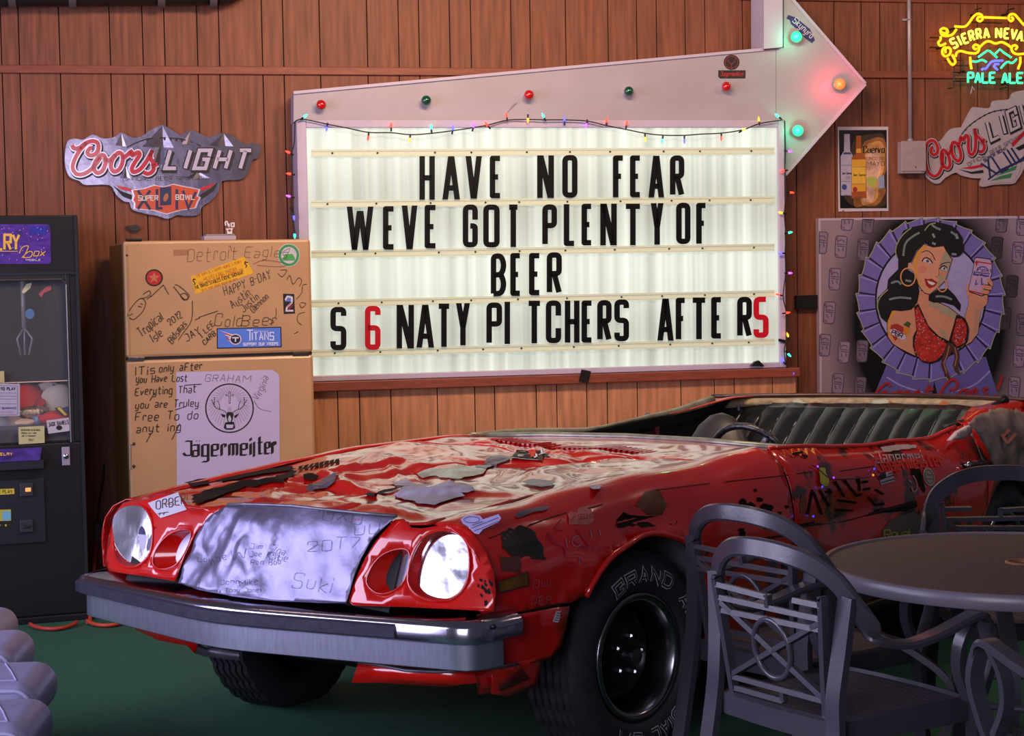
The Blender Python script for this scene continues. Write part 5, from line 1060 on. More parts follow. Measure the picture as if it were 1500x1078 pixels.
# ---------------------------------------------------------------- padded bench, bottom left
m_vin = mat('vinyl_grey_blue', '#9290b4', .42, vary=.08, vscale=9, bump=.06, bscale=60, spec=.5); m_pip = mat('vinyl_piping', '#a9a8d0', .35)
bw = [(18, 925, 5.55), (44, 957, 5.12), (76, 1000, 4.74), (76, 1052, 4.40)]
BTOP = .46
bdir = Vector((math.cos(math.radians(4)), math.sin(math.radians(4)), 0))
ends = [(21, 928), (44, 962), (78, 1012), (80, 1075)]
for i, (px, py) in enumerate(((20, 950), (44, 988), (77, 1042), (70, 1105))):
    e = fl_pt(px, py, .36); wd = .37
    M = basis(Vector((e.x - .01, e.y, .34)), bdir, Vector((-bdir.y, bdir.x, 0)), UP)
    where = ['farthest', 'second farthest', 'third farthest', 'nearest'][i]
    cu = empty('seat_cushion', M, f'grey-blue vinyl bench cushion with piping, {where} of the row at bottom left', 'cushion', 'bench cushions at bottom left')
    mb = MB(); nx, ny = 26, 14; L = .75; vs = []
    prof = lambda t: (1 - abs(t) ** 4.5) ** .5
    for side in (1, -1):
        for a_ in range(nx + 1):
            for b_2 in range(ny + 1):
                u = 1 - a_ / nx; x = -L * (a_ / nx) ** 1.0; v = b_2 / ny * 2 - 1
                ex = min(1, (-x) / .13); rx = math.sqrt(max(0, 1 - (1 - ex) ** 2))
                h = .065 * prof(v) * rx
                vs.append((x, v * wd / 2 * (.93 + .07 * rx), .07 + side * h + (.018 * prof(v) * rx if side > 0 else 0)))
    mmm = (nx + 1) * (ny + 1); fs = []
    for s_ in range(2):
        for a_ in range(nx):
            for b_2 in range(ny):
                k = s_ * mmm + a_ * (ny + 1) + b_2; fs.append((k, k + 1, k + ny + 2, k + ny + 1))
    pd = MB().box(-L, 0, -wd / 2, wd / 2, 0, .135).build('pad', m_vin, cu, smooth=True); bv = pd.modifiers.new('round', 'BEVEL'); bv.width = .060; bv.segments = 7
    pp = [(-L, -wd / 2 + .017, .119), (-.06, -wd / 2 + .017, .119)] + [(-.06 + .043 * math.sin(a), -wd / 2 + .06 - .043 + .0 * a, .075 + .044 * math.cos(a)) for a in [math.pi / 10 * k for k in range(1, 6)]] + [(-.017, -wd / 2 + .017, .0)]
    MB().tube(pp, .0065, 7).build('piping', m_pip, cu, smooth=True)
    for k in range(5):
        x = -.02 - k * .075
        MB().tube([(x - .12, .11, .1365), (x - .08, .0, .1365), (x - .045, -.11, .1365)], .0022, 5).build('seam', m_pip, cu)
    MB().tube([(-.72, -.11, .1365), (-.065, -.11, .1365)], .0022, 5).build('seam', m_pip, cu)
    MB().box(-L, -.05, -wd / 2 + .03, wd / 2 - .03, -.34, .02).build('base', m_cab, cu, bevel=.01)
# ---------------------------------------------------------------- the car
def pose():
    yaw, ro, pi = math.radians(230), math.radians(1.2), math.radians(1.0)
    f = Vector((math.cos(yaw), math.sin(yaw), 0)); l = Vector((-math.sin(yaw), math.cos(yaw), 0)); u = UP
    l2 = l * math.cos(ro) + u * math.sin(ro); u2 = u * math.cos(ro) - l * math.sin(ro)
    return f * math.cos(pi) + u2 * math.sin(pi), l2, u2 * math.cos(pi) - f * math.sin(pi)
cf, cl_, cu_ = pose(); CO = Vector((-.284, 6.04, 0)); CM = basis(CO, cf, cl_, cu_); CI = CM.inverted(); CR = CI.to_3x3()
car = empty('car', CM, 'battered red two-door coupe with its roof cut off, covered in stickers and scrawls', 'car')
def chit(px, py, ax, val):
    o = CI @ CAM; d = CR @ ray(px, py); return o + d * ((val - o[ax]) / d[ax])
def interp(x, T):
    if T[0][0] > T[-1][0]: T = T[::-1]
    if x <= T[0][0]: return T[0][1]
    for (a, p), (b, q) in zip(T[:-1], T[1:]):
        if x <= b: t = (x - a) / (b - a); t = t * t * (3 - 2 * t) * .5 + t * .5; return p + (q - p) * t
    return T[-1][1]
WG = [(.85, .815), (.56, .848), (.2, .877), (-.15, .898), (-.4, .905), (-.9, .935), (-1.2, .922), (-1.55, .903), (-1.94, .892), (-2.18, .893), (-2.37, .925), (-2.5, .942), (-2.72, .985), (-3.0, .992), (-3.95, .965)]
WGF = [(.85, .815), (.72, .83), (.52, .853), (.2, .885), (-.06, .908), (-.39, .932), (-.9, .940), (-1.2, .925), (-1.8, .90), (-2.45, .94), (-3.0, .995), (-3.95, .965)]
PT = [.28, .42, .57, .70, .78, .84, .88, .92, .98]; PV = [.80, .85, .877, .885, .872, .845, .81, .76, .68]; PW = [.28, .42, .57, .70, .78, .84, .882, .902, .900]
def nz(a, b, c=0, k=1.0): return noise.noise(Vector((a * k, b * k, c)))
def sidept(u, t, near=True):
    s = 1 if near else -1
    v = interp(t, list(zip(PT, PV))); w = interp(t, list(zip(PT, PW))); wg = interp(u, WG if near else WGF)
    if w > .70: w = .70 + (w - .70) * (wg - .70) / .20
    if u > .45: v -= .30 * (u - .45) ** 2 * (1 + 1.5 * (w > .7) * (w - .7))
    if u < -3.2: v -= .10 * (u + 3.2) ** 2
    r = math.hypot(u, w - .335); v += .016 * math.exp(-((r - .40) / .035) ** 2) * (1 if w < .8 else 0)
    if near:
        v += .010 * nz(u, w, 3, 2.3) + .006 * nz(u, w, 9, 6) * (1 if t < .86 else .4)
        v -= .030 * math.exp(-((u + .05) / .22) ** 2 - ((w - .77) / .030) ** 2)          # crushed crease over the wheel
        v += .012 * math.exp(-((u - .12) / .20) ** 2 - ((w - .80) / .02) ** 2)
        v -= .035 * math.exp(-((u + 1.35) / .30) ** 2 - ((w - .66) / .09) ** 2)          # door dent
        v -= .04 * math.exp(-((u + 2.35) / .16) ** 2 - ((w - .84) / .05) ** 2)
        w += .010 * nz(u, t, 5, 4) * (t > .84)
    return Vector((u, v * s, w))
def Vn(u, w):
    """height of the near side at given u, w (inverse of sidept)"""
    lo, hi = .28, .92
    for _ in range(16):
        m = (lo + hi) / 2
        if sidept(u, m).z < w: lo = m
        else: hi = m
    return (lo + hi) / 2
HB = [(.90, .80), (.80, .828), (.56, .847), (.2, .876), (-.15, .897), (-.6, .906), (-1.1, .918), (-1.3, .921)]
RIDGES = []
random.seed(21)
for i in range(34):
    RIDGES.append((random.uniform(-.7, .75), random.uniform(-.62, .62), math.radians(random.uniform(-75, 75) + 90), random.uniform(.12, .34), random.uniform(.012, .035), random.choice((1, 1, -1)) * random.uniform(.007, .022)))
RIDGES += [(.30, -.10, math.radians(65), .34, .03, .020), (.38, .02, math.radians(80), .26, .022, -.020), (.05, .15, math.radians(40), .3, .03, .015), (-.45, -.50, math.radians(80), .3, .09, .015), (.62, .35, math.radians(75), .3, .03, .014)]
def Hd(u, v):
    z = interp(u, HB) + .004 * (1 - (v / .7) ** 2)
    k = max(0, min(1, -v / .6)) * max(0, min(1, (.15 - u) / .5)) * (1 if u > -.9 else max(0, 1 - (-.9 - u) / .2)); z += .026 * k
    e = max(0, min(1, (.70 - abs(v)) / .12)) * max(0, min(1, (u + 1.1) / .35))
    d = -.012 * math.exp(-((u - .25) / .35) ** 2 - ((v - .1) / .35) ** 2)
    for a, b, q, L, s_, A in RIDGES:
        du, dv = u - a, v - b; x = du * math.cos(q) + dv * math.sin(q); y = -du * math.sin(q) + dv * math.cos(q)
        if abs(x) < L * 1.6 and abs(y) < s_ * 4: d += A * math.exp(-(x / L) ** 4) * (max(0, 1 - abs(y) / (s_ * 1.9)) ** 1.5 if A > 0 else math.exp(-(y / s_) ** 2))
    d += .015 * nz(u, v, 1, 3.4) + .005 * nz(u, v, 2, 9)
    return z + d * e
def Uf(v, w):
    return .93 - .38 * (w - .6) - .10 * math.sqrt(v * v + .01) - .45 * max(0, abs(v) - .45) ** 2 - 4.0 * max(0, w - .80) ** 2
def Gr(v, w):     # dented metal sheet over the grille
    e = min(1, max(0, (.86 - w) / .04)) * min(1, max(0, (w - .58) / .03))
    d = .022 * nz(v, w, 4, 5) + .016 * nz(v + .5 * w, w, 8, 11) + .014 * abs(nz(v - .4 * w, w, 2, 17))
    d += .035 * math.exp(-((v - .02 - .5 * (w - .86)) / .035) ** 2) * min(1, max(0, (w - .62) / .15)) * .7 - .03 * math.exp(-((v + .16) / .12) ** 2 - ((w - .70) / .07) ** 2)
    return Uf(v, w) + d * e * (.45 if v > .15 else 1) + .004
class Surf:
    def __init__(s, g, mp, dom, off): s.g = g; s.mp = mp; s.dom = dom; s.off = Vector(off)
    def hit(s, px, py):
        o = CI @ CAM; d = CR @ ray(px, py); a = 3.6; prev = s.g(o + d * a); st = .12
        for i in range(70):
            b = a + st; cur = s.g(o + d * b)
            if prev > 0 >= cur:
                for _ in range(16):
                    m = (a + b) / 2
                    if s.g(o + d * m) > 0: a = m
                    else: b = m
                return o + d * ((a + b) / 2)
            a = b; prev = cur
        return None
    def nrm(s, q):
        a, b = q; e = .012; p = s.mp(a, b); n = (s.mp(a + e, b) - p).cross(s.mp(a, b + e) - p).normalized()
        return n if n.dot(s.off) < 0 else -n
    def pt(s, px, py, z=0):
        h = s.hit(px, py)
        if h is None: return Vector((0, 0, .6))
        q = s.dom(h); return s.mp(*q) + s.nrm(q) * z
def g_side(p):
    if p.x > .95 or p.x < -4: return 1
    if p.z > .97 or p.z < .2: return 1
    t = Vn(p.x, min(p.z, .95)); q = sidept(p.x, t); return p.y - q.y
SIDE = Surf(g_side, lambda u, t: sidept(u, t), lambda h: (h.x, Vn(h.x, h.z)), (0, -1, 0))
HOOD = Surf(lambda p: p.z - Hd(p.x, p.y), lambda u, v: Vector((u, v, Hd(u, v))), lambda h: (h.x, h.y), (0, 0, -1))
FRONT = Surf(lambda p: p.x - Uf(p.y, p.z), lambda v, w: Vector((Uf(v, w), v, w)), lambda h: (h.y, h.z), (-1, 0, 0))
GRILL = Surf(lambda p: p.x - Gr(p.y, p.z), lambda v, w: Vector((Gr(v, w), v, w)), lambda h: (h.y, h.z), (-1, 0, 0))
def inside(p, poly_):
    c = False; x, y = p; j = len(poly_) - 1
    for i in range(len(poly_)):
        xi, yi = poly_[i]; xj, yj = poly_[j]
        if (yi > y) != (yj > y) and x < (xj - xi) * (y - yi) / (yj - yi) + xi: c = not c
        j = i
    return c
def dens(P, st):
    o = []
    for i in range(len(P)):
        a, b = Vector(P[i]), Vector(P[(i + 1) % len(P)]); k = max(1, int((b - a).length / st))
        o += [tuple(a.lerp(b, j / k)) for j in range(k)]
    return o
def sheet(name, outline, mp, m, holes=(), st=.04, lift=0, surf=None, solid=.003, parent=None, jag=0):
    outline = dens(outline, st)
    if jag: outline = [(x + random.uniform(-jag, jag), y + random.uniform(-jag, jag)) for x, y in outline]
    holes = [dens(h, st) for h in holes]; vs = [Vector(p) for p in outline]; ed = [(i, (i + 1) % len(outline)) for i in range(len(outline))]
    for h in holes:
        k = len(vs); vs += [Vector(p) for p in h]; ed += [(k + i, k + (i + 1) % len(h)) for i in range(len(h))]
    x0 = min(p[0] for p in outline); x1 = max(p[0] for p in outline); y0 = min(p[1] for p in outline); y1 = max(p[1] for p in outline)
    vs0 = list(vs); i = 0; y = y0 + st * .5
    while y < y1:
        x = x0 + st * (.5 + .5 * (i % 2))
        while x < x1:
            if inside((x, y), outline) and not any(inside((x, y), h) for h in holes) and all(abs(q.x - x) + abs(q.y - y) > st * .55 for q in vs[:len(vs0)]):
                vs.append(Vector((x, y)))
            x += st
        y += st * .87; i += 1
    r = geometry.delaunay_2d_cdt(vs, ed, [], 0, 1e-6)
    P2 = r[0]; fs = []
    for f in r[2]:
        c = (sum(P2[k].x for k in f) / len(f), sum(P2[k].y for k in f) / len(f))
        if inside(c, outline) and not any(inside(c, h) for h in holes): fs.append(tuple(f))
    V3 = [mp(p.x, p.y) for p in P2]
    if lift and surf: V3 = [v + surf.nrm((p.x, p.y)) * lift for v, p in zip(V3, P2)]
    o = MB().add(V3, fs).build(name, m, parent or car, smooth=True, weld=True, solid=solid)
    return o
def patch(S, name, pts, m, lift=.0022, st=.03, jag=0, crop=None):
    if crop: pts = tr(pts, *crop)
    if S is HOOD: lift += .0035
    q = []
    for p in pts:
        h = S.hit(p[0], p[1])
        if h is not None: q.append(S.dom(h))
    if len(q) < 3: return None
    return sheet(name, q, S.mp, m, st=st, lift=lift, surf=S, solid=0, jag=jag)
def carlines(S, name, polys, w, m, lift=.003, crop=None):
    if crop: polys = [tr(q, *crop) for q in polys]
    if S is HOOD: lift += .0045
    P = []
    for q in polys:
        cl = q[-1] == '*'; r_ = q[:-1] if cl else q; d = []
        rr = r_ + [r_[0]] if cl else r_
        for a, b in zip(rr[:-1], rr[1:]):
            k = max(1, int(math.hypot(a[0] - b[0], a[1] - b[1]) / 5)); d += [(a[0] + (b[0] - a[0]) * j / k, a[1] + (b[1] - a[1]) * j / k) for j in range(k)]
        d.append(rr[-1])
        if cl: d = d[:-1] + ['*']
        P.append([p for p in d if p == '*' or S.hit(p[0], p[1]) is not None])
    return lines(S, name, [q for q in P if len(q) > 1], w, m, car, lift)
def paint_mat(nm, h, worn_sheen, wk, dk, rough=.20):
    m = mat(nm, h, rough, coat=.9, vary=.14, vscale=3, dark=dk, dscale=7, damt=wk, bump=.04, bscale=9, spec=.6)
    nt = m.node_tree; b = nt.nodes['Principled BSDF']; src = b.inputs['Base Color'].links[0].from_socket
    n = nt.nodes.new('ShaderNodeTexNoise'); n.inputs['Scale'].default_value = 2.3; n.inputs['Detail'].default_value = 9; n.inputs['Roughness'].default_value = .7
    tc = [x for x in nt.nodes if x.bl_idname == 'ShaderNodeTexCoord'][0]; mp = nt.nodes.new('ShaderNodeMapping'); mp.inputs['Scale'].default_value = (1, 2.6, 2); nt.links.new(tc.outputs['Object'], mp.inputs[0]); nt.links.new(mp.outputs[0], n.inputs[0])
    r = nt.nodes.new('ShaderNodeValToRGB'); r.color_ramp.elements[0].position = worn_sheen; r.color_ramp.elements[1].position = worn_sheen + .07; nt.links.new(n.outputs[0], r.inputs[0])
    mx = nt.nodes.new('ShaderNodeMix'); mx.data_type = 'RGBA'; nt.links.new(r.outputs[0], mx.inputs[0]); nt.links.new(src, mx.inputs[6]); mx.inputs[7].default_value = lin('#a49a7c')  # worn patches, toned pale green to also carry the sign's reflection
    nt.links.new(mx.outputs[2], b.inputs['Base Color']); return m
m_red = paint_mat('car_red', '#c8120c', .80, .30, '#3a0a08')
m_redd = paint_mat('car_red_scuffed_dim', '#b8100c', .80, .62, '#2e0907', .24)  # dirt blotches plus extra darkening painted in for the dim right side
m_hood = paint_mat('car_red_hood', '#bc140e', .625, .24, '#6a2418', .20)
m_bare = mat('bare_steel_panel', '#5a5450', .45, metal=.4, vary=.4, vscale=6)
m_under = mat('underbody_black', '#0c0c0e', .8); m_steel = mat('scraped_steel', '#6e6a78', .4, metal=.5, vary=.3, vscale=14)
m_prim = mat('dark_rust_patch', '#2c2620', .4, metal=.2, vary=.5, vscale=10, coat=.3)
# body sides
def arch(r, a0, a1, n=22, cx=-.025, cz=.335): return [(cx + r * math.cos(math.radians(a0 + (a1 - a0) * i / n)), cz + r * math.sin(math.radians(a0 + (a1 - a0) * i / n))) for i in range(n + 1)]
RA = .395
fender_out = [(.72, .985), (.735, .90), (.735, .80), (.715, .70), (.735, .60), (.70, .575), (.55, .565), (.355, .565)] + arch(RA, 36, 186)[1:] + [(-.40, .285), (-.915, .28), (-.915, .985)]
sheet('front_fender', fender_out, lambda u, t: sidept(u, t), m_red, st=.045)
sheet('lower_fender', [(.70, .562), (.36, .552), (.385, .45), (.42, .40), (.50, .40), (.62, .40), (.70, .42)], lambda u, t: sidept(u, t), m_red, st=.045)
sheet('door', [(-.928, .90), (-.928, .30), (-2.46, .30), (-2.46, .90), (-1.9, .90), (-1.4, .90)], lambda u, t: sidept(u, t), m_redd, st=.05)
RC_ = -2.74
quarter = [(-2.472, .93), (-2.472, .60), (-2.44, .46)] + [p for p in arch(.37, 160, 20, 14, RC_, .335)][::-1][::-1][::1][:0] + [(RC_ + .37 * math.cos(math.radians(a)), .335 + .37 * math.sin(math.radians(a))) for a in range(20, 161, 10)] + [(-3.2, .30), (-3.9, .34), (-3.9, .98), (-3.0, .98), (-2.75, .96)]
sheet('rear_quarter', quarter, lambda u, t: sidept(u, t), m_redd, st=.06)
sheet('rocker', [(-.41, .283), (-2.40, .283), (-2.40, .296), (-.41, .296)], lambda u, t: sidept(u, t) + Vector((0, .006, 0)), mat('rocker_chrome', '#8a7a74', .3, metal=.8), st=.06)
farf = lambda u, t: sidept(u, t, False)
sheet('far_fender', [(.72, .985), (.735, .80), (.735, .60), (.36, .56)] + arch(RA, 36, 186)[1:] + [(-.40, .285), (-1.02, .28), (-1.02, .985)], farf, m_red, st=.06)
sheet('far_door', [(-1.03, .94), (-1.03, .30), (-2.46, .30), (-2.46, .94)], farf, m_red, st=.06)
sheet('far_quarter', [(-2.47, .95), (-2.47, .30), (-3.9, .34), (-3.9, .98), (-3.0, .98)], farf, m_red, st=.07)
sheet('door_card', [(-1.08, .90), (-1.08, .32), (-3.0, .32), (-3.0, .93), (-2.4, .92)], lambda u, t: farf(u, t) + Vector((0, .035, -.006)), m_under, st=.08)
# wheel arch lip
lip = [sidept(-.025 + (RA + .004) * math.cos(math.radians(a)), .335 + (RA + .004) * math.sin(math.radians(a))) + Vector((0, .004, 0)) for a in range(38, 187, 6)]
MB().tube(lip, .010, 8).build('arch_lip', m_red, car, smooth=True)
MB().tube([sidept(u, .90) + Vector((0, -.004, .002)) for u in [-.93 - i * .064 for i in range(24)]], .009, 6).build('door_top_rail', m_red, car, smooth=True)
MB().tube([sidept(u, .94, False) for u in [-1.05 - i * .075 for i in range(25)]], [.008 + .012 * max(0, math.sin(i * .26)) + .020 * max(0, (i - 15) / 10) for i in range(25)], 8).build('far_door_rail', mat('worn_edge', '#8d9084', .35, metal=.4, vary=.3, vscale=14), car, smooth=True)
# hood and cowl
hf = [(Uf(v, .82) - .005 - .03 * max(0, abs(v) - .5), v) for v in [-.68 + i * .08 for i in range(18)]]
sheet('hood', hf + [(-.62, .68), (-.66, .3), (-.68, 0), (-.66, -.3), (-.62, -.68)], lambda u, v: Vector((u, v, Hd(u, v))), m_hood, st=.022, solid=.006)
sheet('cowl', [(-.63, .70), (-1.05, .76), (-1.20, .3), (-1.27, -.1), (-1.24, -.5), (-1.12, -.76), (-.63, -.70), (-.67, -.3), (-.69, 0), (-.67, .3)], lambda u, v: Vector((u, v, Hd(u, v))), m_hood, st=.03, holes=[[(-.80, .33), (-.72, .34), (-.76, -.1), (-.80, -.42), (-.90, -.42), (-.86, -.1)]], solid=.006)
for i in range(30):
    v = -.41 + i * .0255; u = -.82 - .055 * (1 - min(1, (v - .33) / -.75)) * 0 - (.0 if v > 0 else 0) - .05 * max(0, (.33 - v) / .75)
    MB().box(u - .055, u + .055, v, v + .012, Hd(u, v) - .014, Hd(u, v) + .001).build('cowl_slat', m_hood, car)
MB().box(-1.0, -.68, -.5, .42, .87, .875).build('cowl_tray', m_under, car)
MB().tube([Vector((u, v, Hd(u, v) + .004)) for u, v in ((-1.07, .78), (-1.20, .32), (-1.265, -.1), (-1.24, -.5), (-1.13, -.76))], .013, 8).build('windscreen_channel', mat('worn_edge', '#8d9084'), car, smooth=True)
for sx in (1, -1):
    MB().tube([Vector((u, sx * .683, Hd(u, .683 * sx) - .004)) for u in [.66 - .09 * i for i in range(18)]], .0035, 6).build('hood_gap', m_under, car)
# nose: header panels with lamp openings
def fdom(pts, crop): return [FRONT.dom(FRONT.hit(*p) or chit(*p, 0, .72)) for p in tr(pts, *crop)]
N2 = (2.5675, 400, 620); N1 = (2.5675, 100, 640)
near_out = fdom([(283, 668), (300, 615), (322, 560), (348, 505), (385, 445), (458, 362), (492, 358), (520, 392), (560, 395), (620, 385), (690, 372), (745, 400), (800, 480), (830, 560), (838, 640), (828, 708), (700, 700), (500, 690), (300, 684)], N2)
nh = smooth([(508, 590), (522, 500), (562, 432), (625, 403), (690, 410), (727, 450), (740, 510), (734, 580), (705, 635), (655, 665), (590, 664), (535, 640)], 3, True)
npk = smooth([(352, 600), (368, 545), (405, 500), (455, 476), (500, 474), (515, 500), (508, 550), (485, 605), (440, 636), (390, 638)], 3, True)
far_out = fdom([(140, 470), (150, 380), (172, 290), (205, 248), (260, 232), (330, 215), (385, 205), (420, 215), (462, 272), (520, 262), (590, 262), (535, 300), (480, 360), (440, 440), (400, 542), (280, 522), (150, 502)], N1)
fh = smooth([(172, 380), (182, 305), (210, 262), (250, 252), (292, 272), (316, 325), (317, 395), (300, 450), (262, 484), (220, 488), (185, 468), (172, 430)], 3, True)
fpk = smooth([(320, 450), (345, 400), (390, 360), (440, 348), (462, 362), (452, 405), (428, 452), (398, 486), (350, 497), (322, 482)], 3, True)
fm = lambda v, w: Vector((Uf(v, w), v, w))
for nm, out, h1, h2, cr in (('near', near_out, nh, npk, N2), ('far', far_out, fh, fpk, N1)):
    H1 = fdom(h1, cr); H2 = fdom(h2, cr)
    p = sheet('header_panel', out, fm, m_red, holes=[H1, H2], st=.025, solid=.004)
    for H, nm2, dx, sc, dv in ((H1, 'headlamp', .022, .95, 0), (H2, 'parking_lamp', .055, .76, .028)):
        n = len(H); c = (sum(a for a, b in H) / n, sum(b for a, b in H) / n); sgn = 1 if nm == 'near' else -1
        ring = [Vector((Uf(a, b), a, b)) for a, b in H]
        k = [Vector((Uf(c[0], c[1]) * (.45 if nm == 'near' else .8) + Uf(a, b) * (.55 if nm == 'near' else .2) - dx - (b - c[1]) * .16, c[0] + (a - c[0]) * sc + dv * 1.0, c[1] + (b - c[1]) * (.93 if sc < .8 else sc))) for a, b in H]
        vs = ring + k; bk = MB().add(vs, [(i, (i + 1) % n, n + (i + 1) % n, n + i) for i in range(n)]).build(nm2 + '_bucket', m_red, car, smooth=True)
        MB().tube(ring, .0045 if nm2 == 'headlamp' else .003, 6, closed=True).build('bezel', m_red, bk, smooth=True)
        cc = sum(k, Vector()) / n; mb = MB(); R = [k, [cc + (p_ - cc) * .55 + Vector((.003 * nz(p_.y, p_.z, 1, 9), 0, 0)) for p_ in k]]
        vs = k + R[1] + [cc]; fs = [(i, (i + 1) % n, n + (i + 1) % n, n + i) for i in range(n)] + [(n + i, n + (i + 1) % n, 2 * n) for i in range(n)]
        MB().add(vs, fs).build(nm2, mat('lamp_foil', '#dcdce8', .12, metal=1, bump=.18, bscale=6) if nm2 == 'headlamp' else mat('lamp_plate', '#b9b4d4', .4, metal=.4), car, smooth=True)
q = FRONT.dom(FRONT.hit(*tr([(268, 382)], *N1)[0]))
od = MB(); pts_ = [(q[0] + .020 * math.sin(a), q[1] + .040 * math.cos(a)) for a in [2 * math.pi * i / 20 for i in range(20)]]
od.add([Vector((Uf(*q) - .012, a, b)) for a, b in pts_], [tuple(range(20))]).build('lamp_sticker', mat('sticker_pale', '#b9b4c8', .4), car)
od = MB(); od.add([Vector((Uf(*q) - .0105, a, b)) for a, b in [p for p in pts_ if p[1] > q[1] + .012]], [tuple(range(len([p for p in pts_ if p[1] > q[1] + .012])))]).build('lamp_sticker_band', mat('sticker_navy', '#1c2050', .4), car)
# grille cover sheet
cg = (4.1667, 260, 650)
gout = [GRILL.dom(GRILL.hit(*p) or chit(*p, 0, .80)) for p in tr([(5, 850), (40, 730), (100, 590), (150, 490), (210, 430), (310, 370), (420, 368), (560, 372), (700, 378), (850, 395), (1000, 410), (1150, 425), (1340, 440), (1260, 510), (1180, 590), (1120, 700), (1070, 830), (1030, 972), (900, 972), (600, 960), (380, 938), (200, 905), (60, 868)], *cg)]
m_sheet = mat('crumpled_aluminium', '#77738f', .40, metal=.75, bump=.5, bscale=9, vary=.14, vscale=4, dark='#b07888', dscale=5, damt=.34)
sheet('grille_cover', gout, lambda v, w: Vector((Gr(v, w), v, w)), m_sheet, st=.014, solid=.002)
scr = []
random.seed(5)
for s, x, y, h, w, a_ in (('Suki', 695, 880, 90, 60, -6), ('Jim', 440, 640, 30, 26, 0), ('Joe Amy', 440, 690, 34, 20, 2), ('Ron', 445, 735, 30, 22, 0), ('Tina', 560, 640, 40, 24, -25), ('Katie', 540, 700, 40, 24, -10), ('Bob', 560, 745, 34, 20, 10), ('Tony Jones', 290, 905, 26, 18, 0), ('John', 260, 860, 26, 24, 4), ('Mike', 380, 870, 34, 24, 8), ('Lou', 120, 720, 30, 26, 0), ('OXO', 880, 460, 70, 60, -8), ('UU', 1080, 560, 60, 60, 5), ('20', 790, 660, 60, 60, 3), ('T7', 960, 640, 70, 60, 0), ('W', 330, 720, 70, 60, 10), ('I', 130, 880, 40, 20, 0), ('Abe', 200, 740, 40, 30, 20)):
    scr += hand(s, x, y, h, a_, w)
carlines(GRILL, 'marker_scrawl', scr, .55, ink('#453e58'), .0016, cg)
MB().tube([Vector((Gr(*p) + .002, p[0], p[1])) for p in gout[5:13]], .005, 6).build('cover_hem', m_steel, car, smooth=True)
MB().add([(Uf(v, w) - .03, v, w) for v, w in ((-.6, .57), (.6, .57), (.6, .80), (-.6, .80))], [(0, 1, 2, 3)]).build('radiator_panel', m_under, car)
# bumper
bp = [(.62, -.905), (.70, -.905), (.78, -.895), (.815, -.87)] + [(.985 - .19 * math.sqrt(v * v + .012), v) for v in [-.82 + .082 * i for i in range(21)]] + [(.815, .87), (.78, .895), (.70, .905), (.62, .905)]
bw_ = .540
m_bchr = mat('bumper_chrome', '#b4b0c4', .16, metal=1, bump=.05, bscale=8, dark='#5a4a4c', dscale=9, damt=.22)
bum = MB().sweep([(u, v, bw_) for u, v in bp], [(0, -.030), (.012, -.024), (.014, .014), (.008, .026), (-.012, .037), (-.16, .066), (-.16, -.030)], (0, 0, 1)).build('bumper', m_bchr, car, smooth=True, auto=50)
MB().sweep([(u, v, bw_) for u, v in bp if v < .70], [(.012, -.024), (.020, -.020), (.021, .012), (.012, .018)], (0, 0, 1)).build('rubber_strip', mat('bumper_rubber', '#2c2b3c', .38, vary=.2, vscale=20, bump=.1, bscale=40), bum, smooth=True, auto=40)
MB().sweep([(u - .018, v * .985, .470) for u, v in bp[2:-1]], [(0, -.038), (.006, -.034), (.006, .040), (0, .044), (-.03, .044), (-.03, -.038)], (0, 0, 1)).build('lower_bumper_band', mat('bumper_aluminium', '#a3a6ba', .32, metal=.85, vary=.12, vscale=12, stretch=(1, 8, 1), dark='#5f6470', dscale=6, damt=.22), car, smooth=True, auto=40)
for px, py, r in ((684, 922, .006), (667, 924, .011), (723, 918, .008)):
    h = chit(px, py, 0, .80) if px < 700 else chit(px, py, 1, .918); MB().ball(h + (Vector((.02, 0, 0)) if px < 700 else Vector((0, 0, 0))), r, 10).build('bumper_bolt', m_blk, bum, smooth=True)
# chin and underside
def strip3(name, A, B, m, solid=.004):
    n = len(A); return MB().add(list(A) + list(B), [(i, i + 1, n + i + 1, n + i) for i in range(n - 1)]).build(name, m, car, smooth=True, solid=solid)
chA = [chit(x, y, 0, u) for x, y, u in ((525, 970, .80), (560, 975, .81), (595, 982, .80), (640, 984, .78), (675, 982, .74))] + [Vector((.70, .80, .415)), Vector((.66, .85, .42)), Vector((.58, .862, .42))]
chB = [chit(x, y, 0, u) for x, y, u in ((515, 1000, .80), (560, 1000, .80), (600, 1003, .78), (650, 1006, .75), (700, 1000, .70))] + [Vector((.66, .78, .335)), Vector((.60, .82, .34)), Vector((.50, .84, .36))]
strip3('chin_panel', chA, chB, m_red); MB().tube(chA, .005, 6).build('torn_edge', m_steel, car, smooth=True)
sheet('valance_side', [(.66, .42), (.46, .42), (.44, .33), (.56, .32), (.64, .34)], lambda u, t: sidept(u, max(t, .28)), m_red, st=.05)
fA = [chit(x, y, 0, .70) for x, y in ((193, 905), (230, 915), (275, 928), (290, 940))]; fB = [chit(x, y, 0, .70) for x, y in ((198, 922), (232, 938), (274, 946), (285, 957))]
strip3('chin_panel', fA, fB, m_red)
kA = [chit(x, y, 0, .66) for x, y in ((275, 935), (300, 948), (350, 955))]; kB = [chit(x, y, 0, .66) for x, y in ((285, 957), (300, 962), (350, 968))]
strip3('valance_bracket', kA, kB, m_steel)
MB().box(.25, .60, -.48, .48, .40, .60).box(-3.8, .25, -.46, .46, .24, .46).box(-.3, .42, -.52, .52, .40, .80).build('chassis', m_under, car, bevel=.02)
MB().box(-1.16, -.95, -.80, .80, .25, .84).box(-3.8, -3.3, -.78, .78, .3, .85).build('bulkhead', m_under, car)
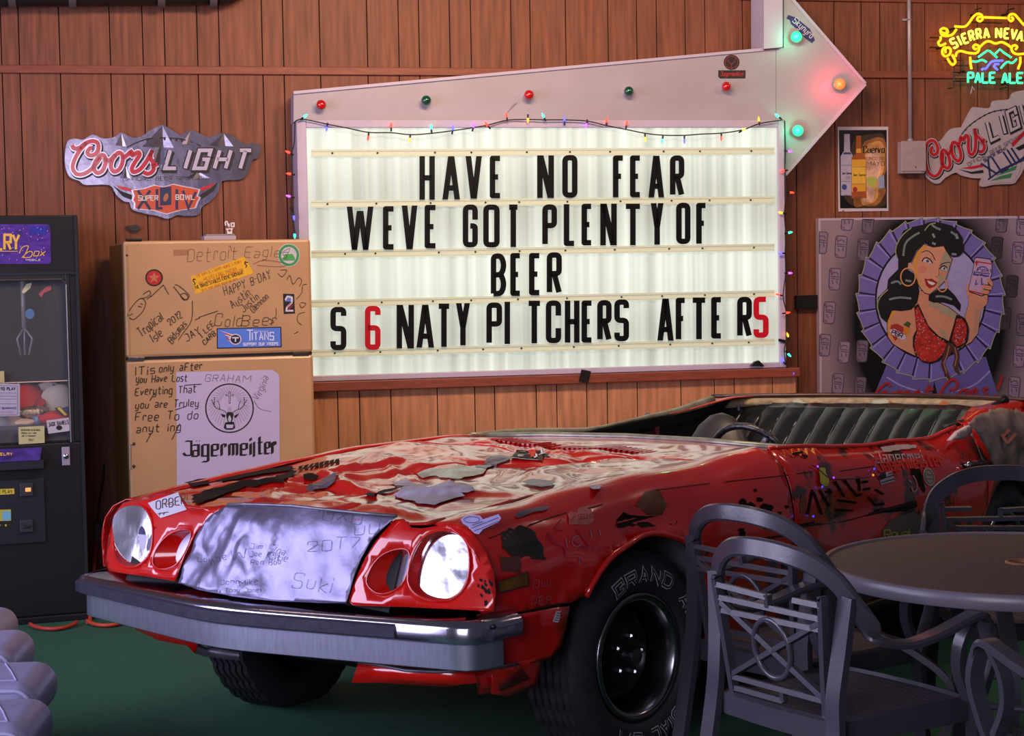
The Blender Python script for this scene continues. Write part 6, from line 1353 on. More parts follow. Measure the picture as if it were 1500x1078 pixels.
# inner wheelhouse
def wheelhouse(cx, s):
    mb = MB(); vs = []; n = 18
    for i in range(n + 1):
        a = math.radians(24 + 160 * i / n)
        for y in (.52, .84): vs.append((cx + .43 * math.cos(a), s * y, .335 + .43 * math.sin(a) * (1.0)))
    mb.add(vs, [(2 * i, 2 * i + 1, 2 * i + 3, 2 * i + 2) for i in range(n)])
    mb.add([(cx + .43 * math.cos(math.radians(24 + 160 * i / n)), s * .52, .335 + .43 * math.sin(math.radians(24 + 160 * i / n))) for i in range(n + 1)], [tuple(range(n + 1))])
    return mb.build('wheelhouse', mat('wheelhouse_grey', '#5c5a60', .55, vary=.5, vscale=7), car, smooth=True, auto=40)
wheelhouse(-.02, 1); wheelhouse(-.02, -1); wheelhouse(RC_, 1)
# wheels
def wheel(cx, cy, steer, lean=0, detail=True, label=None):
    s = 1 if cy > 0 else -1
    M = Matrix.Translation((cx, cy, .333)) @ Matrix.Rotation(steer, 4, 'Z') @ Matrix.Rotation(lean, 4, 'X') @ Matrix.Scale(s, 4, (0, 1, 0))
    m_t = mat('tyre_rubber', '#26252c', .6, vary=.2, vscale=30, bump=.1, bscale=60, spec=.45); R = .336
    prof = [(.205, .085), (.215, .100), (.235, .112), (.262, .118), (.290, .112), (.312, .100), (.322, .092)]
    tr_ = [(.330, .085)]
    y = .085
    for k in range(6):
        tr_ += [(.337, y - .002), (.337, y - .021), (.327, y - .0225), (.327, y - .0275)] if k < 5 else [(.337, y - .002), (.337, y - .021)]
        y -= .0295
    prof = prof + tr_ + [(.322, -.092), (.300, -.105), (.262, -.112), (.235, -.108), (.205, -.085)]
    NS_ = 120; mb = MB(); vs = []
    for j in range(NS_):
        q = 2 * math.pi * j / NS_
        for r, h in prof:
            zig = .0022 * (1 if (j // 2) % 2 else -1) if r > .325 and abs(h) < .083 else 0
            rr = r - (.006 if (r > .335 and j % 4 == 0) else 0)
            vs.append((rr * math.cos(q), h + zig, rr * math.sin(q)))
    n = len(prof); mb.add(vs, [(j * n + i, j * n + i + 1, ((j + 1) % NS_) * n + i + 1, ((j + 1) % NS_) * n + i) for j in range(NS_) for i in range(n - 1)])
    ty = mb.build('wheel', m_t, car, smooth=True, M=M, auto=35); M = None
    mdk = mat('wheel_black', '#16151a', .35, metal=.3, vary=.3, vscale=20)
    rim = MB().lathe([(.206, .085), (.206, .095), (.198, .100), (.186, .098), (.178, .088), (.172, .060), (.165, .03), (.160, -.02)], (0, 0, 0), (0, 1, 0), 48).build('rim', mat('rim_chrome', '#8f9096', .22, metal=1, dark='#3a3634', dscale=20, damt=.3), ty, smooth=True, M=M)
    if not detail: MB().lathe([(.0, -.02), (.165, -.02)], (0, 0, 0), (0, 1, 0), 32).build('wheel_disc', mdk, ty, M=M); return
    MB().lathe([(.162, -.02), (.15, .0), (.12, .022), (.085, .034), (.05, .040), (.036, .042), (.036, .052), (.0, .052)], (0, 0, 0), (0, 1, 0), 40).build('wheel_disc', mdk, ty, smooth=True, M=M, auto=40)
    MB().lathe([(.026, .050), (.028, .075), (.025, .086), (.0, .088)], (0, 0, 0), (0, 1, 0), 24).build('hub_cap', mat('hub_steel', '#8f8c94', .28, metal=1), ty, smooth=True, M=M, auto=40)
    for k in range(5):
        a = 2 * math.pi * k / 5 + .5; p = (.062 * math.cos(a), .036, .062 * math.sin(a)); MB().lathe([(.010, 0), (.010, .020), (.006, .026), (0, .026)], p, (0, 1, 0), 6).build('lug_nut', mat('hub_steel', '#8f8c94'), ty, M=M)
        a += .63; MB().lathe([(.020, .0), (.016, .004), (0, .004)], (.112 * math.cos(a), .018, .112 * math.sin(a)), (0, 1, 0), 12).build('wheel_hole', m_under, ty, M=M)
    # raised white-outlined lettering on the sidewall
    class SW:
        off = Vector((0, -1, 0))
        def pt(s_, x, y, z=0):
            r = math.hypot(x, y); h = interp(r, [(.205, .085), (.215, .100), (.235, .112), (.262, .118), (.290, .112), (.312, .100)]); return Vector((-x, h + z, -y))
    S_ = SW()
    for z, w, m in ((.0022, .0120, mat('tyre_letter_white', '#b4b4c0', .6)), (.0031, .0065, m_t)):
        st = text('GRAND AM', 0, 0, .040, .038, gap=.019, arc=(0, 0, .240, math.radians(-31)))
        st += text('RADIAL G/T', 0, 0, .040, .030, gap=.016, arc=(0, 0, .240, math.radians(118)))
        sd = []
        for q in st:
            cl = q[-1] == '*'; q = q[:-1] if cl else q; d_ = dens(q, .004); d_ = d_ if cl else d_[:len(dens(q[:1] + q[1:], .004)) - max(1, int(math.hypot(q[-1][0] - q[0][0], q[-1][1] - q[0][1]) / .004))] + [q[-1]]
            sd.append(d_ + ['*'] if cl else d_)
        lines(S_, 'tyre_lettering', sd, w, m, ty, z)
wheel(-.065, .735, math.radians(-4)); wheel(.0, -.75, math.radians(6), math.radians(0), False); wheel(RC_, .74, 0, 0, False); wheel(RC_, -.74, 0, 0, False)
# cabin
m_vinyl = mat('seat_vinyl_green_black', '#171c1e', .25, coat=.4, vary=.3, vscale=7, bump=.2, bscale=12, dark='#3a3c48', dscale=5, damt=.35)
mb = MB(); nx, ny = 200, 16; vs = []
for i in range(nx + 1):
    v = -.80 + 1.58 * i / nx; ph = (v / .105 + .25 * math.sin(v * 3)) % 1
    for j in range(ny + 1):
        t = j / ny; w = .56 + .385 * t; sl = .14 * (1 - t) * 0
        vv = v - .10 * t ** 2 * 0; pp = ((v - .03 * t * t + .008 * nz(v, t, 7, 3)) / .105) % 1
        u = -2.80 - .30 * t - .14 * t * (1 - (v / .82) ** 2) + .020 * math.sqrt(abs(math.sin(pp * math.pi))) * min(1, (1.02 - t) * 5)
        w2 = w + (.014 * nz(v, 0, 3, 9) if j == ny else 0)
        vs.append((u, v, w2))
mb.add(vs, [(i * (ny + 1) + j, (i + 1) * (ny + 1) + j, (i + 1) * (ny + 1) + j + 1, i * (ny + 1) + j + 1) for i in range(nx) for j in range(ny)])
mb.build('rear_seat_back', m_vinyl, car, smooth=True, solid=.02)
m_foam = mat('torn_foam', '#9a8a70', .9, vary=.4, vscale=18, bump=.6, bscale=40)
def deck_u(v): return -3.04 - .32 * (1 - (v / .86) ** 2)
mb = MB(); vs = []
for i in range(60):
    v = -.80 + 1.58 * i / 59; u = deck_u(v); k = nz(v, 1, 0, 14)
    vs += [(u - .02, v, .985), (u + .05, v, .978 + .004 * k), (u + .07 + .03 * k, v, .955 + .014 * k), (u + .03, v, .935)]
mb.add(vs, [(i * 4 + j, i * 4 + j + 1, (i + 1) * 4 + j + 1, (i + 1) * 4 + j) for i in range(59) for j in range(3)]); mb.build('torn_shelf_edge', m_foam, car, smooth=True)
for v, s_ in ((-.46, .05), (-.40, .03), (-.05, .05), (.30, .035), (.02, .03)):
    u = deck_u(v) + .06; mbx = MB().ball((u, v, .955), s_, 8, (.5, 1.3, .45)); mbx.v = [tuple(Vector(q) + Vector((0, 0, .02 * nz(q[1], q[2], v, 40)))) for q in mbx.v]
    mbx.build('foam_tuft', mat('foam_orange', '#b0643c', .9, vary=.3) if s_ < .04 else mat('foam_white', '#a8b09c', .9), car, smooth=True)
vs = []; n = 24
for i in range(n + 1):
    v = -.86 + 1.72 * i / n
    for u, w in ((deck_u(v), .992), (deck_u(v) - .03, .998), (-3.6, .975), (-3.9, .95)): vs.append((u if u > -3.5 else u, v * (1 if u > -3.5 else .97), w))
MB().add(vs, [(i * 4 + j, (i + 1) * 4 + j, (i + 1) * 4 + j + 1, i * 4 + j + 1) for i in range(n) for j in range(3)]).build('rear_deck', m_red, car, smooth=True, solid=.006)
MB().tube([(deck_u(v) + .005, v, .996) for v in [-.86 + .0715 * i for i in range(25)]], .010, 8).build('deck_trim', mat('trim_black_red', '#3a1412', .35, coat=.4), car, smooth=True)
MB().box(-3.3, -1.16, -.78, .78, .24, .28).box(-3.0, -2.55, -.72, .72, .28, .50).build('cabin_floor', m_under, car, bevel=.02)
MB().box(-2.45, -1.1, -.835, -.80, .30, .86).box(-2.45, -1.1, .775, .81, .30, .84).build('door_inner', mat('door_card_black', '#141318', .5, vary=.3), car, bevel=.01)
p0 = chit(1015, 612, 0, -2.05); p1 = chit(1088, 604, 0, -2.05)
c0 = (p0 + p1) / 2; hwid = abs(p1.y - p0.y) / 2 + .06
for cy, tp in ((c0.y - .02, max(p0.z, p1.z)), (.42, .80)):
    mbx = MB().ball((0, 0, 0), 1, 20, (.075, hwid if hwid < .27 else .25, .33)); mbx.v = [(v[0] * 1.2, v[1] * (1 if abs(v[2]) < .2 else 1.0), v[2]) for v in mbx.v]
    o = mbx.build('front_seat_back', mat('front_seat_grey', '#2a2a2e', .45, vary=.2), car, smooth=True, M=Matrix.Translation((-2.05, cy, tp - .33)) @ Matrix.Rotation(-.2, 4, 'Y'))
MB().box(-1.42, -1.14, -.76, .76, .55, .86).build('dashboard', mat('door_card_black', '#141318'), car, bevel=.04)
T = chit(1086, 624, 0, -1.50); upd = Vector((.42, 0, .907)).normalized(); side_ = Vector((0, 1, 0)); RS = .185; Cw = T - upd * RS
ringp = [Cw + upd * RS * math.cos(a) + side_ * RS * math.sin(a) for a in [2 * math.pi * i / 40 for i in range(40)]]
m_tape = mat('taped_black', '#1c1a1c', .35, bump=.8, bscale=50, coat=.5, vary=.4, vscale=40)
st = MB().tube(ringp, [.013 + .0035 * abs(nz(i, 0, 0, .7)) for i in range(40)], 10, closed=True).build('steering_wheel', m_tape, car, smooth=True)
for a in (math.radians(38), math.radians(-100), math.radians(180)):
    MB().tube([Cw, Cw + (upd * math.cos(a) + side_ * math.sin(a)) * RS * .95], [.022, .014], 8).build('spoke', mat('foil_tape', '#8d8a96', .25, metal=.8, bump=1, bscale=70) if a > 0 and a < 1 else m_tape, st, smooth=True)
MB().lathe([(0, .02), (.04, .018), (.05, -.02)], Cw, (-.9, 0, .42), 16).build('hub', m_tape, st, smooth=True)
h = chit(945, 622, 1, -.83)
MB().sweep([h + Vector((-.04, 0, .03)), h + Vector((.0, 0, .005)), h + Vector((.02, .01, -.10))], [(-.03, .01), (.03, .01), (.03, -.01), (-.03, -.01)], (0, 1, 0)).build('windscreen_pillar_stump', mat('pillar_grey', '#6c6a86', .35, metal=.4), car, smooth=True)
MB().box(h.x - .06, h.x - .03, h.y + .02, h.y + .04, h.z - .1, h.z).build('stump_trim', mat('pillar_red', '#70202c', .4), car)
h = chit(1086, 600, 1, -.74); MB().box(h.x - .05, h.x + .05, h.y, h.y + .02, h.z - .03, h.z + .03).build('belt_anchor', mat('pillar_grey', '#6c6a86'), car, bevel=.008)
# crumpled roof-pillar stump and strap at the rear
a, b = [chit(*p, 1, v) for p, v in (((1428, 612), .70), ((1472, 585), .74))]
MB().tube(smooth([a + Vector((.10, -.1, -.04)), a, (a + b) / 2, b], 4), [.014] * 12 + [.022], 10).build('black_strap', m_blk, car, smooth=True)
def cpill(pts, m, name, v=.84, jag=.006): 
    q = [chit(x, y, 1, v) for x, y in pts]; P2 = [(p.x, p.z) for p in q]
    return sheet(name, P2, lambda u, w: Vector((u, v - .10 * max(0, w - .90) * 4 + .012 * nz(u, w, 0, 9), w)), m, st=.02, solid=.004, jag=jag)
cpill([(1424, 618), (1440, 610), (1464, 598), (1500, 600), (1545, 620), (1540, 700), (1466, 700), (1448, 660), (1432, 634)], mat('pillar_bare', '#8a7c78', .5, vary=.5, vscale=9, metal=.2), 'pillar_stump', v=.895)
h = [chit(x, y, 1, .80) for x, y in ((1378, 645), (1390, 632), (1405, 624), (1411, 622), (1409, 634), (1398, 642))]
sheet('padding', [(p.x, p.z) for p in h], lambda u, w: Vector((u, .845, w)), mat('padding_white', '#b4a8ae', .8, vary=.2, vscale=30), st=.02, solid=.02)
# door handle, markers and small fittings
a = SIDE.pt(1412, 684, .016); b = SIDE.pt(1443, 678, .016); dh = MB().tube([a + Vector((0, -.02, 0)), a, b, b + Vector((0, -.02, 0))], .009, 8).build('door_handle', mat('handle_chrome', '#6a6470', .2, metal=1), car, smooth=True)
MB().ball(SIDE.pt(1413, 684, .02), .014, 10, (1.0, .6, 1.3)).build('lock_button', m_chr, dh, smooth=True)
patch(SIDE, 'side_marker_lamp', [(727, 851), (768, 838), (769, 856), (729, 866)], mat('marker_amber', '#6a4618', .25, coat=.6, vary=.3, vscale=30), .010, .012)
carlines(SIDE, 'marker_rim', [[(726, 851), (768.5, 837), (770, 857), (729, 868), (726, 851)]], 1.4, mat('rim_chrome', '#8f9096'), .011)
zc = (4.9, 620, 700)
m_pin = ink('#1a0808')
carlines(SIDE, 'pinstripe', [[(470, 435), (560, 400)], [(740, 345), (900, 290), (1030, 250)], [(1180, 220), (1290, 190)]], 1.6, m_pin, .0016, zc)
carlines(SIDE, 'pinstripe', [[(960, 718), (1040, 708)], [(1060, 706), (1155, 696)], [(1166, 694), (1190, 691)], [(1230, 690), (1280, 683)]], 1.4, m_pin, .0016)
carlines(SIDE, 'panel_seam', [[(560, 990), (700, 960), (860, 925), (1050, 890)]], 1.8, m_under, .0016, zc)
carlines(SIDE, 'body_crease', [[(1085, 795), (1125, 788), (1160, 782)], [(1166, 772), (1240, 762), (1300, 745), (1340, 735)]], 3.6, ink('#2a0a0a'), .0016)
# rust and paint patches, stickers on the side
patch(SIDE, 'rust_patch', [(555, 440), (560, 390), (620, 360), (700, 345), (750, 360), (805, 400), (815, 450), (865, 500), (855, 545), (880, 585), (770, 585), (770, 560), (700, 570), (620, 560), (565, 510)], m_prim, .002, .015, .003, zc)
patch(SIDE, 'scuffed_patch', [(550, 565), (695, 570), (690, 680), (555, 670)], mat('scuff', '#5a3228', .5, vary=.3), .0018, .02, .002, zc)
patch(SIDE, 'scrape', [(655, 265), (690, 235), (780, 225), (860, 205), (900, 205), (890, 230), (800, 245), (720, 275), (670, 285)], m_steel, .002, .015, .002, zc)
patch(SIDE, 'pink_sticker', [(1035, 260), (1060, 245), (1100, 250), (1110, 220), (1190, 195), (1225, 310), (1180, 335), (1045, 335)], mat('sticker_pinkish', '#b8605c', .5, vary=.2, vscale=40), .002, .015, .001, zc)
carlines(SIDE, 'sticker_print', text('UP SOUND', 1050, 305, 34, 20, math.radians(5), right=1215), .7, ink('#8a1c1c'), .0032, zc)
mbits = []
random.seed(11)
for i in range(46):
    x, y = random.choice([(random.uniform(380, 640), random.uniform(350, 450)), (random.uniform(860, 1150), random.uniform(370, 640)), (random.uniform(720, 1130), random.uniform(140, 330))]); L = random.uniform(8, 30)
    mbits.append([(x, y), (x + random.uniform(-L, L), y + random.uniform(-L, L) * .5)])
for s, x, y, h, w, a_ in (('Dwi', 785, 785, 60, 40, 5), ('L', 820, 855, 34, 24, 0), ('DEP', 775, 910, 55, 34, 6), ('Emm', 1190, 540, 36, 24, 28)): mbits += hand(s, x, y, h, a_, w)
carlines(SIDE, 'scratch_writing', mbits, .7, ink('#a8606a'), .0026, zc)
carlines(SIDE, 'chalk_scrawl', [smooth(q, 4) for q in ([(990, 300), (940, 360), (1000, 380)], [(900, 400), (930, 470), (1000, 500), (1015, 570)], [(1090, 370), (1180, 490), (1120, 490), (1070, 450)], [(895, 390), (890, 440), (950, 470)])], 1.7, ink('#a01c44'), .0024, zc)
carlines(SIDE, 'chalk_scrawl', [[(1018, 435), (1032, 500)], [(1195, 375), (1205, 425)], [(1258, 365), (1268, 420)], [(1118, 570), (1115, 625)]] + [ell(1100, 455, 35, 38, 14, 0, 20, 300)], 1.5, ink('#a8747c'), .0026, zc)
patch(SIDE, 'white_sticker', [(950, 955), (995, 955), (965, 1038), (925, 1030)], ink('#b9b4c0'), .002, .012, 0, zc)
carlines(SIDE, 'sticker_print', [[(955, 968), (985, 972)], [(950, 985), (980, 990)], [(945, 1002), (972, 1006)], [(938, 1018), (965, 1022)]], 1.0, mk, .003, zc)
patch(FRONT, 'blue_white_sticker', [(270, 300), (300, 275), (350, 265), (410, 275), (430, 300), (540, 262), (560, 290), (540, 320), (430, 370), (400, 405), (370, 400), (320, 350), (285, 330)], ink('#a49ac8'), .002, .02, 0, zc)
carlines(FRONT, 'sticker_lettering', [[(345, 365), (540, 290)], [(365, 385), (545, 315)], [(350, 345), (430, 318)], ell(350, 305, 55, 22, 16) + ['*']], .8, ink('#35325e'), .0045, zc)
# black smears and writing on fender and door
m_smear = mat('black_smear', '#160a08', .75, vary=.4, vscale=30, spec=.2)
z3 = (3.0, 700, 560)
patch(SIDE, 'black_smear', [(610, 600), (640, 575), (700, 590), (760, 585), (840, 590), (880, 605), (870, 630), (800, 628), (720, 635), (660, 628), (615, 640)], m_smear, .0016, .02, .004, z3)
patch(SIDE, 'brown_scuff', [(730, 480), (790, 470), (830, 540), (810, 585), (740, 580), (690, 545)], mat('brown_scuff', '#5a3420', .35, coat=.5, vary=.5, vscale=9), .0014, .03, .004, z3)
random.seed(31)
for i in range(26):
    x = random.gauss(1245, 65); y = random.gauss(560, 42); s = random.uniform(8, 24)
    patch(SIDE, 'black_smear', [(x + s * random.uniform(.5, 1.3) * math.cos(a), y + s * random.uniform(.5, 1.1) * math.sin(a)) for a in [2 * math.pi * k / 8 for k in range(8)]], m_smear, .0016 + i * .00003, .02, 0, z3)
for i in range(12):
    x = random.gauss(450, 26) ; y = random.gauss(800, 50); s = random.uniform(8, 22)
    patch(FRONT, 'black_smear', [(x + s * random.uniform(.4, 1.0) * math.cos(a) + .3 * s * math.sin(a), y + s * random.uniform(.5, 1.6) * math.sin(a)) for a in [2 * math.pi * k / 8 for k in range(8)]], m_smear, .002 + i * .00003, .02, 0, zc)
zd = (5.77, 1160, 620)
carlines(SIDE, 'black_lettering', [[(170, 560), (130, 770)], [(180, 580), (250, 770)], [(230, 560), (310, 700)], [(285, 580), (340, 575)], [(310, 550), (320, 600)], [(360, 490), (440, 620)], [(440, 480), (540, 610), (590, 600)], [(560, 450), (570, 570)], [(590, 500), (640, 490)], [(600, 560), (660, 550)], [(640, 620), (700, 690), (780, 680)], [(380, 650), (540, 670)], [(360, 730), (520, 740)], [(700, 560), (770, 600)], [(0, 265), (90, 245)], [(80, 270), (130, 285)]], 3.6, m_smear, .002, zd)
patch(SIDE, 'black_smear', [(1000, 380), (1070, 370), (1100, 450), (1130, 560), (1120, 590), (1060, 500), (1010, 440)], m_smear, .0016, .02, .003, zd)
patch(SIDE, 'black_smear', [(740, 720), (900, 700), (1050, 660), (1060, 700), (960, 740), (780, 760), (560, 800), (150, 850), (20, 880), (20, 860), (300, 810)], m_smear, .0014, .03, .002, zd)
patch(SIDE, 'door_scuff', [(80, 600), (120, 620), (120, 740), (70, 770), (60, 690)], mat('door_scuff_tan', '#7a3a1c', .4, vary=.3), .0014, .02, .002, zd)
patch(SIDE, 'white_band_sticker', [(745, 205), (1045, 183), (1052, 212), (775, 250)], ink('#a89aa4'), .002, .02, .002, zd)
W_ = [[(650, 255), (690, 290)]] + text('Jagermei', 715, 335, 92, 40, math.radians(2), slant=-.3, right=1110)
carlines(SIDE, 'white_lettering', W_, 1.8, ink('#a8969c'), .0024, zd)
W_ = text('Jagermeister', 735, 412, 110, 40, math.radians(6), slant=-.3, right=1285)
carlines(SIDE, 'red_lettering', W_, 2.6, ink('#c02a1c'), .0028, zd)
patch(SIDE, 'flag_sticker', [(720, 440), (835, 398), (862, 488), (750, 520)], ink('#b0a8b4'), .0024, .012, 0, zd)
carlines(SIDE, 'flag_stripe', [[(755, 500), (860, 470)], [(800, 455), (850, 440)], [(810, 430), (845, 420)]], 1.3, mk, .0034, zd)
patch(SIDE, 'flag_canton', [(722, 445), (780, 405), (795, 460), (740, 480)], ink('#141838'), .0032, .012, 0, zd)
patch(SIDE, 'oval_sticker', ell(1155, 452, 48, 80, 18, -14), ink('#9a9088'), .0024, .015, 0, zd)
carlines(SIDE, 'oval_print', [ell(1155, 452, 34, 60, 16, -14) + ['*'], [(1130, 430), (1180, 440)], [(1135, 470), (1185, 470)]], .8, ink('#4a4440'), .0032, zd)
carlines(SIDE, 'worn_sticker', [smooth([(980, 480), (1010, 500)], 2), smooth([(1020, 440), (1050, 500), (1050, 560), (1020, 575), (1010, 540)], 4)], 2.2, ink('#a07c74'), .0024, zd)
patch(SIDE, 'grey_disc_patch', [(1030, 745), (900, 780), (820, 830), (765, 900), (745, 1000), (1060, 1000), (1100, 800)], mat('grey_disc', '#5a5450', .5, vary=.2), .002, .03, 0, zd)
carlines(SIDE, 'yellow_lettering', [tr(q, *zd) for q in text('Royal', 780, 975, 72, 50, math.radians(4), r=10, gap=12)], 2.0, ink('#a8a030'), .0032)
patch(SIDE, 'yellow_putty', smooth([(215, 400), (225, 382), (265, 385), (275, 430), (298, 470), (295, 520), (260, 532), (230, 510), (222, 450)], 3, True), mat('putty_yellow', '#a8a83a', .6), .008, .012, 0, zd)
for x, y, c in ((195, 372, 'p'), (330, 468, 'p'), (232, 538, 'b'), (155, 780, 'b'), (665, 445, 'o'), (675, 395, 'b')):
    h = SIDE.pt(*tr([(x, y)], *zd)[0], .012); MB().ball(h, .0042, 8).build('fairy_bulb', mat('fairy_dim_' + c, FC[c], .3, emit=1.3), car, smooth=True)
MB().tube(smooth([SIDE.pt(*tr([p], *zd)[0], .008) for p in ((150, 360), (195, 380), (290, 460), (380, 476), (520, 470), (640, 450), (690, 380), (700, 300))], 4), .0025, 5).build('fairy_cord', mat('cord_violet', '#4a2c58', .5), car, smooth=True)
carlines(SIDE, 'orange_lettering', [tr(smooth([(990, 560), (920, 600), (930, 650), (1010, 640), (1030, 600), (1010, 720), (990, 880)], 4), 6.74, 1350, 560)], 4.2, ink('#b08428'), .055)
carlines(SIDE, 'pink_emblem', [tr(q, 6.74, 1350, 560) for q in ([(640, 500), (680, 460)], [(680, 540), (740, 640)], [(740, 640), (820, 540)], [(700, 560), (760, 500)])], 4.5, ink('#a06458'), .055)
# hood: black smears, tape, bare patches, stickers
zh = cg
patch(HOOD, 'black_smear', [(100, 320), (160, 300), (290, 260), (400, 235), (500, 225), (560, 215), (700, 170), (740, 175), (700, 215), (640, 245), (500, 250), (400, 280), (300, 310), (200, 345), (130, 375), (100, 360)], m_smear, .002, .022, .011, zh)
patch(HOOD, 'black_smear', [(240, 230), (330, 190), (450, 180), (560, 160), (680, 145), (730, 160), (640, 175), (500, 195), (380, 220), (260, 240)], m_smear, .0022, .022, .010, zh)
patch(HOOD, 'black_smear', [(50, 245), (120, 225), (200, 218), (200, 250), (100, 268)], m_smear, .002, .03, .006, zh)
patch(HOOD, 'black_smear', [(770, 190), (830, 185), (865, 210), (830, 230), (775, 222)], m_smear, .002, .02, .004, zh)
for i in range(8): x = 730 + i * 32; y = 150 - i * 6; patch(HOOD, 'black_smear', [(x, y + 20), (x + 14, y - 4), (x + 40, y - 12), (x + 30, y + 14)], m_smear, .002, .02, .003, zh)
m_duct = mat('duct_tape', '#6e6c7e', .30, metal=.5, bump=.5, bscale=50, vary=.3, vscale=30)
patch(HOOD, 'tape_strip', [(785, 290), (900, 215), (960, 185), (1000, 188), (960, 240), (870, 285), (820, 298)], m_duct, .003, .02, 0, zh)
zq = (5.0, 600, 620)
patch(HOOD, 'tape_strip', [(480, 330), (560, 275), (600, 250), (680, 245), (735, 255), (735, 275), (640, 310), (560, 345)], m_duct, .003, .02, 0, zq)
patch(HOOD, 'tape_strip', [(815, 440), (900, 418), (1010, 430), (1070, 440), (1040, 470), (960, 478), (880, 465)], m_duct, .003, .02, 0, zq)
m_bp = mat('bare_patch', '#9c98ac', .5, vary=.25, vscale=25, dark='#4a4650', dscale=40, damt=.3)
patch(HOOD, 'bare_patch', [(-115, 530), (-60, 560), (60, 600), (180, 610), (270, 580), (330, 560), (400, 545), (370, 520), (440, 515), (480, 495), (440, 465), (330, 440), (230, 450), (140, 480), (50, 460), (-60, 480), (-80, 505)], m_bp, .0022, .02, .004, zq)
patch(HOOD, 'bare_patch', [(-160, 440), (-60, 430), (60, 455), (180, 460), (100, 480), (20, 470), (-100, 465)], m_bp, .0022, .02, .004, zq)
patch(HOOD, 'grey_patch', [(0, 370), (210, 340), (330, 325), (480, 320), (570, 345), (540, 380), (400, 405), (320, 415), (200, 395), (60, 395)], mat('grey_patch', '#8d9488', .35, vary=.25, vscale=20, coat=.4), .0018, .03, .005, zq)
patch(HOOD, 'bare_patch', [(1085, 478), (1140, 465), (1190, 478), (1150, 495)], m_bp, .0022, .015, .002, zq); patch(HOOD, 'bare_patch', [(1300, 455), (1410, 470), (1390, 492), (1340, 495)], m_bp, .0022, .015, .002, zq)
patch(HOOD, 'heart_sticker', [(745, 262), (815, 208), (1032, 232), (975, 282), (860, 278)], mk, .003, .008, 0, zq)
carlines(HOOD, 'sticker_lettering', [[(805, 222), (850, 226)], [(828, 224), (818, 254)], [(795, 254), (840, 257)]], 2.0, ink('#c9c4cc'), .0060, zq)
patch(HOOD, 'sticker_heart', [(866, 240), (880, 224), (905, 226), (930, 232), (915, 255), (892, 262)], ink('#c01c1c'), .0062, .008, 0, zq)
for x, y in ((932, 256), (975, 240), (988, 238), (962, 244), (920, 262), (945, 250)): patch(HOOD, 'paw_print', ell(x, y, 9, 5, 8), ink('#c9c4cc'), .0072, .008, 0, zq)
carlines(HOOD, 'sticker_lettering', [[(752, 264), (860, 276)], [(865, 277), (940, 280)]], .7, ink('#a8a4ac'), .0042, zq)
patch(HOOD, 'torn_slit', [(1140, 320), (1200, 320), (1260, 290), (1380, 270), (1260, 310), (1200, 332)], m_under, .0026, .02, 0, zh)
# white sticker on the far header
patch(FRONT, 'scrawled_sticker', [(302, 250), (415, 210), (448, 275), (350, 306)], ink('#b9b2c0'), .003, .02, 0, N1)
carlines(FRONT, 'sticker_lettering', [q for q in hand('ORBER!', 335, 275, 32, 12, 16)] + [[(340, 290), (380, 284)], [(345, 296), (350, 286)], [(360, 294), (366, 284)]], 1.1, mk, .0042, N1)
# ---------------------------------------------------------------- patio table and chairs
m_res = mat('resin_grey', '#423e48', .26, vary=.06, vscale=6, spec=.55, bump=.03, bscale=90)
def mesh_mat(nm, c1, c2, sc, ang, axis='xy'):
    m = bpy.data.materials.new(nm); m.use_nodes = True; nt = m.node_tree; b = nt.nodes['Principled BSDF']; b.inputs['Roughness'].default_value = .45
    tc = nt.nodes.new('ShaderNodeTexCoord'); mp = nt.nodes.new('ShaderNodeMapping'); mp.inputs['Rotation'].default_value = (0, 0, ang); nt.links.new(tc.outputs['Object'], mp.inputs[0])
    fs = []
    for d in ('X', 'Y'):
        w = nt.nodes.new('ShaderNodeTexWave'); w.bands_direction = d; w.inputs['Scale'].default_value = sc * (1 if d == 'X' else .45); nt.links.new(mp.outputs[0], w.inputs[0]); fs.append(w)
    mx = nt.nodes.new('ShaderNodeMath'); mx.operation = 'MAXIMUM'; nt.links.new(fs[0].outputs['Fac'], mx.inputs[0])
    m2 = nt.nodes.new('ShaderNodeMath'); m2.operation = 'MULTIPLY'; m2.inputs[1].default_value = .55; nt.links.new(fs[1].outputs['Fac'], m2.inputs[0]); nt.links.new(m2.outputs[0], mx.inputs[1])
    r = nt.nodes.new('ShaderNodeValToRGB'); r.color_ramp.elements[0].position = .35; r.color_ramp.elements[1].position = .65; r.color_ramp.elements[0].color = lin(c2); r.color_ramp.elements[1].color = lin(c1)
    nt.links.new(mx.outputs[0], r.inputs[0]); nt.links.new(r.outputs[0], b.inputs['Base Color'])
    bp = nt.nodes.new('ShaderNodeBump'); bp.inputs['Strength'].default_value = .8; bp.inputs['Distance'].default_value = .003; nt.links.new(mx.outputs[0], bp.inputs['Height']); nt.links.new(bp.outputs[0], b.inputs['Normal'])
    return m
TC = fl_pt(1497, 822, .72); TLf = fl_pt(1208, 828, .72); TR = (TC - TLf).length
tab = empty('patio_table', Matrix.Translation((TC.x, TC.y, 0)), 'round patio table with a dark expanded-mesh top and grey rim, right foreground', 'table')
m_mesh = mesh_mat('table_mesh', '#74645c', '#0c090a', 34, math.radians(35))
MB().lathe([(.035, .716), (TR - .020, .716)], n=72).lathe([(.035, .706), (TR - .020, .706)], n=72).lathe([(.035, .706), (.035, .716)], n=24).build('mesh_top', m_mesh, tab)
m_rim = mat('table_rim_grey', '#6f6873', .32, vary=.05, spec=.55)
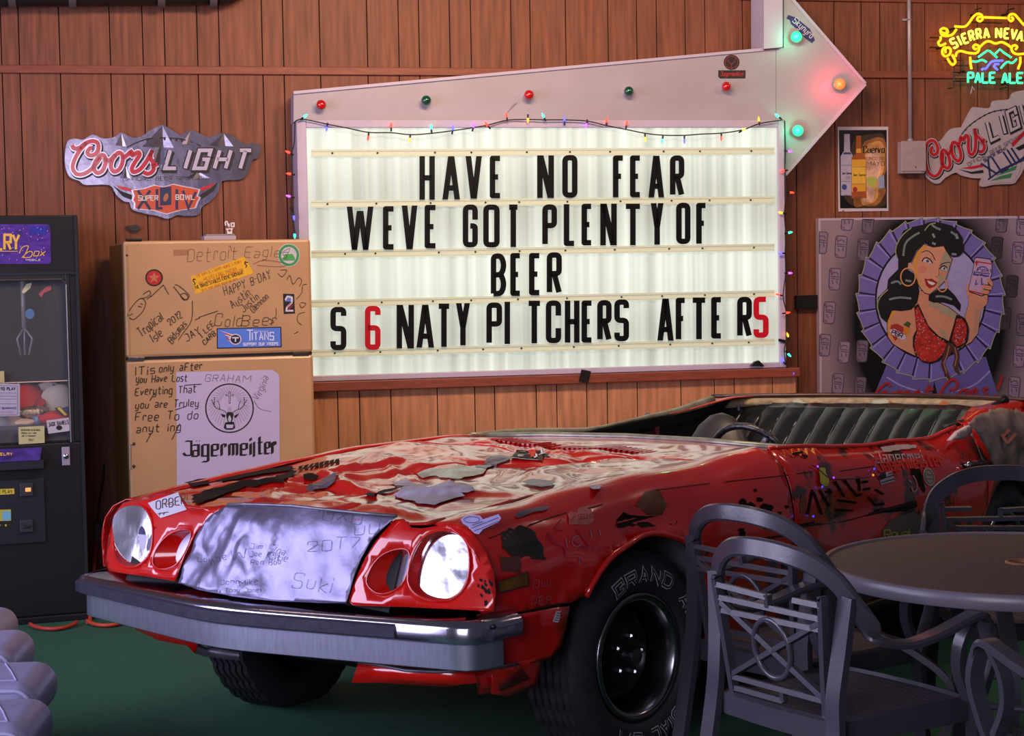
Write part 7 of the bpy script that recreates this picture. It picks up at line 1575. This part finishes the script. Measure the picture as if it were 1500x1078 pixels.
MB().lathe([(TR - .022, .717), (TR - .018, .722), (TR - .006, .722), (TR, .716), (TR, .684), (TR - .004, .680), (TR - .016, .680), (TR - .020, .700), (TR - .022, .717)], n=96).build('rim', m_rim, tab, smooth=True, auto=45)
MB().lathe([(.032, .712), (.034, .721), (.046, .721), (.048, .715)], n=24).build('umbrella_ring', mat('ring_tan', '#8a5a3c', .4), tab, smooth=True)
for k in range(4):
    a = math.radians(-8 + 90 * k); c, s_ = math.cos(a), math.sin(a)
    pth = smooth([(TR * .90 * c, TR * .90 * s_, .69), (TR * .90 * c, TR * .90 * s_, .62), (TR * .80 * c, TR * .80 * s_, .53), (TR * .56 * c, TR * .56 * s_, .46), (TR * .36 * c, TR * .36 * s_, .36), (TR * .38 * c, TR * .38 * s_, .22), (TR * .58 * c, TR * .58 * s_, .10), (TR * .80 * c, TR * .80 * s_, .0)], 5)
    MB().sweep(pth, [(-.024, .009), (.024, .009), (.024, -.009), (-.024, -.009)], (c, s_, .01)).build('leg', m_rim, tab, smooth=True, auto=40)
MB().tube([(TR * .36 * math.cos(q), TR * .36 * math.sin(q), .34) for q in [2 * math.pi * i / 32 for i in range(32)]], .010, 8, closed=True).build('brace_ring', m_rim, tab, smooth=True)
for k in range(2):
    a = math.radians(37 + 90 * k); c, s_ = math.cos(a), math.sin(a)
    MB().box(-TR * .97, TR * .97, -.012, .012, .690, .705).build('cross_bar', m_rim, tab, M=Matrix.Rotation(a, 4, 'Z'))
m_seat = mesh_mat('seat_mesh', '#5c5660', '#262229', 24, 0)
def chair_parts(t):
    R = [(0, -.262, .856), (.08, -.260, .852), (.155, -.240, .834), (.222, -.215, .792), (.258, -.190, .732), (.278, -.165, .690), (.290, -.14, .648), (.298, -.05, .628), (.300, .05, .640), (.298, .14, .660), (.292, .20, .670), (.288, .235, .660), (.284, .250, .630)]
    U = [(0, -1, .12)] * 4 + [(.3, -.95, .3), (.4, -.6, .7), (.15, -.2, 1), (0, 0, 1), (0, -.1, 1), (0, -.2, 1), (0, .1, 1), (0, .8, .6), (0, 1, .1)]
    full = [(-x, y, z) for x, y, z in R[::-1]] + R[1:]; fu = [(-x, y, z) for x, y, z in U[::-1]] + U[1:]
    sp = smooth(full, 5); su = smooth(fu, 5)
    MB().sweep(sp, [(-.026, .004), (-.020, .011), (.020, .011), (.026, .004), (.026, -.006), (-.026, -.006)], [Vector(v) for v in su]).build('arm_and_back_frame', m_res, t, smooth=True, auto=38)
    for s in (-1, 1):
        # rear leg with its broad upper post
        q = [(s * .248, -.205, .76), (s * .234, -.215, .62), (s * .225, -.228, .50), (s * .232, -.235, .40), (s * .240, -.262, .22), (s * .248, -.30, .0)]
        MB().sweep(smooth(q, 4), [(-.024, .011), (.024, .011), (.024, -.011), (-.024, -.011)], (0, -1, .1)).build('leg', m_res, t, smooth=True, auto=40)
        q = [(s * .286, .246, .648), (s * .292, .262, .57), (s * .272, .248, .47), (s * .262, .232, .40), (s * .268, .24, .2), (s * .272, .252, .0)]
        MB().sweep(smooth(q, 4), [(-.020, .011), (.020, .011), (.020, -.011), (-.020, -.011)], (.0, 1, .0)).build('leg', m_res, t, smooth=True, auto=40)
        q = [(s * .288, .20, .665), (s * .276, .165, .60), (s * .262, .175, .52), (s * .262, .215, .44)]
        MB().sweep(smooth(q, 4), [(-.016, .009), (.016, .009), (.016, -.009), (-.016, -.009)], (.0, 1, .0)).build('arm_strut', m_res, t, smooth=True, auto=40)
        q = [(s * .176, -.206, .44), (s * .184, -.222, .56), (s * .200, -.244, .735), (s * .198, -.246, .752)]
        MB().sweep(smooth(q, 4), [(-.008, .012), (.008, .012), (.008, -.012), (-.008, -.012)], (0, -1, .1)).build('back_post', m_res, t, smooth=True, auto=40)
    Y = lambda z: -.206 - (z - .44) * .135
    bar = lambda a, b, r=.007: MB().sweep([(x, Y(z), z) for x, z in (a, b)], [(-r, r * 1.3), (r, r * 1.3), (r, -r * 1.3), (-r, -r * 1.3)], (0, -1, .13)).build('lattice_bar', m_res, t)
    bar((-.198, .735), (.0, .728)); bar((-.196, .700), (.196, .700)); bar((.0, .735), (.0, .700)); bar((.10, .735), (.198, .735)); bar((-.19, .665), (.19, .672))
    bar((-.190, .690), (.178, .490)); bar((.190, .690), (-.178, .490)); bar((-.178, .486), (.178, .486)); bar((-.176, .456), (.02, .456)); bar((.02, .486), (.02, .456))
    MB().tube([(.068 * math.cos(a), Y(.592 + .078 * math.sin(a)) - .004, .592 + .078 * math.sin(a)) for a in [2 * math.pi * i / 28 for i in range(28)]], .0085, 8, closed=True).build('lattice_ring', m_res, t, smooth=True)
    # seat: woven centre in a deep rim
    out = [(-.215, -.215), (-.12, -.232), (0, -.238), (.12, -.232), (.215, -.215), (.235, -.10), (.25, .08), (.255, .20), (.235, .245), (.12, .262), (0, .266), (-.12, .262), (-.235, .245), (-.255, .20), (-.25, .08), (-.235, -.10)]
    o2 = smooth(out, 4, True); n = len(o2); vs = [(x, y, .440) for x, y in o2] + [(x * .93, y * .93, .446) for x, y in o2] + [(x * .91, y * .91, .436) for x, y in o2] + [(x, y, .385) for x, y in o2] + [(x * .95, y * .95, .385) for x, y in o2]
    vs += [(x * .95, y * .95, .43) for x, y in o2]
    fs = []
    for a, b in ((0, 1), (1, 2), (3, 0), (4, 3)): fs += [(a * n + i, a * n + (i + 1) % n, b * n + (i + 1) % n, b * n + i) for i in range(n)]
    MB().add(vs, fs).build('seat_rim', m_res, t, smooth=True, auto=40)
    vs = []; rr = 6
    for k in range(rr + 1):
        f = .92 * (1 - k / rr); vs += [(x * f, y * f, .4365 - .010 * (1 - (f / .92) ** 2)) for x, y in o2]
    MB().add(vs, [(k * n + i, k * n + (i + 1) % n, (k + 1) * n + (i + 1) % n, (k + 1) * n + i) for k in range(rr) for i in range(n)]).build('seat', m_seat, t, smooth=True)
chairs = [(.85, 4.66, -56, 'grey lattice-back patio chair nearest the camera, turned to the table'), (.86, 5.33, -52, 'grey patio chair behind the nearest one, between car wheel and table'),
          (1.665, 5.80, 180, 'grey patio chair on the far side of the table beside the car door'), (1.47, 4.10, 20, 'grey patio chair at the right edge with only its arm and seat in view')]
ch0 = None
for x, y, deg, lab in chairs:
    M = Matrix.Translation((x, y, 0)) @ Matrix.Rotation(math.radians(deg), 4, 'Z')
    if ch0 is None:
        ch0 = empty('patio_chair', M, lab, 'chair', 'patio chairs around the table'); chair_parts(ch0)
    else:
        r = ch0.copy(); COL.objects.link(r); r.matrix_world = M; r['label'] = lab
        for c in [o for o in COL.objects if o.parent == ch0]:
            d = c.copy(); COL.objects.link(d); d.parent = r
